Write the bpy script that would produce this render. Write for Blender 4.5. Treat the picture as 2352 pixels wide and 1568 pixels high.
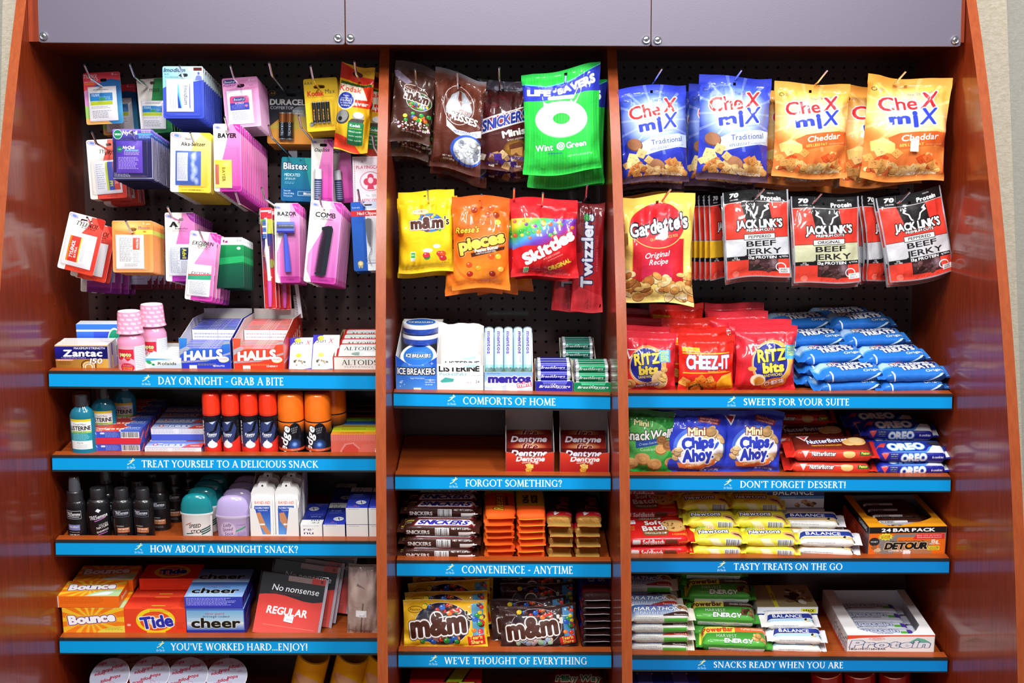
import bpy,bmesh,math,random
import numpy as np
from mathutils import Vector,Matrix,noise
random.seed(7)
for o in list(bpy.data.objects):bpy.data.objects.remove(o)
C=bpy.context.scene
COL=C.collection
# ---------------------------------------------------------------- camera
F=3200.0
CAM=Vector((0,-3.245,1.55))
PITCH,YAW=math.atan(284/F),math.atan(24/F)
cam=bpy.data.objects.new('camera',bpy.data.cameras.new('camera'));COL.objects.link(cam)
cam.data.sensor_width=36;cam.data.lens=F/2352*36;cam.data.clip_start=.05;cam.data.clip_end=50
cam.location=CAM
RM=Matrix.Rotation(-YAW,3,'Z') @ Matrix.Rotation(math.pi/2-PITCH,3,'X')
cam.rotation_euler=RM.to_euler()
C.camera=cam
C.view_settings.view_transform='Standard';C.view_settings.look='None'
C.view_settings.gamma=1;C.view_settings.use_curve_mapping=False
C.view_settings.exposure=-.06
# ---------------------------------------------------------------- world and lights
wd=bpy.data.worlds.new('room_light');C.world=wd;wd.use_nodes=True
wd.node_tree.nodes['Background'].inputs[0].default_value=(.93,.96,1,1)
wd.node_tree.nodes['Background'].inputs[1].default_value=.27
def area(name,loc,tgt,sx,sy,e,col=(1,1,1)):
    l=bpy.data.lights.new(name,'AREA');l.shape='RECTANGLE';l.size=sx;l.size_y=sy;l.energy=e;l.color=col
    o=bpy.data.objects.new(name,l);COL.objects.link(o);o.location=loc
    o.rotation_euler=(Vector(tgt)-Vector(loc)).to_track_quat('-Z','Y').to_euler()
    o['label']=name.replace('_',' ')+' above the shop floor, outside the frame';o['category']='lamp'
    return o
area('ceiling_light_left',(-.75,-2.35,3.05),(0,-.2,1.2),.4,.4,45)
area('ceiling_light_right',(.95,-2.35,3.05),(0,-.2,1.2),.4,.4,45)
area('ceiling_light_middle',(.1,-3.3,3.0),(0,-.2,1.2),.5,.35,42)
area('ceiling_bounce_strip',(0,-1.32,3.0),(0,-.6,1.0),2.1,.26,30)  # area added as ceiling bounce: mirrors in the divider edges, fills item tops

def ray(px,py):
    return RM @ Vector(((px-1176)/F,-(py-784)/F,-1))
def P(px,py,Y):
    d=ray(px,py);t=(Y-CAM.y)/d.y
    return CAM + d*t
def SC(Y,py=700):            # pixels per metre on the plane at depth Y
    return F/((RM.inverted() @ (P(1152,py,Y)-CAM)).z*-1)
# ---------------------------------------------------------------- drawing the flat print of the packets
EM=56;ASC=50;ROWS=72
def tri_mask(tris,W,H):
    m=np.zeros((H,W),np.float32)
    for t in tris:
        x0=max(int(t[:,0].min())-1,0);x1=min(int(t[:,0].max())+2,W)
        y0=max(int(t[:,1].min())-1,0);y1=min(int(t[:,1].max())+2,H)
        if x1 <= x0 or y1 <= y0:continue
        X,Y=np.meshgrid(np.arange(x0,x1)+.5,np.arange(y0,y1)+.5)
        a,b,c=t
        d=(b[0]-a[0])*(c[1]-a[1])-(b[1]-a[1])*(c[0]-a[0])
        if abs(d)<1e-9:continue
        s=((X-a[0])*(c[1]-a[1])-(Y-a[1])*(c[0]-a[0]))/d
        r=((b[0]-a[0])*(Y-a[1])-(b[1]-a[1])*(X-a[0]))/d
        m[y0:y1,x0:x1]=np.maximum(m[y0:y1,x0:x1],(s >= -1e-4) & (r >= -1e-4) & (s+r <= 1.0001))
    return m
_gl={}
_fc=bpy.data.curves.new('lettering','FONT');_fo=bpy.data.objects.new('lettering',_fc);COL.objects.link(_fo)
_fc.resolution_u=3
def _raw(ch):
    _fc.body=ch
    dg=bpy.context.evaluated_depsgraph_get();dg.update()
    me=_fo.evaluated_get(dg).to_mesh()
    me.calc_loop_triangles()
    co=np.array([v.co[:2] for v in me.vertices]) if len(me.vertices) else np.zeros((0,2))
    tr=[co[list(t.vertices)] for t in me.loop_triangles]
    _fo.evaluated_get(dg).to_mesh_clear()
    return co,tr
_co,_=_raw('H');CAPH=_co[:,1].max();HW=_co[:,0].max()-_co[:,0].min()
def glyph(ch,font=0):
    k=(ch,font)
    if k in _gl:return _gl[k]
    if font==1:
        g=serif(ch)
    elif ch==' ':
        g=np.zeros((ROWS,14),np.float32)
    else:
        co,tr=_raw(ch)
        s=46/CAPH
        if len(co)==0:g=np.zeros((ROWS,14),np.float32)
        else:
            x0=co[:,0].min();adv=(co[:,0].max()-x0)*s+6
            W=int(adv)+1
            ss=2
            tt=[np.stack([((t[:,0]-x0)*s+3)*ss,(ASC+2-t[:,1]*s)*ss],1) for t in tr]
            m=tri_mask(tt,W*ss,ROWS*ss)
            g=m.reshape(ROWS,ss,W,ss).mean((1,3))
    _gl[k]=g
    return g
def serif(ch):                # roman capitals with thick and thin strokes, cap height 1
    T,t,q=.125,.05,.04
    R=[];w=.8
    def sf(x,y,a=.1):R.append(('r',x-a,y if y<.5 else y-q,x+a,y+q if y<.5 else y))
    def st(x,y0=0,y1=1,s=1):
        R.append(('r',x-T/2,y0,x+T/2,y1))
        if s:sf(x,0,.13);sf(x,1,.13)
    def ln(*a):R.append(('l',)+a)
    def bowl(cx,cy,rx,ry,*clip):R.append(('o',cx,cy,rx,ry,T,t)+clip)
    if ch=='A':w=.86;ln(.12,0,.43,1,t);ln(.43,1,.76,0,T);R.append(('r',.24,.33,.62,.33+t));sf(.12,0);sf(.76,0,.12)
    elif ch=='B':w=.68;st(.17);bowl(.25,.76,.3,.24,.25,9,-9,9);bowl(.25,.27,.36,.27,.25,9,-9,9);R.append(('r',.17,.5,.3,.5+t))
    elif ch=='C':w=.86;R.append(('o',.48,.5,.44,.51,T,t,-9,.72,-9,9));R.append(('r',.7,.7,.74,.95));
    elif ch=='D':w=.9;st(.17);bowl(.3,.5,.53,.5,.3,9,-9,9);R.append(('r',.17,0,.32,q));R.append(('r',.17,1-q,.32,1))
    elif ch=='E':w=.62;st(.17);R+=[('r',.17,0,.56,q),('r',.17,1-q,.53,1),('r',.17,.5,.45,.5+q),('r',.52,0,.56,.16),('r',.49,.85,.53,1),('r',.42,.43,.45,.6)]
    elif ch=='F':w=.58;st(.17);R+=[('r',.17,1-q,.53,1),('r',.17,.5,.45,.5+q),('r',.49,.85,.53,1),('r',.42,.43,.45,.6)]
    elif ch=='G':w=.92;R.append(('o',.48,.5,.44,.51,T,t,-9,.74,-9,9));R.append(('r',.7,.7,.74,.95));R.append(('r',.68,.03,.8,.42));sf(.74,.42,.12)
    elif ch=='H':w=.92;st(.17);st(.73);R.append(('r',.17,.48,.73,.48+t))
    elif ch=='I':w=.36;st(.18)
    elif ch=='J':w=.4;R.append(('r',.14,-.1,.14+T,1));sf(.2,1,.13);ln(.2,-.1,.02,-.2,t)
    elif ch=='K':w=.84;st(.17);ln(.2,.45,.64,1,t);ln(.3,.55,.72,0,T);sf(.62,1);sf(.72,0)
    elif ch=='L':w=.62;st(.17);R+=[('r',.17,0,.57,q),('r',.53,0,.57,.18)]
    elif ch=='M':w=1.04;ln(.15,0,.21,1,t);ln(.21,1,.52,.04,T);ln(.52,.04,.82,1,t);ln(.84,1,.89,0,T);sf(.14,0);sf(.89,0);sf(.18,1,.06);sf(.86,1,.07)
    elif ch=='N':w=.94;ln(.16,0,.16,1,t);ln(.16,1,.78,0,T);ln(.78,0,.78,1,t);sf(.16,0);sf(.14,1,.08);sf(.78,1)
    elif ch=='O':w=.98;bowl(.49,.5,.46,.51,-9,9,-9,9)
    elif ch=='P':w=.64;st(.17);bowl(.25,.73,.34,.27,.25,9,-9,9)
    elif ch=='R':w=.74;st(.17);bowl(.25,.74,.32,.26,.25,9,-9,9);R.append(('r',.17,.48,.3,.48+t));ln(.34,.52,.68,0,T);sf(.68,0,.08)
    elif ch=='S':w=.6;bowl(.29,.75,.23,.26,-9,.3,-9,9);bowl(.29,.75,.23,.26,.29,.5,.82,9);bowl(.29,.25,.25,.26,.28,9,-9,9);bowl(.29,.25,.25,.26,-9,.29,-9,.16);ln(.12,.66,.47,.36,T)
    elif ch=='T':w=.78;st(.39,0,1,0);sf(.39,0,.13);R+=[('r',.04,1-q,.74,1),('r',.04,.82,.08,1),('r',.7,.82,.74,1)]
    elif ch=='U':w=.88;R+=[('r',.12,.35,.12+T,1),('r',.7,.35,.7+t,1)];R.append(('o',.435,.36,.315,.37,T*.9,t,-9,9,-9,.36));sf(.18,1,.12);sf(.72,1)
    elif ch=='V':w=.84;ln(.1,1,.43,0,T);ln(.43,0,.73,1,t);sf(.1,1);sf(.73,1)
    elif ch=='W':w=1.2;ln(.1,1,.36,0,T);ln(.36,0,.6,1,t);ln(.6,1,.84,0,T);ln(.84,0,1.08,1,t);sf(.1,1);sf(.6,1);sf(1.08,1)
    elif ch=='X':w=.8;ln(.12,1,.68,0,T);ln(.68,1,.12,0,t);sf(.12,1);sf(.68,0);sf(.68,1);sf(.12,0)
    elif ch=='Y':w=.78;ln(.08,1,.39,.48,T);ln(.39,.48,.68,1,t);R.append(('r',.39-T/2,0,.39+T/2,.5));sf(.39,0,.12);sf(.08,1);sf(.68,1)
    elif ch=="'":w=.24;R.append(('r',.08,.72,.17,1))
    elif ch=='!':w=.32;R+=[('l',.16,1,.16,.25,T),('e',.16,.06,.075)]
    elif ch=='.':w=.24;R.append(('e',.12,.06,.07))
    elif ch=='-':w=.4;R.append(('r',.06,.36,.34,.44))
    elif ch=='?':w=.54;R.append(('o',.26,.78,.22,.24,T*.9,t,-9,9,.68,9));ln(.42,.72,.26,.3,t*1.6);R.append(('e',.26,.06,.075))
    else:w=.32
    S=46;W=int(w*S)+2;ss=3
    X,Y=np.meshgrid((np.arange(W*ss)+.5)/ss/S,(ASC+2-(np.arange(ROWS*ss)+.5)/ss)/S)
    m=np.zeros(X.shape,bool)
    for p in R:
        if p[0]=='r':m |= (X >= p[1]) & (X <= p[3]) & (Y >= p[2]) & (Y <= p[4])
        elif p[0]=='e':m |= (X-p[1])**2+(Y-p[2])**2<p[3]**2
        elif p[0]=='l':
            x0,y0,x1,y1,wd_=p[1:]
            if y0>y1:x0,y0,x1,y1=x1,y1,x0,y0
            xc=x0+(x1-x0)*(Y-y0)/(y1-y0+1e-6)
            m |= (Y >= y0) & (Y <= y1) & (abs(X-xc) <= wd_/2*math.hypot(1,(x1-x0)/(y1-y0+1e-6)))
        else:
            cx,cy,rx,ry,TT,tt,xa,xb,ya,yb=p[1:]
            m |= (((X-cx)/rx)**2+((Y-cy)/ry)**2 <= 1) & (((X-cx)/(rx-TT))**2+((Y-cy)/(ry-tt))**2 >= 1) & (X >= xa) & (X <= xb) & (Y >= ya) & (Y <= yb)
    return m.astype(np.float32).reshape(ROWS,ss,W,ss).mean((1,3))
def dil(m,r):
    if r <= 0:return m
    n=int(math.ceil(r));o=m.copy();H,W=m.shape
    for dy in range(-n,n+1):
        for dx in range(-n,n+1):
            d=math.hypot(dx,dy)
            if d>r+.35 or (dx==0 and dy==0):continue
            s=np.zeros_like(m)
            s[max(dy,0):H+min(dy,0),max(dx,0):W+min(dx,0)]=m[max(-dy,0):H+min(-dy,0),max(-dx,0):W+min(-dx,0)]
            o=np.maximum(o,s)
    return o
def hexc(c):
    if isinstance(c,str):
        return np.array([int(c[i:i+2],16)/255 for i in (0,2,4)],np.float32)
    return np.array(c,np.float32)
class Art:
    def __init__(s,w,h,bg='ffffff',k=2.0):
        s.w,s.h,s.k=w,h,k
        s.W,s.H=max(8,int(w*k)),max(8,int(h*k))
        s.a=np.empty((s.H,s.W,3),np.float32);s.a[:]=hexc(bg)
        s.rng=random.Random(int(w*31+h))
    def _box(s,x0,y0,x1,y1):
        k=s.k
        a,b=max(int(x0*k)-1,0),min(int(x1*k)+2,s.W);c,d=max(int(y0*k)-1,0),min(int(y1*k)+2,s.H)
        if b <= a or d <= c:return None
        X,Y=np.meshgrid((np.arange(a,b)+.5)/k,(np.arange(c,d)+.5)/k)
        return X,Y,(slice(c,d),slice(a,b))
    def _put(s,sl,al,c):
        s.a[sl]=s.a[sl]*(1-al[...,None])+hexc(c)*al[...,None]
    def rect(s,x0,y0,x1,y1,c,r=0,a=1.):
        B=s._box(x0,y0,x1,y1)
        if B is None:return s
        X,Y,sl=B
        r=min(r,(x1-x0)/2,(y1-y0)/2)
        qx=abs(X-(x0+x1)/2)-(x1-x0)/2+r;qy=abs(Y-(y0+y1)/2)-(y1-y0)/2+r
        d=np.hypot(np.maximum(qx,0),np.maximum(qy,0))+np.minimum(np.maximum(qx,qy),0)-r
        s._put(sl,np.clip(.5-d*s.k,0,1)*a,c);return s
    def ell(s,cx,cy,rx,ry,c,a=1.,rot=0,ring=0):
        R=max(rx,ry)
        B=s._box(cx-R,cy-R,cx+R,cy+R)
        if B is None:return s
        X,Y,sl=B
        t=math.radians(rot);u=(X-cx)*math.cos(t)+(Y-cy)*math.sin(t);v=-(X-cx)*math.sin(t)+(Y-cy)*math.cos(t)
        q=np.sqrt((u/rx)**2+(v/ry)**2)
        al=np.clip(.5-(q-1)*min(rx,ry)*s.k,0,1)
        if ring:
            q2=np.sqrt((u/max(rx-ring,.1))**2+(v/max(ry-ring,.1))**2)
            al=al*(1-np.clip(.5-(q2-1)*min(rx,ry)*s.k,0,1))
        s._put(sl,al*a,c);return s
    def poly(s,pts,c,a=1.):
        xs=[p[0] for p in pts];ys=[p[1] for p in pts]
        B=s._box(min(xs),min(ys),max(xs),max(ys))
        if B is None:return s
        X,Y,sl=B
        al=np.zeros(X.shape,np.float32)
        for ox,oy in ((-.25,-.25),(.25,-.25),(-.25,.25),(.25,.25)):
            x=X+ox/s.k;y=Y+oy/s.k;ins=np.zeros(X.shape,bool)
            for i in range(len(pts)):
                (x0,y0),(x1,y1)=pts[i],pts[i-1]
                if y0==y1:continue
                ins ^= ((y0>y) != (y1>y)) & (x<(x1-x0)*(y-y0)/(y1-y0)+x0)
            al+=ins*.25
        s._put(sl,al*a,c);return s
    def grad(s,x0,y0,x1,y1,c0,c1,dirn=(0,1),p=1.,a=1.):
        B=s._box(x0,y0,x1-1/s.k,y1-1/s.k)
        if B is None:return s
        X,Y,sl=B
        t=((X-x0)/(x1-x0)*dirn[0]+(Y-y0)/(y1-y0)*dirn[1])
        if dirn[0]<0:t=t+1
        t=np.clip(t,0,1)**p
        col=hexc(c0)*(1-t[...,None])+hexc(c1)*t[...,None]
        s.a[sl]=s.a[sl]*(1-a)+col*a;return s
    def glow(s,cx,cy,rx,ry,c,a=1.,p=1.5):
        B=s._box(cx-rx,cy-ry,cx+rx,cy+ry)
        if B is None:return s
        X,Y,sl=B
        q=np.sqrt(((X-cx)/rx)**2+((Y-cy)/ry)**2)
        s._put(sl,np.clip(1-q,0,1)**(1/p)*a,c);return s
    def lines(s,x0,y0,x1,y1,n,c='555555',a=.7,t=.35):
        dy=(y1-y0)/n
        for i in range(n):
            x=x0;y=y0+i*dy;e=x1-s.rng.random()*(x1-x0)*.25
            while x<e:
                l=s.rng.uniform(2,7)
                s.rect(x,y,min(x+l,e),y+dy*t,c,0,a);x+=l+1.2
        return s
    def bar(s,x0,y0,x1,y1,v=False,bg='ffffff',c='111111'):
        s.rect(x0,y0,x1,y1,bg)
        p=(y0 if v else x0)+1;e=(y1 if v else x1)-1
        while p<e:
            l=s.rng.choice((.6,.9,1.4))
            if v:s.rect(x0+1,p,x1-1,min(p+l,e),c)
            else:s.rect(p,y0+1,min(p+l,e),y1-2.5,c)
            p+=l+s.rng.choice((.7,1.,1.5))
        return s
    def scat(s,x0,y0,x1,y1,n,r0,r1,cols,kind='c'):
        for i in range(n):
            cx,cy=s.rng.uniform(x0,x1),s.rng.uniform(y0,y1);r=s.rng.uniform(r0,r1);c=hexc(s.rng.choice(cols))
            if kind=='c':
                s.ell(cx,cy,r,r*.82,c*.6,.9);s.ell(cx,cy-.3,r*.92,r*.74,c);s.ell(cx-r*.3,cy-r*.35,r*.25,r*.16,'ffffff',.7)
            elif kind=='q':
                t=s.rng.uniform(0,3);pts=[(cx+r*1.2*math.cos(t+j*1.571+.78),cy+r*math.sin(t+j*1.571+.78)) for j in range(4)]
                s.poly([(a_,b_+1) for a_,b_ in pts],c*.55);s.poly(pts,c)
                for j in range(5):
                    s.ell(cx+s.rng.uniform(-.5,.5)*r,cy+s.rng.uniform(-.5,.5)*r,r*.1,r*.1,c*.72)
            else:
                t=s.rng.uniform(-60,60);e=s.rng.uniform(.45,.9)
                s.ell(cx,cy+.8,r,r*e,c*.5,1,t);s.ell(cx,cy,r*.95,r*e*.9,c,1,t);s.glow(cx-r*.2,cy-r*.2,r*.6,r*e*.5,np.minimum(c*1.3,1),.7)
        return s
    def text(s,t,x,y,h,c='000000',o=None,ow=1.2,b=0.,sh=0.,rot=0.,w=None,f=0,arc=0.,o2=None,o2w=2.2,sp=0,vs=0.):
        pad=12
        gs=[]
        for ch in t:
            gs.append(glyph(ch,f))
            if sp:gs.append(np.zeros((ROWS,max(0,int(sp))),np.float32))
        m=np.concatenate([np.zeros((ROWS,pad),np.float32)]+gs+[np.zeros((ROWS,pad),np.float32)],1)
        m=np.pad(m,((pad,pad),(0,0)))
        sy=h/46.
        sx=sy if w is None else w/max(1,m.shape[1]-2*pad)
        msc=math.sqrt(sx*sy)
        if b:m=dil(m,b*46)
        lay=[(m,c)]
        if o is not None:lay.insert(0,(dil(m,min(ow/msc,11)),o))
        if o2 is not None:lay.insert(0,(dil(m,min(o2w/msc,12)),o2))
        Hm,Wm=m.shape
        cx,cy=Wm/2,pad+ASC+2-23
        hw=Wm/2*sx+abs(sh)*h+2;hh=(Hm/2)*sy+2+abs(arc)*hw+abs(vs)*h
        th=math.radians(rot);R_=abs(hw*math.cos(th))+abs(hh*math.sin(th));Q_=abs(hw*math.sin(th))+abs(hh*math.cos(th))
        B=s._box(x-R_,y-Q_,x+R_,y+Q_)
        if B is None:return s
        X,Y,sl=B
        u=(X-x)*math.cos(th)+(Y-y)*math.sin(th);v=-(X-x)*math.sin(th)+(Y-y)*math.cos(th)
        v=v-arc*(u*u/max(hw,1)-hw*.3)
        if vs:v=v/(1+vs*u/hw)
        u=u+v*sh
        mu=u/sx+cx-.5;mv=v/sy+cy-.5
        i0=np.floor(mu).astype(int);j0=np.floor(mv).astype(int);fu=mu-i0;fv=mv-j0
        ok=(i0 >= 0) & (i0<Wm-1) & (j0 >= 0) & (j0<Hm-1)
        i0=np.clip(i0,0,Wm-2);j0=np.clip(j0,0,Hm-2)
        for mm,cc in lay:
            al=mm[j0,i0]*(1-fu)*(1-fv)+mm[j0,i0+1]*fu*(1-fv)+mm[j0+1,i0]*(1-fu)*fv+mm[j0+1,i0+1]*fu*fv
            s._put(sl,al*ok,cc)
        return s
    def sticker(s,x,y,w,h,t='$1.50',rot=0):
        s.rect(x-w/2,y-h/2,x+w/2,y+h/2,'f4f2f4');s.text(t,x+w*.12,y+h*.1,h*.24,'8888a0');return s
# ---------------------------------------------------------------- materials
_mc={}
def new_mat(name):
    m=bpy.data.materials.new(name);m.use_nodes=True
    return m,m.node_tree,m.node_tree.nodes['Principled BSDF']
def lin(c):
    c=hexc(c);return tuple(np.where(c <= .04045,c/12.92,((c+.055)/1.055)**2.4))+(1,)
def flat(c,rough=.45,metal=0,coat=0,spec=.5):
    k=('flat',str(c),rough,metal,coat,spec)
    if k not in _mc:
        m,nt,p=new_mat('paint_'+str(c))
        p.inputs['Base Color'].default_value=lin(c);p.inputs['Roughness'].default_value=rough;p.inputs['Metallic'].default_value=metal
        p.inputs['Coat Weight'].default_value=coat;p.inputs['Coat Roughness'].default_value=.08
        p.inputs['Specular IOR Level'].default_value=spec
        n=nt.nodes.new('ShaderNodeTexNoise');n.inputs['Scale'].default_value=60;b=nt.nodes.new('ShaderNodeBump');b.inputs['Strength'].default_value=.03;b.inputs['Distance'].default_value=.001
        nt.links.new(n.outputs[0],b.inputs['Height']);nt.links.new(b.outputs[0],p.inputs['Normal'])
        _mc[k]=m
    return _mc[k]
def amat(art,name='print',rough=.42,coat=0.,metal=0.,crinkle=0.):
    m,nt,p=new_mat(name)
    img=bpy.data.images.new(name,art.W,art.H,alpha=False)
    buf=np.ones((art.H,art.W,4),np.float32);buf[...,:3]=np.clip(art.a[::-1],0,1)
    img.pixels.foreach_set(buf.ravel());img.update()
    t=nt.nodes.new('ShaderNodeTexImage');t.image=img;t.extension='EXTEND'
    nt.links.new(t.outputs[0],p.inputs['Base Color'])
    p.inputs['Roughness'].default_value=rough+(.3 if crinkle else .05);p.inputs['Coat Weight'].default_value=coat*(.7 if crinkle else .6);p.inputs['Coat Roughness'].default_value=.06 if crinkle else .1;p.inputs['Specular IOR Level'].default_value=.22
    p.inputs['Metallic'].default_value=metal
    if crinkle:
        tc=nt.nodes.new('ShaderNodeTexCoord')
        n=nt.nodes.new('ShaderNodeTexNoise');n.inputs['Scale'].default_value=38;n.inputs['Detail'].default_value=3;n.inputs['Distortion'].default_value=.7
        nt.links.new(tc.outputs['Object'],n.inputs['Vector'])
        b=nt.nodes.new('ShaderNodeBump');b.inputs['Strength'].default_value=crinkle*1.4;b.inputs['Distance'].default_value=.004
        nt.links.new(n.outputs[0],b.inputs['Height']);nt.links.new(b.outputs[0],p.inputs['Normal'])
    return m
def plastic():                # thin clear film and blisters
    if 'pl' not in _mc:
        m=bpy.data.materials.new('clear_plastic');m.use_nodes=True;nt=m.node_tree;nt.nodes.clear()
        o=nt.nodes.new('ShaderNodeOutputMaterial');mx=nt.nodes.new('ShaderNodeMixShader');tr=nt.nodes.new('ShaderNodeBsdfTransparent');gl=nt.nodes.new('ShaderNodeBsdfGlossy')
        tr.inputs[0].default_value=(.97,.97,.98,1);gl.inputs['Roughness'].default_value=.07
        lw=nt.nodes.new('ShaderNodeLayerWeight');lw.inputs[0].default_value=.12
        ad=nt.nodes.new('ShaderNodeMath');ad.operation='MULTIPLY_ADD';ad.inputs[1].default_value=.7;ad.inputs[2].default_value=.03
        nt.links.new(lw.outputs['Facing'],ad.inputs[0]);nt.links.new(ad.outputs[0],mx.inputs[0])
        nt.links.new(tr.outputs[0],mx.inputs[1]);nt.links.new(gl.outputs[0],mx.inputs[2]);nt.links.new(mx.outputs[0],o.inputs[0])
        _mc['pl']=m
    return _mc['pl']
def wood(name,c0,c1,rough=.2,vertical=True,coat=.6,spec=.5):
    m,nt,p=new_mat(name)
    tc=nt.nodes.new('ShaderNodeTexCoord');mp=nt.nodes.new('ShaderNodeMapping')
    mp.inputs['Scale'].default_value=(14,14,1.2) if vertical else (1.2,14,14)
    n=nt.nodes.new('ShaderNodeTexNoise');n.inputs['Scale'].default_value=9;n.inputs['Detail'].default_value=7;n.inputs['Roughness'].default_value=.7
    r=nt.nodes.new('ShaderNodeValToRGB');r.color_ramp.elements[0].position=.3;r.color_ramp.elements[1].position=.72
    r.color_ramp.elements[0].color=lin(c0);r.color_ramp.elements[1].color=lin(c1)
    nt.links.new(tc.outputs['Object'],mp.inputs[0]);nt.links.new(mp.outputs[0],n.inputs['Vector']);nt.links.new(n.outputs[0],r.inputs[0]);nt.links.new(r.outputs[0],p.inputs['Base Color'])
    p.inputs['Roughness'].default_value=.5;p.inputs['Coat Weight'].default_value=coat;p.inputs['Coat Roughness'].default_value=rough;p.inputs['Specular IOR Level'].default_value=spec
    n2=nt.nodes.new('ShaderNodeTexNoise');n2.inputs['Scale'].default_value=260;b=nt.nodes.new('ShaderNodeBump');b.inputs['Strength'].default_value=.12;b.inputs['Distance'].default_value=.0004
    nt.links.new(tc.outputs['Object'],n2.inputs['Vector']);nt.links.new(n2.outputs[0],b.inputs['Height']);nt.links.new(b.outputs[0],p.inputs['Normal'])
    nt.links.new(b.outputs[0],p.inputs['Coat Normal'])
    return m
# ---------------------------------------------------------------- mesh building
class MB:
    def __init__(s):s.v=[];s.f=[];s.m=[];s.uv=[];s.mats=[];s.sm=[]
    def mi(s,mat):
        if mat not in s.mats:s.mats.append(mat)
        return s.mats.index(mat)
    def face(s,pts,mat,uv=None,smooth=False):
        b=len(s.v);s.v+=[tuple(p) for p in pts];s.f.append(list(range(b,b+len(pts))));s.m.append(s.mi(mat));s.sm.append(smooth)
        s.uv.append(uv or [(.5,.5)]*len(pts))
    def grid(s,rows,mat,uvs,smooth=True,skip=None,flip=False,closed=False):
        b=len(s.v);nr=len(rows);nc=len(rows[0])
        for r in rows:s.v+=[tuple(p) for p in r]
        k=s.mi(mat)
        for i in range(nr-1):
            for j in range(nc if closed else nc-1):
                if skip and skip(i,j):continue
                j2=(j+1) % nc
                f=[b+i*nc+j,b+i*nc+j2,b+(i+1)*nc+j2,b+(i+1)*nc+j];u=[uvs[i][j],uvs[i][j+1 if closed else j2],uvs[i+1][j+1 if closed else j2],uvs[i+1][j]]
                if flip:f.reverse();u.reverse()
                s.f.append(f);s.m.append(k);s.sm.append(smooth);s.uv.append(u)
        return s
    def box(s,x0,x1,y0,y1,z0,z1,base,lo=0,**fm):
        U=[(0,0),(1,0),(1,1),(0,1)];V=[(0,-lo),(1,-lo),(1,1),(0,1)]
        g=lambda n:fm.get(n,base)
        s.face([(x0,y0,z0),(x1,y0,z0),(x1,y0,z1),(x0,y0,z1)],g('front'),V)
        s.face([(x0,y0,z1),(x1,y0,z1),(x1,y1,z1),(x0,y1,z1)],g('top'),U)
        s.face([(x1,y0,z0),(x1,y1,z0),(x1,y1,z1),(x1,y0,z1)],g('right'),U)
        s.face([(x0,y1,z0),(x0,y0,z0),(x0,y0,z1),(x0,y1,z1)],g('left'),U)
        s.face([(x1,y1,z0),(x0,y1,z0),(x0,y1,z1),(x1,y1,z1)],g('back'),U)
        s.face([(x0,y1,z0),(x1,y1,z0),(x1,y0,z0),(x0,y0,z0)],g('bottom'),U)
        return s
    def prism(s,pts,y0,y1,front,side,back=None,W=None,H=None,mtx=None,ox=None,oz=None):
        """polygon in x-z, extruded along y"""
        xs=[p[0] for p in pts];zs=[p[1] for p in pts]
        ox=min(xs) if ox is None else ox;oz=min(zs) if oz is None else oz
        W=W or max(xs)-ox;H=H or max(zs)-oz
        tf=(lambda p:mtx @ Vector(p)) if mtx else (lambda p:p)
        uv=[((x-ox)/W,(z-oz)/H) for x,z in pts]
        s.face([tf((x,y0,z)) for x,z in pts],front,uv)
        s.face([tf((x,y1,z)) for x,z in reversed(pts)],back or side,uv[::-1])
        n=len(pts)
        for i in range(n):
            (a,b),(c,d)=pts[i],pts[(i+1) % n]
            s.face([tf((a,y0,b)),tf((a,y1,b)),tf((c,y1,d)),tf((c,y0,d))],side)
        return s
    def lathe(s,prof,mat_of,n=28,sx=1,sy=1,cx=0,cy=0,z0=0,uvz=None,u_span=.5,lean=0):
        """prof: (r, z) list; mat_of(i) gives the material of band i; u=0..1 covers the camera side"""
        zmin,zmax=uvz or (min(p[1] for p in prof),max(p[1] for p in prof))
        for i in range(len(prof)-1):
            (r0,a),(r1,b)=prof[i],prof[i+1]
            rows=[];uvs=[]
            for r,z in ((r0,a),(r1,b)):
                row=[];ur=[]
                for j in range(n+1):
                    t=2*math.pi*j/n
                    if j<n:row.append((cx+r*sx*math.sin(t),cy-r*sy*math.cos(t),z0+z))
                    tt=t if t <= math.pi else t-2*math.pi
                    if j==n//2 and n % 2==0:tt=math.pi
                    u=.5+tt/(2*math.pi*u_span)
                    ur.append((u,(z-zmin)/max(zmax-zmin,1e-6)))
                rows.append(row);uvs.append(ur)
            s.grid(rows,mat_of(i),uvs,smooth=abs(a-b)>1e-5 or True,closed=True)
        return s
    def build(s,name,parent=None,sharp=40,merge=True):
        me=bpy.data.meshes.new(name);me.from_pydata(s.v,[],s.f)
        for m in s.mats:me.materials.append(m)
        me.polygons.foreach_set('material_index',s.m)
        me.polygons.foreach_set('use_smooth',s.sm)
        ul=me.uv_layers.new(name='UVMap');ul.data.foreach_set('uv',[c for f in s.uv for p in f for c in p])
        if merge:
            bm=bmesh.new();bm.from_mesh(me);bmesh.ops.remove_doubles(bm,verts=bm.verts,dist=1e-6)
            for e in bm.edges:
                if len(e.link_faces)==2 and e.calc_face_angle(0)>math.radians(sharp):e.smooth=False
            bm.to_mesh(me);bm.free()
        me.update()
        o=bpy.data.objects.new(name,me);COL.objects.link(o)
        if parent:o.parent=parent
        return o
LABELS=set()
def root(name,label,cat,mtx=None,group=None):
    o=bpy.data.objects.new(name,None);COL.objects.link(o);o.empty_display_size=.02
    tag(o,label,cat,group)
    if mtx is not None:o.matrix_world=mtx
    return o
def tag(o,label,cat,group=None):
    if label in LABELS:print('DUP LABEL',label)
    LABELS.add(label)
    o['label']=label;o['category']=cat
    if group:o['group']=group
    return o
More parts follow.
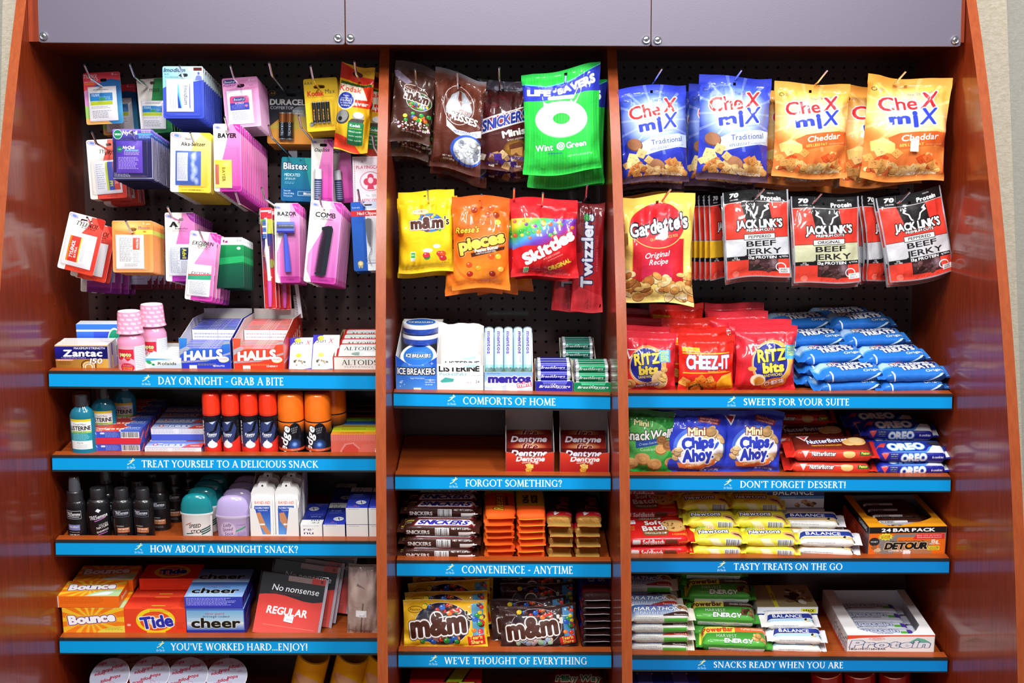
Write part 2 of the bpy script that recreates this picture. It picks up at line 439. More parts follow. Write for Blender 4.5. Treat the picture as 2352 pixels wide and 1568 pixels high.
def kids(o):return [c for c in bpy.data.objects if c.parent==o] if False else KIDS.get(o.name,[])
KIDS={}
def adopt(parent,*objs):
    KIDS.setdefault(parent.name,[]).extend(objs)
    for o in objs:o.parent=parent
def clone(o,mtx,label,cat=None,group=None,skip=()):
    c=o.copy();COL.objects.link(c);c.matrix_world=mtx
    tag(c,label,cat or o['category'],group or o.get('group'))
    for k in KIDS.get(o.name,[]):
        if k.name.split('.')[0] in skip:continue
        d=k.copy();COL.objects.link(d);d.parent=c;KIDS.setdefault(c.name,[]).append(d)
        for g in KIDS.get(k.name,[]):
            e=g.copy();COL.objects.link(e);e.parent=d
    return c
ORD=['front','second','third','fourth','fifth','sixth','seventh','eighth','ninth','tenth','eleventh','twelfth','thirteenth','fourteenth','fifteenth','sixteenth']
def put(o,mtx):o.matrix_world=mtx;return o
# ================================================================ the room and the shelving unit
M_wood=wood('cherry_wood','6c2008','923610',.13,coat=.55,spec=.2)
M_edge=wood('cherry_edge_band','8a3a14','9e4a1e',.2,coat=.45,spec=.2)
M_shelf=wood('cherry_shelf','96400f','ac5220',.3,vertical=False,coat=.35,spec=.25)
M_peg=flat('3e2724',.4,coat=.2)
M_dark=flat('1c1413',.7)
M_blk=flat('22262a',.3,coat=.3)
M_chrome=flat('d8d8dc',.16,1)
def wallpaper(name,c0,c1):
    m,nt,p=new_mat(name)
    tc=nt.nodes.new('ShaderNodeTexCoord');n=nt.nodes.new('ShaderNodeTexNoise');n.inputs['Scale'].default_value=170;n.inputs['Detail'].default_value=4;n.inputs['Distortion'].default_value=1.2
    mp=nt.nodes.new('ShaderNodeMapping');mp.inputs['Rotation'].default_value=(0,.6,0);mp.inputs['Scale'].default_value=(.5,1,1.4)
    r=nt.nodes.new('ShaderNodeValToRGB');r.color_ramp.elements[0].position=.35;r.color_ramp.elements[1].position=.65
    r.color_ramp.elements[0].color=lin(c0);r.color_ramp.elements[1].color=lin(c1)
    b=nt.nodes.new('ShaderNodeBump');b.inputs['Strength'].default_value=.35;b.inputs['Distance'].default_value=.002
    nt.links.new(tc.outputs['Object'],mp.inputs[0]);nt.links.new(mp.outputs[0],n.inputs['Vector']);nt.links.new(n.outputs[0],r.inputs[0]);nt.links.new(r.outputs[0],p.inputs['Base Color'])
    nt.links.new(n.outputs[0],b.inputs['Height']);nt.links.new(b.outputs[0],p.inputs['Normal']);p.inputs['Roughness'].default_value=.85
    return m
def struct(o):o['kind']='structure';return o
mw,mw2=wallpaper('beige_wallpaper','b9ae98','d0c6b2'),wallpaper('grey_wallpaper','a9a69b','b8b4aa')
def wallprism(name,pxs,Y0,Y1,m):
    pts=[P(x,y,Y0) for x,y in pxs]
    mb=MB();mb.prism([(p.x,p.z) for p in pts],Y0,Y1,m,m);return struct(mb.build(name))
wallprism('wall_left',[(70,-400),(60,2600),(-60,2600),(-38,1568),(-18,900),(-2,420),(6,0),(10,-400)],-.04,.12,mw)
wallprism('wall_right',[(2230,-400),(2303,-400),(2311.8,0),(2330,500),(2345,940),(2364,1568),(2385,2600),(2240,2600)],-.04,.12,mw)
mb=MB();mb.box(-3,3,.12,.2,0,2.8,mw2);struct(mb.build('wall_back'))
mb=MB();mb.box(-3,3,-4.5,.2,-.1,0,flat('8a8276',.5));struct(mb.build('floor'))
def rel(y):return P(1152,y,-.4).z
def xc(z):return -.003-.0105*(z-1.55)
def interp(z,tab):
    tab=sorted(tab)
    if z <= tab[0][0]:return tab[0][1]
    for (a,b),(c,d) in zip(tab,tab[1:]):
        if z <= c:
            t=(z-a)/(c-a);return b+(d-b)*t
    return tab[-1][1]
def smooth_tab(pts):
    xs=np.array([p[0] for p in pts]);ys=np.array([p[1] for p in pts])
    co=np.polyfit(xs,ys,3);return lambda z:float(np.polyval(co,z))
dv=smooth_tab([(.37,.225),(.075,.37),(-.21,.455),(-.39,.49),(-.93,.565),(-1.1,.58)])
ov=smooth_tab([(.46,.34),(.36,.387),(0,.525),(-.21,.585),(-.39,.635),(-.93,.715),(-1.1,.73)])
unit=root('shelving_unit','curved cherry wood snack shelving unit with frosted header and three bays','shelving unit',Matrix.Translation((0,0,0)))
def upright(name,xa,xb,prof,z0,z1,holes=None,n=26,label=None):
    mb=MB();zs=[z0+(z1-z0)*i/n for i in range(n+1)]
    def rw(x,y_of):return [(x+xc(z),y_of(z),z) for z in zs]
    fr=lambda z:-prof(z-1.55)
    for x,fl in ((xa,False),(xb,True)):
        rows=[rw(x,lambda z:.02),rw(x,fr)]
        mb.grid(rows,M_wood,[[(.5,.5)]*(n+2)]*2,smooth=False,flip=fl)
    mb.grid([rw(xa,fr),rw(xb,fr)],M_edge,[[(.5,.5)]*(n+2)]*2,smooth=True)
    mb.face([(xa+xc(z1),.02,z1),(xb+xc(z1),.02,z1),(xb+xc(z1),fr(z1),z1),(xa+xc(z1),fr(z1),z1)],M_edge)
    o=mb.build(name,sharp=30);adopt(unit,o)
    if holes:
        for i,(xh,yh,zh,sgn) in enumerate(holes):
            pass
    if label:o['label']=label
    return o
GX=.2315;TH=.0205;OX=.96
upright('side_panel',-OX-TH,-OX,ov,0,2.25,label='tall left side panel with curved front edge')
upright('side_panel',OX,OX+TH,ov,0,2.25,label='tall right side panel with curved front edge')
upright('divider',-GX-TH,-GX,dv,0,1.93,label='left upright divider beside the middle bay')
upright('divider',GX,GX+TH,dv,0,1.93,label='right upright divider beside the middle bay')
# shelf pin holes in the side panels: small sleeves
mb=MB()
def pin(mb,x,y,z,s,r=.0028):
    n=10
    c=[(x,y+r*math.cos(2*math.pi*k/n),z+r*math.sin(2*math.pi*k/n)) for k in range(n)]
    mb.face(c if s>0 else c[::-1],M_dark)
    o=[(x-s*.0002,y+r*1.35*math.cos(2*math.pi*k/n),z+r*1.35*math.sin(2*math.pi*k/n)) for k in range(n)]
    for k in range(n):
        q=[c[k],o[k],o[(k+1) % n],c[(k+1) % n]];mb.face(q if s<0 else q[::-1],M_edge)
mbs={}
for side,xin,px in (('l',-OX,0),('r',OX,0)):
    mb=MB()
    for k in range(44):
        z=.52+k*.0366
        if z<1.75:pin(mb,xin+xc(z)-(.0006 if side=='r' else -.0006),-.245,z,1 if side=='l' else -1)
    o=mb.build('pin_hole_row');o['kind']='stuff';adopt(unit,o)
for xin,s in ((-GX,1),(GX,-1)):
    mb=MB()
    for k in range(20):
        z=.52+k*.0366;pin(mb,xin+xc(z)+s*.0006,-.335,z,s,.002)
    o=mb.build('pin_hole_row');o['kind']='stuff';adopt(unit,o)
# pegboards with real holes
def pegboard(xa,xb,hx,hz,z0,z1):
    mb=MB();p=.0254;r=.0031
    i0=math.floor((xa-hx)/p);i1=math.ceil((xb-hx)/p);j0=math.floor((z0-hz)/p);j1=math.ceil((z1-hz)/p)
    oc=[(math.cos(math.pi/4*k+math.pi/8)*r,math.sin(math.pi/4*k+math.pi/8)*r) for k in range(8)]
    sq=[(1,.414),(.414,1),(-.414,1),(-1,.414),(-1,-.414),(-.414,-1),(.414,-1),(1,-.414)]
    for i in range(i0,i1+1):
        for j in range(j0,j1+1):
            cx,cz=hx+i*p,hz+j*p
            lo,hi,zl,zh=max(cx-p/2,xa),min(cx+p/2,xb),max(cz-p/2,z0),min(cz+p/2,z1)
            if hi <= lo or zh <= zl:continue
            if cx-r<xa+.002 or cx+r>xb-.002:
                mb.face([(lo+xc(cz),0,zl),(hi+xc(cz),0,zl),(hi+xc(cz),0,zh),(lo+xc(cz),0,zh)],M_peg);continue
            O=[(cx+xc(cz)+a,0,cz+b) for a,b in oc];I=[(a,.005,b) for a,_,b in O]
            cl=lambda a,b:(min(max(cx+a*p/2,xa),xb)+xc(cz),0,min(max(cz+b*p/2,z0),z1))
            Q=[cl(a,b) for a,b in sq];K={0:cl(1,1),2:cl(-1,1),4:cl(-1,-1),6:cl(1,-1)}
            for k in range(8):
                k2=(k+1) % 8
                f=[O[k],Q[k]]+([K[k]] if k in K else [])+[Q[k2],O[k2]]
                mb.face(f[::-1],M_peg)
                mb.face([O[k],O[k2],I[k2],I[k]],M_dark)
    o=mb.build('pegboard',merge=False);adopt(unit,o)
h0=P(979,735,0);h1=P(724.6,732,0);h2=P(1584.6,686.5,0)
pegboard(-GX,GX,h0.x-xc(h0.z),h0.z,1.16,1.93)
pegboard(-OX,-GX-TH,h1.x-xc(h1.z),h1.z,1.16,1.93)
pegboard(GX+TH,OX,h2.x-xc(h2.z),h2.z,1.16,1.93)
mb=MB();mb.box(-.975,.975,.012,.02,.02,2.2,M_dark);o=mb.build('backing_board');adopt(unit,o)
for a,b in ((-OX,-GX-TH),(-GX,GX),(GX+TH,OX)):
    mb=MB();mb.box(a-.0,b+.0,.0,.012,.02,1.16,M_peg);o=mb.build('back_panel');adopt(unit,o)
# header
HZ=P(1152,101,-.345).z
mb=MB();mb.box(-OX+xc(2)+.001,OX+xc(2)-.001,-.345,.012,HZ+.004,2.2,M_wood);o=mb.build('header_box');adopt(unit,o)
mac,nt,p=new_mat('frosted_acrylic')
p.inputs['Base Color'].default_value=lin('625b69');p.inputs['Roughness'].default_value=.42;p.inputs['Metallic'].default_value=.2;p.inputs['Specular IOR Level'].default_value=.6
n_=nt.nodes.new('ShaderNodeTexNoise');n_.inputs['Scale'].default_value=320;b_=nt.nodes.new('ShaderNodeBump');b_.inputs['Strength'].default_value=.15;b_.inputs['Distance'].default_value=.0005
tc_=nt.nodes.new('ShaderNodeTexCoord');nt.links.new(tc_.outputs['Object'],n_.inputs['Vector']);nt.links.new(n_.outputs[0],b_.inputs['Height']);nt.links.new(b_.outputs[0],p.inputs['Normal'])
mae=flat('dfeaf0',.2)
YA=-.363
for (xa,ya),(xb,yb),scr,lab in (((89.5,97),(791,101.5),((101,83),(777,87)),'left frosted header panel'),((794.5,101.5),(1494,105),((805,87),(1484,91)),'middle frosted header panel'),((1497,105),(2206,106),((1510,92),(2193,92)),'right frosted header panel')):
    A_,B_=P(xa,ya,YA),P(xb,yb,YA)
    z1=2.15;r=.004
    pts=[(A_.x,A_.z+r),(A_.x+r*.3,A_.z+r*.3),(A_.x+r,A_.z),(B_.x-r,B_.z),(B_.x-r*.3,B_.z+r*.3),(B_.x,B_.z+r),(B_.x,z1),(A_.x,z1)]
    mb=MB();mb.prism(pts,YA,YA+.009,mac,mae);
    o=mb.build('header_panel');o['label']=lab;adopt(unit,o)
    # bright polished edge
    mb=MB();mb.box(A_.x+r,B_.x-r,YA-.0006,YA-.0001,A_.z*.5+B_.z*.5-.0005,A_.z*.5+B_.z*.5+.0022,mae)
    for sx,sy in scr:
        q=P(sx,sy,YA)
        s=MB();pr=[(.0086,0),(.0086,.0035),(.0072,.006),(.0058,.0058),(.0056,.0045),(.0035,.0055),(.001,.006),(0.00001,.006)]
        s.lathe(pr,lambda i:M_chrome,n=24)
        for ax,az in ((.003,.0006),(.0006,.003)):s.box(-ax,ax,-az,az,.0058,.0064,M_dark)
        so=s.build('screw_cap');so.matrix_world=Matrix.Translation(q) @ Matrix.Rotation(math.pi/2,4,'X') @ Matrix.Rotation(.4,4,'Z')
        adopt(o,so)
# ---------------------------------------------------------------- shelves
YF=-.318
TILT=math.radians(8.5)
# key: x0, x1 (world at unit), wood front line (l, r), black/blue boundary, blue bottom, black bottom
SH={}
def strip_icon(a,cx,cy):
    g='e8e6a8'
    a.ell(cx+5,cy-10.5,1.7,1.9,g);a.poly([(cx+4,cy-9),(cx+6,cy-7),(cx,cy),(cx-3,cy-1)],g)
    a.poly([(cx-2,cy-1),(cx+1,cy-1),(cx-8,cy+4),(cx-9,cy+2)],g);a.poly([(cx,cy-1),(cx+1,cy),(cx+8,cy+4),(cx+6,cy+5)],'d8e8e0')
    a.poly([(cx+4,cy-7),(cx+9,cy-9),(cx+9,cy-7.5),(cx+5,cy-5)],g);a.poly([(cx+3,cy-8),(cx-5,cy-5),(cx-5,cy-4),(cx+3,cy-6)],g)
    a.text('On The Go',cx,cy+9.5,4.6,'c8dcf0',b=.03,sh=.2,w=20)
def shelf(key,bay,yw,yb,yl,yk,txt,tx0,tx1,ix,blue,xl,xr,lab):
    a0,a1={'L':(-OX+.0055,-GX-TH-.0005),'C':(-GX+.0022,GX-.0022),'R':(GX+TH+.0005,OX-.0055)}[bay]
    zl,zr=P(xl,yw[0],YF).z,P(xr,yw[1],YF).z
    zz=(zl+zr)/2;a0+=xc(zz);a1+=xc(zz)
    X0,X1=P(xl,yw[0],YF).x,P(xr,yw[1],YF).x
    def Z(ys,x,Y=YF):
        A,B=P(xl,ys[0],Y).z,P(xr,ys[1],Y).z
        return A+(B-A)*(x-X0)/(X1-X0)
    SH[key]=dict(z=lambda x:Z(yw,x)-.007,zz=zz)
    ct,st=math.cos(TILT),math.sin(TILT)
    mb=MB();D=.308
    def pt(x,d,h):return (x,YF+.0255+d*ct-h*st,Z(yw,x)-.007+d*st+h*ct)
    v=[pt(a0,-.002,0),pt(a1,-.002,0),pt(a1,D-.02,0),pt(a0,D-.02,0)]
    w=[pt(a0,-.002,-.018),pt(a1,-.002,-.018),pt(a1,D-.02,-.018),pt(a0,D-.02,-.018)]
    mb.face(v,M_shelf);mb.face(w[::-1],M_shelf);mb.face([w[0],w[1],v[1],v[0]],M_shelf);mb.face([v[2],w[2],w[3],v[3]][::-1],M_shelf);mb.face([v[0],v[3],w[3],w[0]],M_shelf);mb.face([v[1],w[1],w[2],v[2]],M_shelf)
    o=mb.build('shelf');adopt(unit,o);o['label']=lab
    def bar(name,y0,y1,ta,tb,ba,bb,m,top=None,rise=0,front=None):
        mb=MB()
        q=[(a0,y0,ta),(a1,y0,tb),(a1,y1,tb+rise),(a0,y1,ta+rise)]
        l=[(a0,y0,ba),(a1,y0,bb),(a1,y1,bb),(a0,y1,ba)]
        mb.face(q,top or m);mb.face([l[0],l[1],q[1],q[0]],front or m,[(0,0),(1,0),(1,1),(0,1)]);mb.face(l[::-1],m)
        mb.face([l[1],l[2],q[2],q[1]],m);mb.face([l[3],l[0],q[0],q[3]],m);mb.face([l[2],l[3],q[3],q[2]],m)
        return mb.build(name)
    tz=(Z(yw,a0),Z(yw,a1));bz=(Z(yb,a0),Z(yb,a1));lz=(Z(yl,a0),Z(yl,a1));kz=(Z(yk,a0),Z(yk,a1))
    lip=bar('lip',YF+.001,YF+.0245,tz[0],tz[1],lz[0],lz[1],M_shelf,rise=.0035);adopt(o,lip)
    tr=bar('trim',YF-.003,YF+.0012,tz[0]-.0005,tz[1]-.0005,bz[0],bz[1],M_blk);adopt(o,tr)
    tr=bar('trim',YF-.004,YF+.0012,lz[0],lz[1],kz[0],kz[1],M_blk);adopt(o,tr)
    # the printed strip
    s=SC(YF,900);wpx=(a1-a0)*s;hpx=((bz[0]-lz[0])+(bz[1]-lz[1]))/2*s
    off=P(0,900,YF).x;px0=(a0-off)*s
    A=Art(wpx,hpx,blue,2.6)
    A.text(txt,(tx0+tx1)/2-px0,hpx*.5,hpx*.56,'f6f4f0',f=1,w=tx1-tx0,b=.016)
    strip_icon(A,ix-px0,hpx*.46)
    lb=bar('label_strip',YF-.0016,YF+.0008,bz[0],bz[1],lz[0],lz[1],flat(blue,.4),front=amat(A,'strip_print',.35));adopt(o,lb)
    lb['label']='blue label strip reading '+txt
B1,B2,B3='0494d6','048ed2','0a80c8'
shelf('L1','L',(850.6,855),(856.9,861.6),(886.6,893),(891,897),'DAY OR NIGHT - GRAB A BITE',362,650,335,B1,127,863,'top shelf of the left bay with medicines and mints')
shelf('L2','L',(1044,1046),(1050,1052),(1078,1079.5),(1082.4,1083.6),'TREAT YOURSELF TO A DELICIOUS SNACK',320,727,296,B1,127,863,'second shelf of the left bay with toothpaste and shaving foam')
shelf('L3','L',(1238.4,1241.4),(1244.8,1247.7),(1272.7,1275.4),(1276.6,1280),'HOW ABOUT A MIDNIGHT SNACK?',335,678,309,B1,132,863,'third shelf of the left bay with shampoo and deodorant')
shelf('L4','L',(1463.3,1464.3),(1469.8,1471),(1498,1498.7),(1500.7,1503),"YOU'VE WORKED HARD...ENJOY!",378,697,354,B1,134,866,'bottom shelf of the left bay with laundry boxes')
shelf('C1','C',(899.8,907),(902.5,910.5),(930.7,939),(936.7,944),'COMFORTS OF HOME',1060,1274,1034,B1,906,1405,'top shelf of the middle bay with mints')
shelf('C2','C',(1089,1092),(1093,1096.5),(1121.7,1123),(1125,1127),'FORGOT SOMETHING?',1065,1289,1038,B1,912,1403,'second shelf of the middle bay with two chewing gum boxes')
shelf('C3','C',(1285.7,1288.6),(1292,1293.5),(1320.7,1324),(1323,1327),'CONVENIENCE - ANYTIME',1056,1315,1029,B1,917,1407,'third shelf of the middle bay with chocolate bars')
shelf('C4','C',(1495,1496.4),(1502,1502.5),(1529.8,1531),(1532,1534),"WE'VE THOUGHT OF EVERYTHING",1015,1349,989,B1,926,1405,'bottom shelf of the middle bay with candy pouches')
shelf('R1','R',(902,903),(907.9,909.8),(935,937),(938.6,940),'SWEETS FOR YOUR SUITE',1705,1950,1678,B2,1446,2192,'top shelf of the right bay with crackers and blue wrapped bars')
shelf('R2','R',(1090.5,1094),(1097,1100.5),(1123.6,1126.7),(1127,1130),"DON'T FORGET DESSERT!",1700,1946,1672,B2,1449,2187,'second shelf of the right bay with cookies')
shelf('R3','R',(1280.5,1281),(1286.8,1287.7),(1312.7,1314),(1316,1317),'TASTY TREATS ON THE GO',1688,1942,1660,B3,1452,2187,'third shelf of the right bay with cookies and nutrition bars')
shelf('R4','R',(1502.7,1508.6),(1512.5,1515),(1536.6,1540.4),(1540,1543),'SNACKS READY WHEN YOU ARE',1644,1949,1617,B3,1456,2183,'bottom shelf of the right bay with protein bars')
# shelf bases below the frame
for bay,(a,b) in {'L':(-OX+.001,-GX-TH-.001),'C':(-GX+.001,GX-.001),'R':(GX+TH+.001,OX-.001)}.items():
    mb=MB();mb.box(a,b,-.46,-.0,.445,.465,M_shelf);o=mb.build('base_shelf');adopt(unit,o)
# ================================================================ shapes of the goods
def rrect(x0,x1,z0,z1,r,n=4):
    pts=[]
    for cx,cz,a0 in ((x1-r,z1-r,0),(x0+r,z1-r,90),(x0+r,z0+r,180),(x1-r,z0+r,270)):
        for i in range(n+1):
            a=math.radians(a0+90*i/n);pts.append((cx+r*math.cos(a),cz+r*math.sin(a)))
    return pts
def plate(w,h,r,art,slot=None,t=.0009,back=None,name='card'):
    """card with rounded corners and a hang slot (cx, cz, width, height)"""
    bm=bmesh.new();outer=rrect(-w/2,w/2,-h/2,h/2,r)
    loops=[outer]
    if slot:
        sx,sz,sw,sh=slot;loops.append(rrect(sx-sw/2,sx+sw/2,sz-sh/2,sz+sh/2,min(sw,sh)*.49,3))
    es=[]
    for lp in loops:
        vs=[bm.verts.new((x,0,z)) for x,z in lp]
        es+=[bm.edges.new((vs[i],vs[(i+1) % len(vs)])) for i in range(len(vs))]
    bmesh.ops.triangle_fill(bm,use_beauty=True,edges=es)
    fr=list(bm.faces)
    for f in fr:
        if f.normal.y>0:f.normal_flip()
    bm.normal_update()
    for f in fr:
        if f.normal.y>0:f.normal_flip()
    r_=bmesh.ops.extrude_face_region(bm,geom=fr,use_keep_orig=True)
    bmesh.ops.translate(bm,verts=[v for v in r_['geom'] if isinstance(v,bmesh.types.BMVert)],vec=(0,t,0))
    uv=bm.loops.layers.uv.new('UVMap')
    for f in bm.faces:
        front=all(abs(v.co.y)<1e-7 for v in f.verts)
        f.material_index=0 if front else 1
        for l in f.loops:l[uv].uv=(l.vert.co.x/w+.5,l.vert.co.z/h+.5)
    for f in bm.faces:
        if f.material_index==1 and all(abs(v.co.y-t)<1e-7 for v in f.verts):
            f.normal_update()
            if f.normal.y<0:f.normal_flip()
    me=bpy.data.meshes.new(name);bm.to_mesh(me);bm.free()
    me.materials.append(art);me.materials.append(back or flat('e9e6ea',.5))
    o=bpy.data.objects.new(name,me);COL.objects.link(o);return o
def blister(x0,x1,z0,z1,d,r=.005,name='blister',slope=.004):
    mb=MB();m=plastic()
    R=[]
    for o_,y in ((-.0025,-.0002),(0,-.0004),(slope*.35,-d*.7),(slope,-d)):
        R.append([(x,y,z) for x,z in rrect(x0+o_,x1-o_,z0+o_,z1-o_,max(r-o_*.3,.001),3)])
    n=len(R[0]);mb.grid(R,m,[[(0,0)]*(n+1)]*4,smooth=True,closed=True)
    mb.face(R[-1],m)
    return mb.build(name,sharp=50)
def pillow(w,h,th,art,nx=9,ny=10,name='sachet',seed=0,flatz=.12,edge=1.):
    mb=MB();rows=[];back=[];uv=[]
    for j in range(ny+1):
        r,b,u_=[],[],[]
        for i in range(nx+1):
            u,v=i/nx*2-1,j/ny*2-1
            q=max(0,1-abs(u/(1-flatz*.6))**2.4)**.5*max(0,1-abs(v/(1-flatz))**2.6)**.5 if abs(u)<1-flatz*.6 and abs(v)<1-flatz else 0
            nz=noise.noise(Vector((u*2+seed*3.1,v*2,seed)))*th*.35*(q+.15)
            r.append((u*w/2,-th*q*.75-.0002-abs(nz),v*h/2));b.append((u*w/2,th*q*.2,v*h/2));u_.append(((u+1)/2,(v+1)/2))
        rows.append(r);back.append(b);uv.append(u_)
    mb.grid(rows,art,uv);mb.grid(back,art,uv,flip=True)
    return mb.build(name,sharp=60)
def bag(w,h,puff,art,seed=0,st=.09,sb=.06,hole=None,nx=26,ny=34,sag=.25,wr=1.,wave=1.,name='bag',backm=None,curl=0.,pinch=.06,skew=0.,tsl=0.,bsl=0.):
    """stuffed film bag with flat crimped seals at top and bottom; origin at centre"""
    mb=MB();F_,B_,uv=[],[],[]
    hc=None
    if hole:hc=(round((hole[0]/w+.5)*nx-.5),round((hole[1]/h+.5)*ny-.5))
    for j in range(ny+1):
        fr,bk,u_=[],[],[]
        v=j/ny
        s=min(max((v-sb)/(1-sb-st),0),1)
        pv=(max(0,s*(1-s)*4))**.55*(1+sag*(.5-s))
        for i in range(nx+1):
            u=i/nx*2-1
            pu=max(0,1-abs(u)**2.3)**.62
            q=pu*pv
            x=u*w/2*(1-pinch*pv)
            n1=noise.noise(Vector((u*3.2+seed*7.3,v*5,seed*1.7)))
            n2=noise.noise(Vector((u*9+seed,v*(3 if .2<s<.8 else 1.5),seed+4)))
            edge=math.exp(-((1-s)*5)**2)+math.exp(-(s*6)**2)
            side=math.exp(-((1-abs(u))*4)**2)
            w1=wr*puff*(.22*n1*(.35+side)+.26*n2*edge*pu**.5+.12*n1*side)
            cr=0
            if s <= 0 or s >= 1:w1=0;cr=.0004*(1 if j % 2 else -1)
            wy=wave*.005*(math.sin(u*2.3+seed)*(1 if s>.5 else .8)*(abs(s-.5)*2)**2+.4*math.sin(u*5+seed*2)*(abs(s-.5)*2)**4)
            zc=wave*.0022*math.sin(u*2.6+seed*1.3)*(abs(s-.5)*2)**2-tsl*u*h*v**3+bsl*u*h*(1-v)**3-wave*.006*max(0,abs(u)-.7)*(v**8)*math.sin(seed*2+u)
            yb=wy+curl*(v-.5)**2*w+cr+skew*u*w
            fr.append((x,-puff*.62*q-w1*(q>0)+yb-.0003,(v-.5)*h+zc));bk.append((x,puff*.38*q+yb+.0003,(v-.5)*h+zc));u_.append(((u+1)/2,v))
        F_.append(fr);B_.append(bk);uv.append(u_)
    skip=(lambda a,b:hc and a==hc[1] and b==hc[0])
    mb.grid(F_,art,uv,skip=skip);mb.grid(B_,backm or art,uv,flip=True,skip=skip)
    return mb.build(name,sharp=75)
def flow(L,W,H,art,seed=0,fin=.014,nl=22,nc=20,name='wrapper',wr=1.,boxy=3.2,finmat=None,zig=True):
    """flow-wrapped bar lying on its back, long side along x, origin at bottom front centre; v: bottom front -> top back"""
    mb=MB();rows,uv=[],[]
    per=W+H
    xs=[-L/2-fin,-L/2-fin*.55,-L/2,-L/2+.004,-L/2+.010]+[-L/2+.010+(L-.02)*k/(nl-10) for k in range(1,nl-10)]+[L/2-.010,L/2-.004,L/2,L/2+fin*.55,L/2+fin]
    def prof(x):
        e=(L/2-abs(x))
        return 0 if e <= 0 else min(1,(e/.011))**.5
    for k,x in enumerate(xs):
        p=prof(x);r,u_=[],[]
        ww=W*(.86+.14*p) if p>0 else W*.9
        hh=H*p if p>0 else .0012
        for j in range(nc):
            t=2*math.pi*(j+.5)/nc-math.pi*.75     # starts at bottom front
            c,s_=math.cos(t),math.sin(t)
            e=2/boxy
            cy=math.copysign(abs(c)**e,c);cz=math.copysign(abs(s_)**e,s_)
            y=cy*ww/2;z=cz*hh/2
            n1=noise.noise(Vector((x*60+seed*3,y*40,z*60+seed)))
            d=1+wr*n1*.07*(1.6-p)
            if p==0:z+=.0006*(1 if k % 2 else -1)*(1 if zig else 0)+.0015*n1
            yy,zz=y*d,z*d+H/2*(.82 if p==0 else 1)
            r.append((x,yy+W/2,zz));
        rows.append(r)
        for j in range(nc+1):
            jj=j if j<nc else 0
            x_,yy,zz=r[jj];yy -= W/2
            zr=min(max(zz/H,0),1);yr=min(max(yy/W+.5,0),1)
            t=2*math.pi*(jj+.5)/nc-math.pi*.75;t=(t+math.pi) % (2*math.pi)-math.pi
            # front side (t near pi) , top (t near pi/2)
            if abs(t)>math.pi*.75:v=zr*H/per
            elif t>math.pi*.25:v=(H+yr*W)/per
            elif t>-math.pi*.25:v=1-.3*(1-zr)
            else:v=0
            u_.append(((x-xs[0])/(xs[-1]-xs[0]),v))
        uv.append(u_)
    mb.grid(rows,art,uv,closed=True,flip=True)
    mb.face(rows[0],art);mb.face(rows[-1][::-1],art)
    return mb.build(name,sharp=80)
# ---------------------------------------------------------------- placing
HS=math.tan(math.radians(6.2))
def hang_m(cx,cy,Y,rot=0,yaw=0,pitch=0):
    return Matrix.Translation(P(cx,cy,Y)) @ Matrix.Rotation(math.radians(rot),4,'Y') @ Matrix.Rotation(math.radians(yaw),4,'Z') @ Matrix.Rotation(math.radians(pitch),4,'X')
def stack(first,base,n,dd,desc,noun,group,offs=None,jit=1.2,dx=0.,hs=HS,skip=(),far=None):
    """the same thing again and again behind the first along its hook"""
    rr=random.Random(hash(desc) % 1000 if False else sum(map(ord,desc)))
    for i in range(1,n):
        d=offs[i] if offs else dd*i
        T_=Matrix.Translation((dx*d,d,-d*hs+rr.uniform(-.001,.001)*jit))
        j=Matrix.Rotation(math.radians(rr.uniform(-1,1)*jit),4,'Y')
        clone(first,T_ @ base @ j,f"{noun} {ORD[i]} from the front in the {desc}",None,group,skip)
n_hook=[0]
def hook(px,py,where,Y=-.335,drop=.022,back=.035,r=.0024,slope=HS,side=0.,lean=0.):
    t=P(px,py,Y);b=t+Vector((lean,back,-drop));e=Vector((b.x+side,0.004,b.z-(0-b.y)*slope))
    pts=[t,b+(t-b)*.25,b,b+(e-b)*.06,e]
    mb=MB();n=10;rows=[]
    for i,p in enumerate(pts):
        d=(pts[min(i+1,4)]-pts[max(i-1,0)]).normalized();u=d.cross(Vector((0,0,1))).normalized();v=u.cross(d)
        rows.append([tuple(p+(u*math.cos(2*math.pi*k/n)+v*math.sin(2*math.pi*k/n))*r) for k in range(n)])
    mb.grid(rows,M_chrome,[[(0,0)]*(n+1)]*5,closed=True)
    mb.face(rows[0][::-1],flat('3a3a40',.3,1));mb.face(rows[-1],M_chrome)
    mb2=MB();bx=e
    mb2.box(bx.x-.010,bx.x+.010,-.0035,-.0005,bx.z-.012,bx.z+.024,M_chrome)
    o=root('peg_hook',f'chrome peg hook {where}','hook',Matrix.Translation(e),'peg hooks on the pegboard')
    inv=Matrix.Translation(-e)
    a=mb.build('wire_arm');a.data.transform(inv);p_=mb2.build('hook_plate');p_.data.transform(inv)
    adopt(o,a,p_)
    return b
def slotspec(w,h,sx,sy,k=.16):return (sx,sy,w*k,.0062)
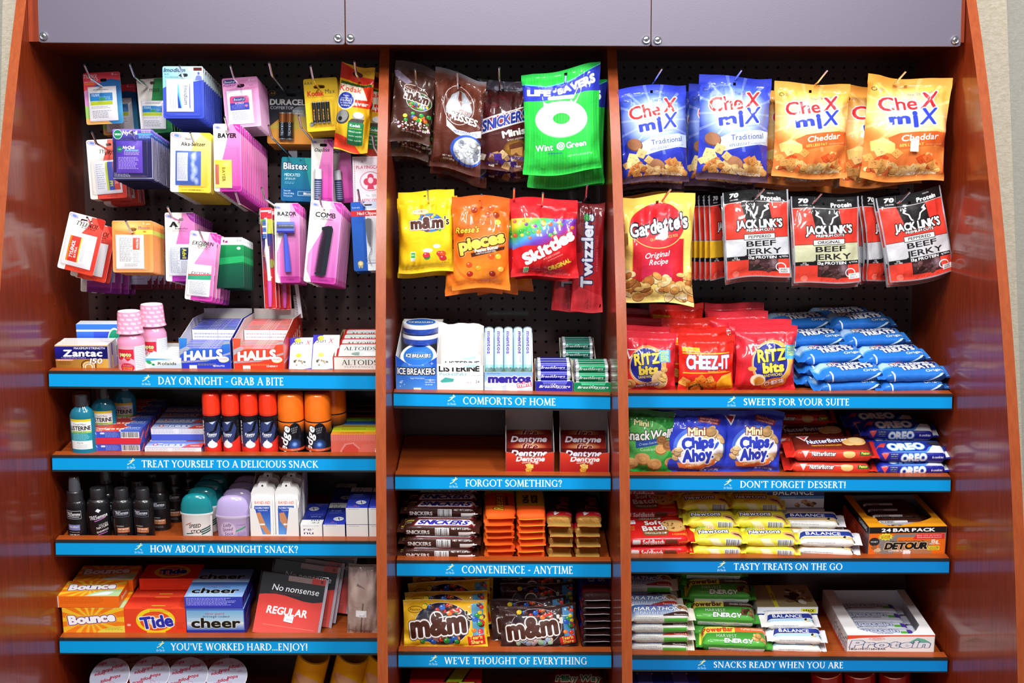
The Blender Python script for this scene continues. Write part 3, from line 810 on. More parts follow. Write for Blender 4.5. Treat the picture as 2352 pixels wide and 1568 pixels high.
def card_item(name,label,cat,cx,cy,w,h,rot,Y,art,bl=None,sach=None,extra=None,slot=(0,.42,.16),group=None,bd=.009,r=.004,seed=0,rough=.4):
    s=SC(Y,cy);W,H=w/s,h/s
    base=hang_m(cx,cy,Y,rot)
    m=amat(art,'card_print',rough,.25) if isinstance(art,Art) else art
    o=root(name,label,cat,None,group)
    c=plate(W,H,r,m,slot and (slot[0]*W,slot[1]*H,slot[2]*W,.0065));adopt(o,c)
    f=lambda x,y:((x/w-.5)*W,(.5-y/h)*H)
    if sach:
        x0,y0,x1,y1,sa=sach[:5];(a,b),(c_,d)=f(x0,y0),f(x1,y1)
        q=pillow(c_-a,b-d,bd*.75,amat(sa,'sachet_print',.35,.2) if isinstance(sa,Art) else sa,seed=seed)
        q.location=((a+c_)/2,-.001,(b+d)/2)
        if len(sach)>5:q.rotation_euler=(0,math.radians(sach[5]),0)
        adopt(o,q)
    if bl:
        x0,y0,x1,y1=bl;(a,b),(c_,d)=f(x0,y0),f(x1,y1)
        q=blister(a,c_,d,b,bd);adopt(o,q)
    if extra:extra(o,f,W,H)
    o.matrix_world=base
    return o,base
# ================================================================ prints of the hanging cards
def oval(a,x,y,s=1):
    a.ell(x,y,9*s,4.2*s,'c04050',rot=12);a.ell(x,y,8*s,3.6*s,'b8c8ee',rot=12);a.ell(x+1,y,5*s,2.4*s,'6f86cc',rot=12)
def hcard(w,h,c1,c2,title,tc='101014',sub=None,sub2=None,f=0,th=9,ty=32,tw=None,k=2.2,edge=.5,low=None,sh=.15,b=.01,split=None,tx=None):
    """white card with a coloured sweep on the right"""
    a=Art(w,h,'f3efe6',k)
    s=split or [(.58,0),(.52,.18),(.38,.42),(.2,.68),(.2,1.0)]
    a.poly([(w*x,h*y) for x,y in s]+[(w,h),(w,0)],c1)
    B=a._box(w*.2,0,w,h);X,Y,sl=B
    mask=(np.abs(a.a[sl]-hexc(c1)).sum(2)<.05)
    t=np.clip((Y/h-.1)*1.1,0,1)[...,None];a.a[sl]=np.where(mask[...,None],hexc(c1)*(1-t)+hexc(c2)*t,a.a[sl])
    if edge:a.poly([(w*.7,0),(w,0),(w,h*.15),(w*.84,h*.1)],low or c2);a.text('EVERYDAY',w*.87,h*.055,3.2,'f0d8f0',rot=38,w=w*.2)
    oval(a,w*.14,h*.055,w/75)
    a.text(title,tx or w*.5,ty+2,th*1.2,tc,f=f,sh=sh,w=tw and tw*1.12,b=b+.025)
    if sub:a.text(sub,(tx or w*.5)+w*.05,ty+th*1.25,th*.45,tc,sh=.1,w=(tw or w*.5)*.7)
    if sub2:a.text(sub2,(tx or w*.5),ty+th*1.9,th*.4,'886677',w=(tw or w*.5)*.8)
    a.poly([(w*.22,h*.92),(w,h*.92),(w,h),(w*.22,h)],low or c2);a.text('4 CAPLETS',w*.6,h*.96,3,'302030',w=w*.3)
    a.rect(0,0,w,.8,'ffffff');a.rect(0,0,.8,h,'ffffff');a.rect(w-.8,0,w,h,'f6dbe8',0,.7)
    return a
def tysach(w,h,k=2.2):
    a=Art(w,h,'efeef2',k);a.rect(w*.06,h*.1,w*.88,h*.105,'999999');a.lines(w*.2,h*.08,w*.8,h*.13,1)
    a.rect(w*.07,h*.19,w*.87,h*.42,'2080c8');a.text('TYLENOL',w*.27,h*.25,5,'ffffff',f=1,sh=.2,w=w*.32,b=.03);a.lines(w*.4,h*.3,w*.84,h*.41,3,'ffffff')
    a.rect(w*.42,h*.33,w*.62,h*.4,'3aa050');a.rect(w*.08,h*.43,w*.86,h*.54,'bccf2a');a.lines(w*.1,h*.58,w*.8,h*.66,2,'777777');a.lines(w*.12,h*.7,w*.84,h*.93,6,'444450')
    return a
def a_cold():
    w,h=86,118;a=Art(w,h,'2c74b8',2.2)
    a.grad(0,0,w,h,'f04058','e85a50');a.poly([(w*.55,h*.16),(w*.75,h*.13),(w,h*.17),(w,h),(w*.62,h),(w*.2,h*.9),(w*.12,h*.5),(w*.3,h*.25)],'1d6cb4')
    a.glow(w*.98,h*.75,w*.4,h*.4,'58b4d8',.8);a.poly([(0,h*.35),(w*.12,h*.32),(w*.14,h),(0,h)],'d088c0');a.poly([(0,h*.62),(w*.1,h*.66),(w*.12,h),(0,h)],'9ac860')
    a.poly([(0,h*.88),(w*.5,h*.88),(w*.7,h),(0,h)],'f0b060')
    a.text('TYLENOL',w*.2,8,8,'ffffff',f=1,w=32,sh=.15,b=.04);a.text('COLD',w*.3,16,4.4,'ffffff',b=.03);a.text('HEAD CONGESTION',w*.2,21,2.8,'ffffff',w=30);a.rect(2,24,w*.3,27,'f08030')
    a.text('4',w*.79,5,5,'ffffff',b=.06);a.text('caplets',w*.89,6,3,'ffffff',w=12)
    return a
def a_imod():
    w,h=94,118;a=Art(w,h,'a8dce0',2.2)
    a.grad(0,0,w,h*.5,'8fd0dc','d8eef0',(1,0));a.poly([(0,h*.42),(w*.1,h*.38),(w,h*.26),(w,h),(0,h)],'3c52c8');a.grad(0,h*.7,w,h,'4058cc','2c40b8',a=.7)
    a.text('Imodium',w*.3,8.5,9,'1a2250',sh=.25,w=50,b=.02);a.text('A-D',9,18,4,'2a4a70');a.text('Anti-Diarrheal',20,24,3.4,'508088',w=32)
    a.ell(w*.66,7,4,2.4,'e8f4f8');a.rect(w*.76,3,w*.96,10,'381010');a.text('DUAL PACK',w*.86,6.5,2.6,'e02020')
    a.ell(w*.88,16,2.6,3.4,'6070c8');a.poly([(w*.79,32),(w*.82,22),(w*.88,20),(w*.95,23),(w*.97,32)],'7884d0')
    a.ell(w*.5,21,10,3,'2a3050');a.rect(1,1,w-1,2,'e8f4f8')
    return a
def s_imod():
    a=Art(62,74,'f6f3ee',2.2);a.text('Imodium',46,37,9,'2a3c58',rot=90,w=44,sh=.2);a.poly([(27,12),(29,12),(36,66),(27,66)],'50b8c0');a.poly([(27,30),(34,66),(27,66)],'3040b0')
    for x in (8,12,16,20):a.rect(x,8,x+1.4,66,'98a0b4',0,.7)
    a.rect(53,10,55,66,'4a68b8');return a
def a_ben():
    w,h=83,113;a=Art(w,h,'e9a8d2',2.2);a.grad(0,0,w,h,'e590c8','eec0e0')
    a.rect(3,4,w*.4,13,'3c3c98',5);a.rect(4,5,w*.39,12,'20307c',4);a.text('Benadryl',w*.21,8.5,5,'ffffff',sh=.2,w=24,b=.03);a.text('ALLERGY',w*.2,16.5,4,'502070',w=30,b=.02);a.lines(10,20,26,22,1)
    a.text('2',w*.76,6,5,'ffffff',sh=.2);a.lines(w*.45,6,w*.75,14,4,'d04888');a.lines(w*.8,5,w*.97,9,2,'ffffff');a.text('PACK',w*.8,19,2.5,'9040a0');a.lines(w*.6,23,w*.98,27,2,'e02880')
    a.ell(w*.5,20,8,3,'301828');return a
def s_ben():
    a=Art(56,72,'f1eef6',2.2);a.rect(7,12,49,66,'f6f4fa',5);a.rect(7,12,49,30,'e0508c',5);a.rect(7,27,49,42,'3c44b8');a.rect(14,15,42,24,'30408c',5);a.text('Benadryl',28,19.5,5,'ffffff',sh=.2,w=24)
    a.text('ALLERGY',28,28,4,'ffffff',w=20,b=.02);a.lines(10,32,46,41,3,'c8d0ff');a.rect(40,31,46,36,'e878b0',2);a.lines(10,46,46,64,6,'8890b8');return a
def a_dur():
    w,h=112,124;a=Art(w,h,'2a2c36',2.2)
    a.poly([(0,h*.72)]+[(w*t,h*(.72-.3*math.sin(t*2.6))) for t in (.1,.2,.35,.5,.65,.8,1)]+[(w,h),(0,h)],'e29a3c')
    a.poly([(0,h*.74)]+[(w*t,h*(.74-.27*math.sin(t*2.6))) for t in (.1,.2,.35,.5,.65,.8,1)]+[(w,h*.8),(0,h)],'c4cc58',.6)
    a.grad(0,h*.72,w,h,'e8a040','e89034',a=.85)
    a.ell(w*.75,h*.4,26,12,'a8b0b8',.8);a.ell(w*.9,h*.45,12,9,'6a7484',.9)
    a.text('AA',13,9,5.5,'f0b850',b=.04,sh=.15);a.ell(11,9,9,6,'f0b850',ring=.7)
    a.text('DURACELL',52,29,12,'ffffff',b=.06,w=92);a.text('COPPERTOP',34,42,6.4,'c8ccd4',b=.04,w=54);a.text("WORLD'S",72,49,4,'f0f0f0',b=.03);a.text('#1 BRAND',72,54,4,'f0f0f0',b=.03)
    return a
def battery(o,f,x,y0,y1,r,d,txt='DURACELL',cols=('c87838','20242c'),name='battery',tc='c0c8d8',W=16):
    (a,b),(c,dd)=f(x,y0),f(x,y1);L=b-dd
    A=Art(W*2,y1-y0,cols[1],2.2);
    if cols[0]:A.rect(0,0,W*2,(y1-y0)*.36,cols[0])
    A.text(txt,W,(y1-y0)*.62,W*.42,tc,rot=90,b=.04,w=(y1-y0)*.52)
    A.rect(0,0,W*2,1.5,'e0e0e0');A.rect(0,y1-y0-1.5,W*2,y1-y0,'c0c0c0')
    mb=MB();m=amat(A,'battery_print',.25,.3,.6)
    mb.lathe([(.0001,0),(r,0),(r,L),(r*.4,L),(r*.4,L+.001),(.0001,L+.001)],lambda i:m if i==1 else M_chrome,n=16,uvz=(0,L))
    q=mb.build(name);q.location=(a,-d,dd);adopt(o,q);return q
def a_kmax():
    w,h=78,120;a=Art(w,h,'f4c81e',2.2);a.text('AAA',11,10,6.5,'8a7a30',w=20,b=.04);a.text('4',24,8,4.5,'8a7a30');a.ell(w*.45,19,13,4,'8a5a18')
    a.text('Kodak',26,34,11,'e83820',b=.06,w=38);a.text('Max',60,31,10,'5a5040',w=24);a.rect(8,42,66,43,'c09018');a.rect(5,108,w-5,112,'f0b010');a.text('high performance batteries',w/2,110,2.6,'806010',w=44)
    a.ell(12,104,5.5,5.5,'707468');a.text('1.5V',12,104,3,'ffffff');return a
def a_kcam():
    w,h=78,196;a=Art(w,h,'f2b51e',2.2)
    a.poly([(0,0),(w,22),(w,40),(0,34)],'e6331c');a.poly([(w*.55,0),(w,0),(w,28),(w*.62,20)],'eab024');a.ell(w*.8,12,7,4,'b07818',ring=.6,rot=15);a.ell(w*.5,18,12,6,'501008')
    a.rect(4,40,w-4,46,'3a5a28');a.rect(2,46,w-6,82,'f6ead0');a.poly([(w*.7,46),(w,46),(w,90),(w*.9,82)],'e83a1c')
    a.text('Kodak',28,55,12,'e8452c',w=50,b=.03);a.rect(34,78,w,96,'e6331c');a.text('Saver',52,87,9,'f6e8e0',b=.07,w=38)
    a.ell(20,82,21.5,21.5,'f0e060');a.ell(20,82,20,20,'ffffff');a.ell(20,82,18.5,18.5,'283a9c')
    for i,t in enumerate(('Return','your Film to','WAL-MART','for Quality Film','Developing')):a.text(t,20,71+i*5.5,3.6 if i != 2 else 4.8,'f4f4ff',b=.03,w=(14,25,29,27,21)[i])
    a.ell(16,120,15,17,'3a3a3c',rot=35);a.ell(15,118,13,15,'8a8a88',rot=35);a.ell(11,124,5,5,'202020');a.ell(52,116,13,9,'989890');a.ell(52,113,11,7,'f8f8f4');a.poly([(38,122),(66,122),(62,140),(30,130)],'484440')
    a.poly([(0,140),(w,150),(w,h),(0,h)],'e8b422');a.poly([(0,158),(w*.5,168),(w*.8,h),(0,h*.98)],'e03c20')
    a.rect(30,130,66,178,'1f7a48',3);a.text('Kodak',47,137,5.6,'ffffff',b=.05,w=24);a.rect(33,143,63,144,'e0c030')
    for i,t in enumerate(('Global Leader','Leader mondial','Lider mundial')):a.text(t,48,150+i*9,3.2,'f0f0e0',b=.03,w=30)
    return a
# ================================================================ left bay: cards on hooks
GP='carded medicines hanging in the left bay'
def hookset(L):
    for px,py,wh in L:hook(px,py,wh)
hookset([(193.5,149,'holding the red and blue cold tablet cards'),(298,147,'holding the green and white tablet cards'),(412,150.5,'holding the light blue stomach tablet cards'),
 (529,151,'holding the pink allergy tablet cards'),(618,144,'holding the black and copper battery cards'),(713,152,'holding the yellow battery card'),(814,141,'holding the yellow disposable camera pouch'),
 (210,303,'holding the red and white night tablet cards'),(303,303,'holding the dark blue night cold cards'),(437,304,'holding the yellow fizzy tablet cards'),(516,269,'holding the long pink and white aspirin cards'),
 (617,288,'holding the teal lip balm cards'),(686,265,'holding the pink lip stick cards'),(856,311,'holding the playing cards'),
 (200,499,'holding the red extra strength cards'),(289,507,'holding the orange tablet cards'),(385,475,'holding the tall pink and white pain tablet cards'),(457,528,'holding the lowest pink headache tablet cards'),
 (541,442,'holding the toothbrush cards'),(601,431,'holding the razor cards'),(733,448,'holding the comb cards'),(822,436,'holding the nail clipper card')])
# row 1
o,b=card_item('medicine_card','red and blue cold tablet card, front one on the top left hook','medicine',237,225.5,85,117,-3,-.207,a_cold(),(8,30,80,112),(9,32,74,110,tysach(65,78)),group=GP,slot=(.04,.35,.18))
stack(o,b,4,0,'red and blue cold tablet stack','cold tablet card',GP,offs=[0,.125,.14,.15])
o,b=card_item('medicine_card','green and white cold tablet card with a tilt, front of its hook','medicine',355,243,72,124,-4,-.19,hcard(72,124,'2f9a50','0d7a3a','TYLENOL',f=1,th=5,ty=24,tw=22,sub='COLD',split=[(.56,0),(.5,.15),(.44,.35),(.3,.6),(.3,1)],tx=39,low='0f6a38',edge=0),(6,46,62,118),(4,50,60,114,tysach(56,64),4),group=GP)
stack(o,b,6,.018,'green and white cold tablet stack','green cold tablet card',GP)
o,b=card_item('medicine_card','light blue stomach tablet card on a full hook in the top row','medicine',421,212,93,118,0,-.30,a_imod(),(6,28,88,112),(8,29,70,103,s_imod()),group=GP,slot=(.02,.33,.2))
stack(o,b,10,.021,'light blue stomach tablet stack','stomach tablet card',GP,jit=.5)
o,b=card_item('medicine_card','pink allergy tablet card, front one of the top row stack','medicine',555,235,82,113,-4,-.23,a_ben(),(6,26,72,108),(8,29,66,106,s_ben()),group=GP,slot=(.02,.34,.2))
stack(o,b,8,.017,'pink allergy tablet stack','allergy card',GP,jit=.6)
def _dur(o,f,W,H):
    battery(o,f,36,54,114,.0095*.85,.007,cols=('b87038','20242c'));battery(o,f,53,54,114,.0095*.85,.007,cols=('b87038','20242c'))
    q=blister(f(26,50)[0],f(62,50)[0],f(0,117)[1],f(0,51)[1],.015);adopt(o,q)
GB='battery cards in the top row of the left bay'
o,b=card_item('battery_card','black and copper two-battery card, front of its stack','batteries',669,268,110,124,1,-.11,a_dur(),None,None,_dur,group=GB,slot=(.0,.40,.2))
stack(o,b,8,.0118,'black and copper battery stack','two-battery card',GB,jit=1.2)
def _km(o,f,W,H):
    for i in range(4):battery(o,f,20+i*10.6,54,102,.0044,.005,'Kodak',('','30343c'),tc='f0b040',W=12)
    adopt(o,blister(f(14,0)[0],f(66,0)[0],f(0,106)[1],f(0,50)[1],.012))
o,b=card_item('battery_card','yellow four-battery card, front one in the top row','batteries',739.5,240,77,120,-4,-.2,a_kmax(),None,None,_km,group=GB,slot=(-.04,.335,.33))
stack(o,b,7,.014,'yellow battery stack','four-battery card',GB)
# camera pouch: thick printed pouch
def pouch(cx,cy,w,h,rot,Y,art,label,puff,seed,name='camera_pouch',cat='camera',group=None,**k):
    s=SC(Y,cy);o=root(name,label,cat,None,group)
    q=bag(w/s,h/s,puff,amat(art,'film_print',.28,.4,crinkle=.25),seed,hole=k.pop('hole',None),name='film_bag',**k);adopt(o,q)
    base=hang_m(cx,cy,Y,rot);o.matrix_world=base;return o,base
ac=a_kcam()
o,b=pouch(814,250,80,196,6,-.22,ac,'yellow and red disposable camera pouch beside the left divider',.045,3,st=.2,sb=.08,wave=1.6,pinch=.02,group='disposable cameras')
clone(o,Matrix.Translation((.035,.06,-.005)) @ b,'second disposable camera pouch, half hidden at the left divider',None,'disposable cameras')
# row 2
def a_typm():
    a=hcard(85,135,'e86858','d83838','TYLENOL',f=1,th=7,ty=25,tw=40,sub='PM',low='e04838',edge=0,tx=50);return a
def s_pm():
    a=Art(62,80,'eef0f6',2.2);a.lines(5,8,26,70,12,'8090b0');a.rect(28,4,33,72,'c8d838');a.rect(33,4,46,72,'5058b8');a.rect(46,4,58,72,'e05048');a.text('PM',39,56,7,'d8e048',rot=90,b=.05);a.text('TYLENOL',51,38,7,'ffffff',rot=90,w=44,f=1);return a
o,b=card_item('medicine_card','red and white night tablet card behind the dark blue one','medicine',245,388,84,135,-3,-.205,a_typm(),(6,44,76,124),(14,48,74,124,s_pm(),-2),group=GP,slot=(.1,.41,.16))
stack(o,b,12,0,'red and white night tablet stack','night tablet card',GP,offs=[0,.012,.02,.028,.036,.044,.1,.11,.12,.13,.14,.15])
def a_nyq():
    w,h=91,117;a=Art(w,h,'201c50',2.2);a.grad(0,0,w,30,'6c58c8','20205c');a.rect(0,0,w,4,'8a70e0')
    a.ell(12,12,10.5,11,'e8e8f0');a.ell(12,12,9.4,10,'187850');a.text('VICKS',12,12,4,'ffffff',b=.05,w=15);a.text('NyQuil',40,8,8.5,'ffffff',b=.05,sh=.1,w=34)
    a.rect(57,10,90,22,'2a4a9c');a.lines(66,3,88,10,2,'ffffff',1);a.lines(60,12,88,22,4,'c8e0ff',1);a.rect(57,10,90,13,'50b0e8')
    a.rect(0,112,w-2,113,'f0f0f0');a.rect(w-1.6,20,w-.6,113,'e8e0f0');a.lines(2,100,40,111,4,'d0d0e0',.9);return a
def s_nyq():
    a=Art(62,74,'5038a0',2.2);a.grad(0,0,62,74,'4430a0','6040b4',(1,1));a.ell(9,20,7,7,'187850',ring=0);a.text('VICKS',9,20,3,'ffffff',w=10);a.text('NyQuil',31,16,6.5,'ffffff',b=.05,w=28,sh=.15);a.lines(20,23,56,34,4,'d8d0ff',.9);a.rect(22,21,54,23.4,'60b8f0');a.lines(5,38,56,66,9,'e0dcff',.8);return a
o,b=card_item('medicine_card','dark blue night cold card with purple sachet, front of a dense stack','medicine',305,355,91,116,0,-.31,a_nyq(),(4,22,82,110),(8,26,68,100,s_nyq()),group=GP,slot=(0,.4,.15))
stack(o,b,13,.0125,'dark blue night cold stack','night cold card',GP,jit=.6)
def s_alka():
    a=Art(60,78,'4a66b8',2.2);a.rect(4,4,30,68,'d8dce8');a.lines(6,6,28,66,22,'707890');
    for x,y,r in ((44,14,8),(42,30,6),(46,44,9),(42,60,7),(50,68,6)):a.glow(x,y,r,r*1.6,'e8ecf8',.8)
    return a
a=hcard(93,136,'f6dc8a','f0bc34','Alka-Seltzer',f=0,th=7,ty=24,tw=50,low='f2c93c',split=[(.8,0),(.6,.15),(.45,.4),(.2,.75),(.2,1)],edge=0,sh=.1,tx=52,b=.004)
a.poly([(66,0),(93,0),(93,20)],'e8e03a');a.text('2 EFFERVESCENT TABLETS',50,131,3,'604000',w=54)
o,b=card_item('medicine_card','cream and yellow fizzy tablet card, front one of a long stack','medicine',438,373,93,136,1.5,-.30,a,(8,38,84,122),(12,42,70,120,s_alka()),group=GP,slot=(-.03,.4,.24))
stack(o,b,15,.0155,'cream and yellow fizzy tablet stack','fizzy tablet card',GP,jit=.4)
PK=('ee7cbc','d844a0')
a=hcard(63,155,'f08cc4','d84aa4','BAYER',th=8,ty=25,tw=38,sh=.1,low='b83098',b=.05)
sb_=Art(40,62,'f0ea40',2.2);sb_.grad(0,0,40,62,'f6ec30','f8f490');sb_.rect(2,10,11,54,'d07060');sb_.text('BAYER',22,32,7,'806018',rot=90,b=.05,w=32)
o,b=card_item('medicine_card','long pink and white aspirin card, front one of the longest stack','medicine',522.5,362,63,154,0,-.30,a,(2,52,58,148),(2,82,41,146,sb_),group=GP,slot=(.0,.385,.16))
stack(o,b,16,.0168,'long pink and white aspirin stack','aspirin card',GP,jit=.4,dx=.05,hs=.16)
def a_blis():
    w,h=84,100;a=Art(w,h,'106a98',2.2);a.grad(0,0,w,h,'148a98','0c5c90');a.poly([(w*.62,0),(w,0),(w,h),(w*.8,h*.7)],'2aa8a0');a.text('Blistex',32,20,14,'ffffff',o='0a3a60',ow=1.4,b=.04,w=56);a.text('MEDICATED',25,40,6.5,'e8f4f8',b=.02,w=36);a.text('LIP BALM',20,49,5,'e8f4f8',w=24)
    a.lines(8,56,34,62,2,'c8e0f0');a.rect(0,72,w,92,'0a5a94');a.text('Smooth',14,76,4,'ffffff',w=16);a.text('Easy-Gliding',18,82,4,'ffffff',w=24);a.text('Protection',16,88,4,'ffffff',w=20);a.rect(38,77,w,87,'c0dce8');a.rect(39,78,w,86,'206090');a.text('Blistex',62,82,5,'ffffff',b=.04);return a
GC='carded care articles in the left bay'
o,b=card_item('lip_balm_card','teal lip balm card behind the pink lip stick cards','lip balm',688,412,84,100,2,-.1,a_blis(),None,None,group=GC,slot=(.0,.44,.08))
stack(o,b,3,.022,'teal lip balm stack','lip balm card',GC)
def tube(o,f,x,y0,y1,r,d,capc,bodyc,name='lip_stick',split=.32,tilt=0):
    (a,b_),(c,dd)=f(x,y0),f(x,y1);L=b_-dd
    A=Art(30,60,bodyc,2);A.rect(0,0,30,60*split,capc)
    for k in range(9):A.rect(4,60*split+4+k*4,26,60*split+5.6+k*4,'e0e4f0',0,.7)
    m=amat(A,'stick_print',.3,.3);mb=MB();mb.lathe([(.0001,0),(r,0),(r,L),(r*.7,L+.001),(.0001,L+.001)],lambda i:m if i==1 else flat(capc),n=14,uvz=(0,L))
    q=mb.build(name);q.location=(a,-d,dd);q.rotation_euler=(0,math.radians(tilt),0);adopt(o,q)
def a_chap():
    a=hcard(50,148,'f49ad0','e03ca8','ChapStick',th=6,ty=24,tw=32,sh=.3,low='c03098',b=0);return a
def _ch(o,f,W,H):tube(o,f,17,70,140,.0085,.008,'eceef2','3a4470');adopt(o,blister(f(4,0)[0],f(44,0)[0],f(0,142)[1],f(0,56)[1],.016))
o,b=card_item('lip_stick_card','narrow pink card with a lip stick tube, left of two','lip balm',740,392,50,146,1,-.14,a_chap(),None,None,_ch,group=GC,slot=(.05,.40,.34))
clone(o,P(784,396,-.1).to_tuple() and Matrix.Translation(P(784,394,-.09)) @ Matrix.Rotation(math.radians(-4),4,'Y'),'narrow pink card with a lip stick tube, right of two',None,GC)
# playing cards
def a_play():
    w,h=78,108;a=Art(w,h,'f4eef2',2.2);a.rect(3,3,w-3,h-3,'d87890',2);a.rect(5,5,w-5,h-5,'f4e8ee',1)
    for i in range(26):a.ell(4+i*2.8,4,1,1,'ffffff');a.ell(4,4+i*4,1,1,'ffffff')
    a.text('A',22,12,6,'808890');a.text('PLAYINGCARDS',42,24,7,'d04868',b=.03,w=68);a.ell(40,56,24,22,'d04868',ring=1.2)
    for dx,dy,r in ((0,-8,7),(-8,3,8),(8,3,8)):a.ell(40+dx,54+dy,r,r,'d84060')
    a.poly([(36,56),(44,56),(48,74),(32,74)],'d84060');a.ell(40,54,6,7,'f4d0d8');a.rect(20,84,60,92,'f8f4f4');a.text('No. 555',40,88,5,'a09098');a.text('PLASTIC COATED',42,99,6,'d04868',b=.03,w=64)
    return a
s=SC(-.19);o=root('playing_cards','red and white pack of playing cards beside the left divider','playing cards')
mb=MB();W,H=78/s,108/s;mp_=amat(a_play(),'card_box_print',.35,.3);wh=flat('efe8ec',.4)
mb.box(-W/2,W/2,0,.018,-H/2,H/2,wh,front=mp_);q=mb.build('card_box');adopt(o,q)
mb=MB();mb.prism([(-W*.3,H/2),(W*.3,H/2),(W*.22,H/2+.022),(-W*.22,H/2+.022)],.004,.0048,plastic(),plastic());q=mb.build('hang_tab');adopt(o,q);q2=blister(-W/2-.001,W/2+.001,-H/2-.001,H/2+.001,.0012,.002,'clear_wrap');adopt(o,q2)
put(o,hang_m(850,414,-.19,-1))
# row 3
def s_tyl():
    a=Art(76,76,'f3f2f4',2.2);a.rect(10,9,15,66,'f08828');a.rect(15,9,39,66,'e23a30');a.text('TYLENOL',22,38,8.5,'ffffff',f=0,rot=-90,b=.05,sh=.2,w=40);a.text('EXTRA',32,44,5,'ffffff',rot=-90,b=.04);a.rect(39,9,42,66,'d8d83a')
    for x in (46,49,52):a.rect(x,12,x+1,62,'a0a0a8',0,.7)
    return a
a=hcard(84,134,'ee5040','e03024','TYLENOL',f=1,th=8,ty=19,tw=46,sub='EXTRA',low='e04028',sh=.3,edge=0,tx=46,split=[(.62,0),(.6,.15),(.45,.3),(.24,.6),(.2,1)]);a.poly([(62,0),(84,0),(84,26),(76,22),(66,8)],'c02820')
o,b=card_item('medicine_card','red and white extra strength card leaning left in the third row','medicine',187,560,84,132,14.5,-.31,a,(4,36,78,122),(6,42,74,120,s_tyl()),group=GP,slot=(0,.4,.33))
clone(o,Matrix.Translation(P(214,578,-.25)) @ Matrix.Rotation(math.radians(13),4,'Y'),'red extra strength card second from the front, third row',None,GP)
clone(o,Matrix.Translation(P(222,581,-.21)) @ Matrix.Rotation(math.radians(11),4,'Y'),'red extra strength card third from the front, third row',None,GP)
a=hcard(74,140,'d868c0','9c2c90','COLD',th=6,ty=24,tw=30,low='7c2080')
sx_=Art(56,60,'ccd0ea',2);sx_.lines(6,6,50,54,9,'9098c0')
o,b=card_item('medicine_card','purple and white card low behind the red extra strength cards','medicine',222,598,70,146,3,-.17,a,(6,50,66,128),(8,54,56,120,sx_),group=GP)
for i,(x,y) in enumerate(((244,601),(262,603),(277,604))):
    clone(o,Matrix.Translation(P(x,y,-.15+i*.03)) @ Matrix.Rotation(math.radians(2),4,'Y'),f'purple card {ORD[i+1]} from the front, low in the third row',None,GP)
def a_mot():
    w,h=93,118;a=Art(w,h,'f2964c',2.2);a.grad(0,0,w,h,'f09040','f4a060');a.glow(40,12,40,16,'f8d080',.9);a.text('2',72,6,4,'ffffff',b=.04);a.text('caplets',82,7,3,'ffffff',w=12)
    a.text('Motrin',73,16,7,'6a3a78',sh=.1,w=26,f=0);a.rect(52,21,w,31,'d8dc58');a.ell(74,25,4,2,'e88828');a.ell(47,19,9,3,'802010');a.rect(0,0,w,1,'f8c898');return a
def s_mot():
    a=Art(64,78,'f6f4f2',2.2);a.lines(9,7,40,62,22,'505058',.75);a.rect(40,7,55,34,'e8553c');a.text('MOTRIN',50,20,5,'ffffff',rot=90,w=22,b=.03);a.lines(40,38,56,64,8,'707078',.7);a.lines(20,66,56,74,2,'909090');return a
o,b=card_item('medicine_card','orange tablet card with white sachet, front of the third row stack','medicine',305,566,93,118,0,-.28,a_mot(),(6,22,84,112),(8,32,72,110,s_mot()),group=GP,slot=(0,.33,.2))
stack(o,b,8,.014,'orange tablet stack','orange tablet card',GP,jit=.4)
a=hcard(60,140,'b03050','7c1830','Caplets',th=5,ty=24,tw=26,low='6c1024')
o,b=card_item('medicine_card','dark red card nearest the pegboard below the orange tablets','medicine',318,595,60,140,0,-.09,a,None,(6,54,50,128,sx_),group=GP)
for i in range(6):clone(o,Matrix.Translation((.0125*(i+1),.004*(i+1),0)) @ b,f'dark red card {ORD[i+1]} in the fan below the orange tablets',None,GP)
a=hcard(68,158,'f08cc8','d858b4','Advil',f=1,th=9,ty=25,tw=42,sh=0,low='a030a0',b=.05,sub='Ibuprofen',sub2='2 COATED TABLETS')
sa_=Art(50,74,'e4e6f0',2.2);sa_.lines(4,8,28,68,24,'606878',.75);sa_.rect(28,8,47,36,'1c2c54');sa_.text('Advil',38,22,9,'e8e050',rot=90,b=.05,w=24);sa_.lines(30,40,46,68,9,'808898')
o,b=card_item('medicine_card','tall pink and white pain tablet card, front one under the fizzy stack','medicine',414,567,68,157,0,-.23,a,(4,60,62,146),(8,72,56,144,sa_),group=GP,slot=(.05,.40,.16))
stack(o,b,10,.02,'tall pink and white pain tablet stack','pain tablet card',GP,jit=.5)
a=hcard(64,158,'f4a0d0','f078bc','EXCEDRIN',f=0,th=7,ty=25,tw=44,sh=.25,low='c83ca0',b=0,sub='EXTRA',sub2='STRENGTH',split=[(.7,0),(.62,.2),(.45,.32),(.25,.46),(.28,.8),(.2,1)])
se_=Art(54,74,'f2f2f4',2.2);se_.text('EXCEDRIN',30,20,6.5,'101014',sh=.2,w=44);se_.poly([(0,27),(54,22),(54,33),(0,37)],'3aa880');se_.poly([(0,24),(54,20),(54,22),(0,27)],'e05050');se_.lines(6,40,48,70,12,'707880')
o,b=card_item('medicine_card','lowest pink headache tablet card with green-striped sachet, front one','medicine',462,611,63,158,6,-.27,a,(2,62,60,150),(4,76,56,148,se_),group=GP,slot=(.0,.41,.2))
stack(o,b,6,.037,'pink headache tablet stack','headache card',GP,jit=.5)
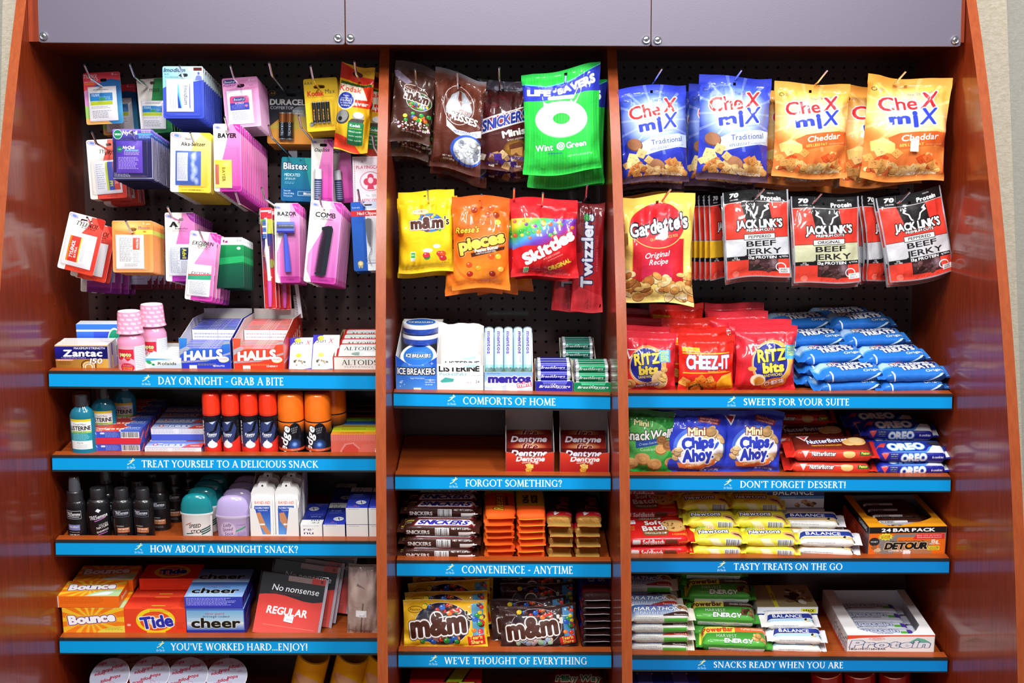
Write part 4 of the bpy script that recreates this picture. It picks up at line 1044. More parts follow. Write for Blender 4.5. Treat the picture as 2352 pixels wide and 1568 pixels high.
def a_grn():
    w,h=82,116;a=Art(w,h,'0e5a3c',2.2);a.rect(0,0,w,18,'eef4f2');a.text('2',w*.83,6,5,'505a58');a.text('caplets',w*.92,7,3,'505a58',w=10);a.grad(0,18,w,60,'1f9c5a','0c7040')
    a.poly([(0,50),(w,42),(w,56),(0,66)],'2cc070',.7);a.grad(0,66,w,h,'0c5a40','0a3c30',a=.9);a.ell(w*.86,25,4.4,3.4,'e8f4ec');return a
o,b=card_item('medicine_card','green and black tablet card showing beside the pink headache cards','medicine',519,603,82,116,0,-.2,a_grn(),None,None,group=GP)
stack(o,b,6,.023,'green and black tablet fan','green and black card',GP,jit=.3)
# toothbrush packs
def tbrush(o,f,W,H):
    mb=MB();z0,z1=-H*.48,H*.30
    m=flat('f0f0f4',.25,coat=.3);mp=flat('d860c0',.3);mr=flat('e02c28',.35);mbl=flat('5078c8',.4);mg=flat('58a868',.5)
    def seg(x0,x1,za,zb,mm,d0=-.012,d1=-.004):mb.box(x0,x1,d0,d1,za,zb,mm)
    pts=[(z0,.0028),(z0+H*.05,.0042),(z0+H*.2,.0052),(z0+H*.26,.0042),(z0+H*.42,.004),(z0+H*.5,.0052),(z0+H*.56,.0055),(z0+H*.62,.0028),(H*.22,.0026),(H*.36,.0045),(H*.4,.003)]
    rows=[];n=10
    for z,r in pts:
        cx=.0015*math.sin((z-z0)/H*7)
        rows.append([(cx+r*math.cos(2*math.pi*k/n),-.007+r*.7*math.sin(2*math.pi*k/n),z) for k in range(n)])
    mb.grid(rows[:4],mp,[[(0,0)]*(n+1)]*11,closed=True);mb.grid(rows[3:],m,[[(0,0)]*(n+1)]*11,closed=True)
    q=mb.build('handle');adopt(o,q)
    mb=MB()
    for i in range(9):
        z=H*.2+i*H*.021;mb.box(-.0075,.0005,-.012,-.004,z,z+H*.017,mg if i==8 else (m if i % 3==2 else mbl))
    q=mb.build('bristles');adopt(o,q)
def a_tb():
    w,h=29,232;a=Art(w,h,'c8202a',2.4);a.rect(0,0,w,26,'e83040');a.rect(2,6,w-2,10,'ffffff',0,.8);a.poly([(0,26),(w,26),(w,60),(6,60)],'d8dc50');a.grad(2,60,w-2,150,'283c98','c83038');a.text('EXTRA',8,100,5,'f0c850',rot=-80,b=.05);a.text('CLEAN',15,100,5,'f0c850',rot=-80,b=.05)
    a.rect(8,140,w-3,180,'e0262c');a.text('Colgate',14,160,8,'ffffff',rot=-90,b=.06,w=34);a.rect(0,182,w,h,'d83030');a.rect(0,0,1,h,'f4e8f0');a.rect(w-1,0,w,h,'f4e8f0');a.rect(0,h-1,w,h,'f4e8f0');a.ell(22,128,6,10,'a8a040');return a
def _tb(o,f,W,H):tbrush(o,f,W,H);adopt(o,blister(-W*.42,W*.42,-H*.48,H*.42,.014,.003))
GT='toothbrush cards in the left bay'
o,b=card_item('toothbrush_card','long red toothbrush card, front one left of the razor','toothbrush',616,593,28,232,-2,-.15,a_tb(),None,None,_tb,slot=(.3,.45,.25),group=GT)
stack(o,b,5,.028,'red toothbrush stack','toothbrush card',GT,jit=.3,dx=.12)
clone(o,Matrix.Translation(P(650,597,-.1)) @ Matrix.Rotation(math.radians(-2),4,'Y'),'toothbrush card with violet handle seen below the razor cards',None,GT)
# razor
def razor(o,f,W,H):
    mb=MB();mt=flat('3a2ea0',.25,coat=.3);mc=flat('6c80d8',.15,coat=.5)
    zt=H*.20
    mb.box(-W*.38,W*.32,-.014,-.004,zt-.008,zt+.012,mc);mb.box(-W*.36,W*.30,-.016,-.014,zt-.001,zt+.006,flat('b8bcd0',.15,.9));mb.box(-W*.38,W*.32,-.0155,-.003,zt-.012,zt-.008,mt)
    q=mb.build('razor_head');adopt(o,q)
    mb=MB();rows=[]
    for z,r in ((zt-.010,.003),(zt-.03,.0045),(0,.005),(-H*.2,.0062),(-H*.36,.0068)):
        x=-.004+(zt-z)*.06;rows.append([(x-r,-.010,z),(x-r*.5,-.012,z),(x+r*.5,-.012,z),(x+r,-.010,z),(x+r,-.004,z),(x-r,-.004,z)])
    mb.grid(rows,flat('5064dc',.25,coat=.4),[[(0,0)]*7]*5,smooth=False,closed=True);mb.face(rows[-1],flat('5064dc',.25,coat=.4));q=mb.build('razor_handle');adopt(o,q)
    adopt(o,blister(-W*.42,W*.42,-H*.42,H*.24,.018))
a=hcard(57,182,'f6a4d4','e060b4','RAZOR',th=7,ty=22,tw=38,sh=.0,b=.02,sub='TWIN BLADE',low='c83ca0',split=[(.62,0),(.6,.3),(.3,.42),(.08,.62),(.08,.85),(.2,1)])
o,b=card_item('razor_card','pink and white card with a blue twin blade razor, front one','razor',660,558,57,182,0,-.16,a,None,None,razor,slot=(.05,.42,.18),group=GC)
stack(o,b,5,.026,'pink and white razor stack','razor card',GC,jit=.5)
def comb(o,f,W,H):
    mb=MB();m=flat('1c222c',.2,coat=.6);L=H*.62;w_=W*.36
    mb.prism([(w_*.1,-L/2),(w_*.5,-L/2+.004),(w_*.5,L/2-.006),(w_*.35,L/2),(w_*-.1,L/2-.002),(w_*.05,L*.3),(w_*.05,-L*.4)],-.008,-.004,m,m)
    mb.prism([(-w_*.5,L/2-.006),(w_*.1,L/2-.0),(w_*.1,L/2-.01),(-w_*.45,L/2-.012)],-.0075,-.0045,m,m);mb.prism([(-w_*.5,-L/2+.002),(w_*.12,-L/2),(w_*.12,-L/2+.006),(-w_*.45,-L/2+.006)],-.0075,-.0045,m,m)
    q=mb.build('comb_back');q.rotation_euler=(0,math.radians(4),0);q.location=(W*.06,0,-H*.1);adopt(o,q)
    mb=MB();k=46
    for i in range(k):
        z=-L/2+.008+i*(L-.018)/k;x0=-w_*(.5 if z<L*.1 else .5-.3*(z-L*.1)/L)
        mb.box(x0,w_*.1,-.007,-.005,z,z+(L-.018)/k*.5,m)
    q=mb.build('comb_teeth');q.rotation_euler=(0,math.radians(4),0);q.location=(W*.06,0,-H*.1);adopt(o,q)
    adopt(o,blister(-W*.42,W*.42,-H*.46,H*.26,.013))
a=hcard(73,188,'f6a0d2','d868c0','COMB',th=9,ty=30,tw=42,sh=.0,b=.01,sub='UNBREAKABLE',low='c83ca0',split=[(.62,0),(.6,.2),(.42,.38),(.06,.66),(.06,.85),(.25,1)])
o,b=card_item('comb_card','pink and white card with a black comb, front one by the divider','comb',742,556,73,188,6,-.25,a,None,None,comb,slot=(.12,.43,.3),group=GC)
stack(o,b,11,.019,'pink and white comb stack','comb card',GC,jit=.8)
def a_nail():
    w,h=76,158;a=Art(w,h,'eef0f4',2.2);a.rect(0,0,w*.42,h,'2a60c0');a.grad(0,0,w*.42,h,'2c68cc','2458b0');a.rect(0,0,w,16,'2a60c0');a.rect(w*.42,0,w,16,'c8d4e8');a.text('Gabriella',12,13,3.4,'ffffff');a.rect(0,20,w,33,'d83034');a.text('Nail Clipper',38,26.5,6.6,'ffffff',b=.03,w=48)
    a.ell(16,141,6.5,6.5,'c8b070');a.ell(16,141,4,4,'e8dcb0');a.poly([(10,146),(16,148),(13,153)],'c8b070');a.poly([(22,146),(16,148),(19,153)],'c8b070');a.rect(30,140,w,142,'9098b8');return a
def clip_(o,f,W,H):
    mb=MB();x=W*.02
    for sx,sg in ((-1,0),(1,0)):
        mb.prism([(x-.0065+sx*0,H*.24),(x+.0065,H*.24),(x+.006,H*.1),(x+.003,-H*.1),(x-.003,-H*.1),(x-.006,H*.1)],-.012 if sx<0 else -.007,-.009 if sx<0 else -.004,M_chrome,M_chrome)
    mb.box(x-.007,x+.007,-.014,-.003,H*.235,H*.25,M_chrome);mb.lathe([(.0001,0),(.0028,0),(.0028,.013),(.0001,.013)],lambda i:M_chrome,n=10,cx=x,cy=-.009,z0=H*.17)
    q=mb.build('nail_clipper');adopt(o,q)
    mb=MB()
    for i in range(14):mb.lathe([(.0001,0),(.0014,.001),(.0014,.0018),(.0001,.0028)],lambda i:M_chrome,n=8,cx=x+.003*math.sin(i*.5),cy=-.006,z0=-H*.1-.0032*(i+1))
    q=mb.build('chain');q['kind']='stuff';adopt(o,q);adopt(o,blister(x-.012,x+.014,-H*.34,H*.28,.015))
o,b=card_item('nail_clipper_card','blue and white nail clipper card beside the left divider','nail clipper',847,542,76,158,-2.5,-.2,a_nail(),None,None,clip_,slot=(-.0,.46,.3),group=GC)
stack(o,b,4,.02,'blue and white nail clipper stack','nail clipper card',GC)
# clear pouch with a white brush
o=root('brush_pouch','clear pouch with a white folding brush below the comb cards','hairbrush')
s=SC(-.08);q=bag(32/s,160/s,.012,plastic(),5,name='clear_pouch',nx=10,ny=20);adopt(o,q)
mb=MB();mw_=flat('eef0f6',.3);mb.box(-.004,.004,-.003,.003,-.07,.05,mw_)
for i in range(14):mb.box(-.011,-.004,-.003,.003,-.066+i*.0036,-.0645+i*.0036,mw_)
q=mb.build('brush');adopt(o,q);put(o,hang_m(682,660,-.08,-7))
# ================================================================ middle bay: hanging bags
def fbag(label,cx,cy,w,h,rot,Y,art,puff,seed,cat='candy bag',group=None,name='candy_bag',rough=.22,crink=.3,**k):
    s=SC(Y,cy);o=root(name,label,cat,None,group)
    m=amat(art,'film_print',rough,.5,crinkle=crink) if isinstance(art,Art) else art
    q=bag(w/s,h/s,puff,m,seed,**k);q.name='film_bag';adopt(o,q)
    base=hang_m(cx,cy,Y,rot);o.matrix_world=base;return o,base
for px,py,wh in [(953,160,'holding the dark brown candy bag at the left divider'),(1050,166,'holding the brown foil drops bag'),(1147,155,'holding the dark wrapped minis bag'),(1299,172,'holding the green mint bags'),
    (982,437,'holding the yellow peanut candy bag'),(1106,447,'holding the orange candy bag'),(1181,433,'above the gap between the orange and the red bag'),(1247,443,'holding the red fruit candy bag'),(1349,425,'holding the long licorice packs')]:
    hook(px,py,wh,side=.0)
def mmlogo(a,x,y,h,rot=-6,w=None,c='4a2418',s=True,out=1.8,ap=True,o2='6a5048'):
    w=w or h*3.1
    a.text('m&m' ,x,y,h,c,o='ffffff',ow=out,o2=o2,o2w=out*1.5,b=.085,rot=rot,w=w,f=0)
    if s:a.text("'s",x+w*.6*math.cos(math.radians(rot)),y-h*.1+w*.6*math.sin(math.radians(rot)),h*.7,'20140f',o='f0e8e0',ow=out*.5,b=.04,rot=rot,w=w*.15)
CND=['d83028','2f9a40','f0c020','2b60c0','f07820','5a3020']
def a_mmd():
    w,h=100,186;a=Art(w,h,'452820',2.3)
    for j in range(12):
        for i in range(8):a.ell(6+i*13+(j % 2)*6,8+j*8,5.5,3.6,'3a201a',ring=.7)
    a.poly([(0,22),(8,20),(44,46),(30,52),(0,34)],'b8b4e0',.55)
    a.ell(55,62,30,9,'f0e8e0',rot=12);a.ell(55,62,28.5,8,'5a3020',rot=12);a.text('milk chocolate',42,60,3.4,'f0f0f0',w=26,rot=14)
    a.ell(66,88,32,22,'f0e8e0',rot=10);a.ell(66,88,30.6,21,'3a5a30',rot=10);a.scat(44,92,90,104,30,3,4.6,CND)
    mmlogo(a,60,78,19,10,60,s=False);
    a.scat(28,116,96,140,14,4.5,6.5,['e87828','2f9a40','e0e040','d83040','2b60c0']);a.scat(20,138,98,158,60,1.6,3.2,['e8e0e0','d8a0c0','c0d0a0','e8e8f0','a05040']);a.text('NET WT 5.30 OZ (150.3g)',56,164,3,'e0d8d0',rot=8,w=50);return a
GD='hanging candy bags in the middle bay'
m=amat(a_mmd(),'film_print',.2,.6,crinkle=.4)
o,b=fbag('dark brown candy bag with small colourful figures, first from the left divider',948,238,98,178,7,-.25,m,.035,1,group=GD,hole=(-.0,.065),st=.13,wave=1.6,wr=1.3,tsl=.05)
for i,(x,y,r) in enumerate(((949,275,9),(958,288,8))):clone(o,Matrix.Translation(P(x,y,-.21+i*.04)) @ Matrix.Rotation(math.radians(r),4,'Y'),f'dark brown candy bag {ORD[i+1]} on its hook, hanging lower behind',None,GD)
def a_kis():
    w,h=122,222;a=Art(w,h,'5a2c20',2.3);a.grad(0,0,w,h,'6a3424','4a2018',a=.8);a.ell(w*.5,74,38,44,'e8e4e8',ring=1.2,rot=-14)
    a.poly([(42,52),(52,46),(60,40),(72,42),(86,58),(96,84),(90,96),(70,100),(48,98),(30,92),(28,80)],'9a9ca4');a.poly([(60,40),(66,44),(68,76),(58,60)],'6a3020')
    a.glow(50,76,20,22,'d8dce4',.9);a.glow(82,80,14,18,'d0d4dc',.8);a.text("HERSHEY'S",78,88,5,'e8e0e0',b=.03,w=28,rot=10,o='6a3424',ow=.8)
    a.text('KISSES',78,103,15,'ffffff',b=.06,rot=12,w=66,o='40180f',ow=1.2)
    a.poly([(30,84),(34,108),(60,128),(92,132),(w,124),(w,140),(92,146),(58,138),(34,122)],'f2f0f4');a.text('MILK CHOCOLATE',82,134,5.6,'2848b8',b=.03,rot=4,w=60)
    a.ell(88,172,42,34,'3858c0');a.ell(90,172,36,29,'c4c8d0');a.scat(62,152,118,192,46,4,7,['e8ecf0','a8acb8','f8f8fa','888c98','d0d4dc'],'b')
    a.text('NET WT',40,192,4,'ffffff',b=.03);a.text('5.3 OZ (150 g)',44,199,4,'ffffff',b=.03,w=28)
    a.grad(0,0,w,12,'8a8c9a','6a4038');return a
m=amat(a_kis(),'film_print',.18,.6,crinkle=.45)
o,b=fbag('brown bag of foil wrapped chocolate drops, second from the left divider',1052,282,118,220,4,-.25,m,.045,2,group=GD,hole=(0,.075),st=.11,wave=1.8,wr=1.4,tsl=.06,bsl=-.03)
for i,(x,y,r) in enumerate(((1054,301,5),(1068,312,4))):clone(o,Matrix.Translation(P(x,y,-.2+i*.05)) @ Matrix.Rotation(math.radians(r),4,'Y'),f'brown foil drops bag {ORD[i+1]} on its hook, showing below the first',None,GD)
def a_snm():
    w,h=122,206;a=Art(w,h,'4a1e1c',2.3);a.rect(0,0,w,22,'5a5260');a.scat(4,2,w-4,20,20,4,8,['8a8898','6a6070','a8a4b8'],'b')
    a.scat(0,30,w,120,30,6,14,['5e1e22','42181a'],'q')
    a.poly([(0,92),(w,56),(w,92),(0,126)],'ffffff');a.poly([(0,95),(w,59),(w,89),(0,122)],'8a2a3a');a.text('SNICKERS',62,92,22,'2c3a9c',o='ffffff',ow=1.6,b=.06,sh=.3,rot=-15,w=112)
    a.text('Minis',84,120,15,'f0ece8',b=.06,rot=-12,w=58,o='3a1818',ow=1);a.text('Great anytime',88,134,5,'f0ece8',rot=-10,w=42)
    a.glow(92,158,34,24,'f0c830',.9);a.poly([(72,148),(100,140),(112,150),(104,172),(76,168)],'6a3820');a.poly([(76,158),(106,152),(104,172),(76,168)],'c89050')
    a.scat(4,168,w-4,h-8,26,7,12,['d8b888','e8dcc8','7a4a38','b89060','4a3090'],'q');a.text('SNICKERS',34,190,5,'3a3090',b=.05,rot=-8);a.text('SNICKERS',98,178,6,'3a3090',b=.05,rot=10);a.text('Minis',92,194,5,'f0f0f0',b=.04);return a
o,b=fbag('dark bag of wrapped mini bars partly behind the green mint bag',1158,288,122,204,0,-.2,a_snm(),.04,3,group=GD,hole=(0,.075),st=.13,rough=.16,crink=.45,wave=1.4)
clone(o,Matrix.Translation((.0,.07,-.022)) @ b,'dark bag of mini bars second on its hook',None,GD)
def a_ls():
    w,h=184,240;a=Art(w,h,'26c04a',2.3)
    for i in range(26):a.rect(4+i*7,0,7+i*7,h,'3ed238' if i % 2 else '30cc3c',0,.75)
    a.grad(0,0,w,16,'1aa848','2cc84c',a=.6)
    a.poly([(0,26),(w*.3,34),(w*.6,28),(w*.85,14),(w,2),(w,58),(w*.8,58),(w*.55,66),(w*.25,72),(0,70)],'2a38b0');a.poly([(0,26),(w*.3,34),(w*.6,28),(w*.85,14),(w,2),(w,5),(w*.6,31),(w*.3,37),(0,29)],'60d8c8')
    a.text('LIFE',38,51,14,'ffffff',b=.1,w=56,rot=4);a.ell(74,50,3,3,'ffffff');a.text('SAVERS',127,42,15,'ffffff',b=.1,w=92,rot=-13,vs=.15)
    a.rect(58,62,122,71,'f0f4f0',5);a.text('MINTS',90,66.5,5,'5a88a0',sp=14,w=40)
    a.ell(90,118,64,42,'9ab8a0');a.ell(90,116,63,41,'eef0ee');a.glow(84,104,46,28,'ffffff',.9);a.glow(90,116,30,20,'c0ccc4',.6);a.ell(90,116,21,13,'22a83c');
    for i in range(5):a.rect(75+i*7,106,78+i*7,126,'48d040',0,.6)
    a.ell(90,116,22,14,'b8c8bc',ring=1.4)
    for i in range(10):
        t=i*.628;a.text('LIFESAVERS'[i],90+43*math.cos(t),116+27*math.sin(t),6,'dde2de',b=.04)
    a.text('Wint  O  Green',88,178,13,'ffffff',o='18903a',ow=1,b=.05,w=124,rot=-4);a.text('O',88,178,12,'22c040',o='ffffff',ow=2.6,b=.0,rot=-4)
    a.text('ARTIFICIAL FLAVOR',74,193,3.6,'2840a0',w=34,b=.02);a.text('NET WT 6.25 OZ (177g)',134,200,4,'c8ead0',w=60,rot=-2);return a
m=amat(a_ls(),'film_print',.25,.5,crinkle=.25)
o,b=fbag('bright green mint bag with a big white ring, front one at the right divider',1290,278,182,236,-1,-.29,m,.05,4,group=GD,hole=(.008,.096),st=.08,sb=.05,wave=2.2,wr=.9,tsl=-.05,bsl=.02)
for i,(x,y,Y) in enumerate(((1302,312,-.23),(1303,316,-.19),(1302,318,-.15))):clone(o,Matrix.Translation(P(x,y,Y)) @ Matrix.Rotation(math.radians(1+i*.5),4,'Y'),f'bright green mint bag {ORD[i+1]} on its hook, lower behind the front one',None,GD)
# lower hanging row
def a_mmy():
    w,h=130,190;a=Art(w,h,'f2c61c',2.3);a.grad(0,0,w,h,'f0c018','f6ca20')
    for j in range(7):
        for i in range(11):a.ell(8+i*12+(j % 2)*6,24+j*18,4.5,6,'eeb810',.5,ring=.8)
    a.ell(52,48,20,6.5,'e0b890');a.ell(52,48,19,5.6,'f4dca8');a.text('PEANUT',52,47.5,5,'6a3a20',w=26);a.text('milk chocolate',52,54,2.6,'6a3a20',w=30)
    a.ell(76,74,32,22,'d0a020');a.ell(76,74,31,21,'3870b0');a.scat(52,84,100,92,12,3,5,CND);a.scat(52,56,100,62,10,3,4,CND);mmlogo(a,68,74,24,-3,80)
    a.scat(66,146,112,158,6,6.5,9,['2f9a40','e85828','d03040']);
    a.rect(28,140,40,162,'e0e8d0',2);a.rect(29,143,39,154,'38a848');a.text('100',34,148,4,'ffffff');a.ell(92,128,9,5,'e8e8e0');a.ell(70,138,12,5,'e8e8e4')
    a.text('NET WT',116,162,3.4,'806010');a.text('5.30 OZ',112,168,3.4,'806010');return a
m=amat(a_mmy(),'film_print',.22,.5,crinkle=.25)
o,b=fbag('yellow bag of peanut candies hanging beside the left divider',979,532,128,186,0,-.27,m,.042,5,group=GD,hole=(0,.075),st=.12,rough=.2,wave=1.5)
for i in range(2):clone(o,Matrix.Translation((-.006+i*.01,.05+.04*i,-.012)) @ b,f'yellow peanut candy bag {ORD[i+1]} on its hook',None,GD)
def a_rp():
    w,h=146,218;a=Art(w,h,'f06a1c',2.3);a.grad(0,0,w,h,'ee5c18','f47820');a.glow(w*.5,h*.84,w*.7,40,'f8a030',.6)
    a.ell(w*.5,130,78,72,'e84f14',.5,ring=6)
    for x,y,c in ((56,34,'9a3818'),(98,30,'e04818'),(92,44,'e04818'),(112,44,'8a3018'),(116,60,'e0b030'),(20,88,'a03010'),(110,128,'e08020'),(100,140,'e05018'),(118,140,'e8b838'),(42,160,'d84818'),(66,168,'e0a028'),(44,182,'b02818'),(102,182,'a82018'),(124,170,'f0c050')):a.scat(x,y,x+.1,y+.1,1,8,8.4,[c])
    a.text("Reese's",38,78,13,'f8e040',o='8a4010',ow=1.6,b=.03,sh=.3,w=62,rot=-2);a.text('pieces',74,104,26,'f8c850',o='3a1c10',ow=2.6,o2='f8b060',o2w=4,b=.09,rot=-11,w=122)
    a.poly([(46,132),(136,116),(134,124),(48,142)],'4a2014');a.text('Peanut Butter',88,122,7.6,'ffffff',b=.06,rot=-9,w=64);a.text('CANDY IN A CRUNCHY SHELL',86,130,3.6,'f0f0f0',b=.03,rot=-9,w=54)
    a.text('NET WT 7.4 OZ (210g)',84,202,4,'a83a10',w=46);
    for i in range(5):a.rect(0,2+i*2.6,w,3+i*2.6,'d85818',0,.6)
    return a
m=amat(a_rp(),'film_print',.16,.6,crinkle=.3)
o,b=fbag('orange bag of candy coated pieces in the middle of the lower hanging row',1105,558,134,212,0,-.28,m,.04,6,group=GD,hole=(0,.085),st=.13,wr=1.2,wave=1.6)
for i,(dx,dy) in enumerate(((-.02,.04),(.02,.07),(.045,.1))):clone(o,Matrix.Translation((dx,dy,-.012)) @ b @ Matrix.Rotation(math.radians((-2,1.5,-4)[i]),4,'Y'),f'orange candy pieces bag {ORD[i+1]} on its hook',None,GD)
def a_skt():
    w,h=158,182;a=Art(w,h,'d41c24',2.3);a.grad(0,0,w,h,'d82028','c81820')
    B=a._box(0,46,w,120);X,Y,sl=B
    ang=(X*.8+(Y-46)*1.5)/w;cols=[hexc(c) for c in ('d8b030','e8d838','40b840','4898d8','6a38a8','a02878')]
    t=np.clip(ang*1.0*5,0,4.999);i0=t.astype(int);fr=(t-i0)[...,None];CA=np.array(cols);col=CA[i0]*(1-fr)+CA[np.minimum(i0+1,5)]*fr
    mk=(Y>46) & (Y<118-22*(X/w)-6*np.sin(X/20));a.a[sl]=np.where(mk[...,None],col,a.a[sl])
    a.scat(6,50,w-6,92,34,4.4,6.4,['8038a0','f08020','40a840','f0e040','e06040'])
    a.text('Skittles',88,112,26,'ffffff',b=.1,rot=-27,w=136,o='b81018',ow=2.2,vs=.0);a.text('BITE SIZE CANDIES',96,132,4,'f0d0c0',rot=-24,w=44);a.text('Artificial & Natural',104,136,3,'f0d0c0',rot=-24,w=40)
    a.text('ORiGiNAL',114,152,9,'f0e048',b=.06,rot=-22,w=60);a.rect(28,160,40,174,'e8f0e0');a.rect(29,161,39,170,'38b048');a.text('100',34,166,4,'fff'+'fff');a.text('NET WT 7.20 OZ (204.1g)',108,172,4,'f09090',w=60)
    for i in range(7):a.rect(0,2+i*3,w,3+i*3,'b81420',0,.7)
    return a
m=amat(a_skt(),'film_print',.14,.7,crinkle=.25)
o,b=fbag('red bag of rainbow fruit candies right of the orange bag',1250,546,156,180,-1,-.28,m,.045,7,group=GD,hole=(.0,.072),st=.14,wave=1.8,wr=1.1)
clone(o,Matrix.Translation((-.02,.035,-.004)) @ b,'red fruit candy bag second on its hook, peeking out at the left',None,GD);clone(o,Matrix.Translation((-.005,.08,-.01)) @ b,'red fruit candy bag third on its hook',None,GD)
def a_twz():
    w,h=78,262;a=Art(w,h,'a0141c',2.3);a.grad(0,0,w,h,'7a1018','c02028');a.ell(10,60,34,60,'5a0c14',.6)
    a.text('Twizzlers',36,114,27,'d8dae4',o='1c2050',ow=2.6,b=.07,rot=-90,w=178,sh=.0);a.text('STRAWBERRY TWISTS',62,120,5,'c06070',rot=-90,w=86)
    a.poly([(0,h-44),(20,h-62),(w,h-40),(w,h),(0,h)],'c83038');a.text('Great Taste',40,h-22,4,'201030',rot=-90,w=26);a.ell(34,34,7,9,'2a8a3a');return a
mt_=amat(a_twz(),'film_print',.15,.7,crinkle=.3)
o,b=fbag('long red strawberry licorice pack beside the right divider',1350,592,74,250,1,-.22,mt_,.02,8,group=GD,hole=None,st=.04,sb=.05,wr=.8,wave=.8)
clone(o,Matrix.Translation(P(1307,592,-.17)) @ Matrix.Rotation(math.radians(2),4,'Y'),'long red licorice pack mostly behind the red fruit candies',None,GD)
# ================================================================ right bay: hanging bags
for px,py,wh in [(1521,157,'holding the left blue snack mix bag'),(1704,160,'holding the right blue snack mix bag'),(1901,160,'holding the left orange snack mix bag'),(2081,163,'holding the right orange snack mix bag'),
    (1541,433,'holding the yellow and red snack bag'),(1756,432,'holding the left jerky pouches'),(1888,444,'holding the middle jerky pouches'),(2091,440,'holding the right jerky pouches')]:
    hook(px,py,wh,lean=-.012,side=-.02)
def a_chex(kind):
    w,h=176,232;bl=kind==0;a=Art(w,h,'2c50c0' if bl else 'f0a848',2.4)
    if bl:a.grad(0,0,w,h,'2c3cc0','2a34a8')
    else:a.grad(0,0,w,h,'f0a440','e87038')
    c0='dfe8f4' if bl else 'fff2c8'
    a.glow(w*.48,84,w*.66,84,'78a8e0' if bl else 'f8d880',.95,1.2);a.glow(w*.5,86,w*.52,62,c0,1,1.6)
    for i in range(14):
        t=i*.45;a.poly([(w*.5+20*math.cos(t),84+16*math.sin(t)),(w*.5+104*math.cos(t-.04),84+86*math.sin(t-.04)),(w*.5+104*math.cos(t+.04),84+86*math.sin(t+.04))],c0,.3)
    a.ell(14,32,5,4.4,'30304a' if bl else '4a3018',ring=1.4);a.text('General',28,30,2.6,'304070',w=12);a.text('Mills',26,34,2.6,'304070',w=8)
    a.text('The Original',108,36,6.5,'38508c',rot=-8,w=52)
    a.text('Che',62,62,30,'e0282c',o='f4f4f6',ow=2,b=.035,rot=-7,w=86);a.text('X',130,50,34,'d82830',o='f4f4f6',ow=2.2,b=.04,rot=-6,sh=.2,w=38)
    a.text('m',66,96,24,'2a3cc4',o='f4f4f6',ow=2.4,b=.07,rot=-8,w=46);a.text('i',100,94,34,'2a3cc4',o='f4f4f6',ow=2.2,b=.09,rot=-8,w=11);a.text('X',130,86,34,'2a3cc4',o='f4f4f6',ow=2.2,b=.04,rot=-6,sh=.2,w=40)
    a.text('BRAND SNACK',126,110,2.8,'6a6a80',rot=-6,w=26)
    bc='ccd8ee' if bl else 'e0642c'
    a.poly([(44,140),(70,128),(110,122),(150,118),(w,122),(w,152),(150,150),(100,158),(58,168)],bc)
    if bl:a.text('Traditional',118,134,12,'2c3a8c',rot=-5,w=88);a.text('60% LESS FAT',98,152,6,'4a5068',rot=-7,w=52,b=.01)
    else:a.text('Cheddar',114,134,13,'ffffff',rot=-8,w=84,sh=.2,b=.03);a.text('60% LESS FAT',96,152,6,'f4e060',rot=-7,w=52,b=.02)
    a.text('than regular potato chips',146,147,2.8,'606070' if bl else 'f8d8a0',rot=-6,w=40)
    if bl:
        a.ell(32,142,20,15,'6e4430',rot=20);a.ell(31,140,18.5,13.5,'9c6a4c',rot=20);a.scat(46,162,48,163,1,14,15,['e0b478'],'q');a.scat(24,172,25,173,1,14,15,['ecd088'],'q')
        a.ell(86,196,26,18,'8a5438',rot=10);a.ell(85,194,24,16,'b07a58',rot=10)
    else:a.poly([(10,150),(34,140),(60,152),(64,174),(14,170)],'f8dc88');a.poly([(10,150),(60,152),(64,174),(14,170)],'f0cc74')
    a.scat(10,176 if bl else 168,w-10,200,14,9,14,['e8b874','d8924c','e8c888','c87840'] if bl else ['f0a050','e06a30','f4c078','d85020'],'q')
    a.scat(4,200,w-4,220,26,8,14,['e8b870','d09050','f0cc90','b87038'] if bl else ['f0b060','e87838','f4c888','c85828'],'b');a.scat(10,196,w-10,216,8,9,12,['ecc080','d89850'],'q')
    a.rect(0,h-14,w,h,'4a3040' if bl else 'e88a40');a.text('NET WT 3.75 OZ (106g)',128,h-18,4.6,'ffffff',sh=.15,w=60,b=.02)
    for i in range(6):a.rect(0,3+i*2.6,w,4+i*2.6,'2434a8' if bl else 'e8984c',0,.5)
    return a
GX_='hanging snack mix bags in the right bay'
mb_,mo_=amat(a_chex(0),'film_print',.2,.55,crinkle=.22),amat(a_chex(1),'film_print',.2,.55,crinkle=.22)
def chex(label,cx,cy,w,h,rot,Y,m,seed,lab2,n=2,sh=(.0,.0),**k):
    o,b=fbag(label,cx,cy,w,h,rot,Y,m,.055,seed,'snack bag',GX_,'snack_bag',hole=(0,h*.43/SC(Y)),st=.09,sb=.055,sag=.3,wave=1.3,**k)
    rr=random.Random(seed)
    for i in range(n):clone(o,Matrix.Translation((sh[0]*(i+1)+rr.uniform(-.006,.006),.062*(i+1),-.008*(i+1)-.006)) @ b @ Matrix.Rotation(math.radians(rr.uniform(-2,2)),4,'Y'),f'{lab2}, {ORD[i+1]} on its hook',None,GX_)
chex('blue snack mix bag close to the right divider, front one',1502,308,156,218,-2.5,-.29,mb_,11,'left blue snack mix bag',2,(.0,0))
chex('blue snack mix bag second from the divider, front one',1685,296,168,236,1.5,-.3,mb_,12,'right blue snack mix bag',2,(-.014,0))
chex('orange cheese snack mix bag with its left side creased, third bag',1862,300,176,216,1,-.29,mo_,13,'left orange snack mix bag',2,(-.012,0))
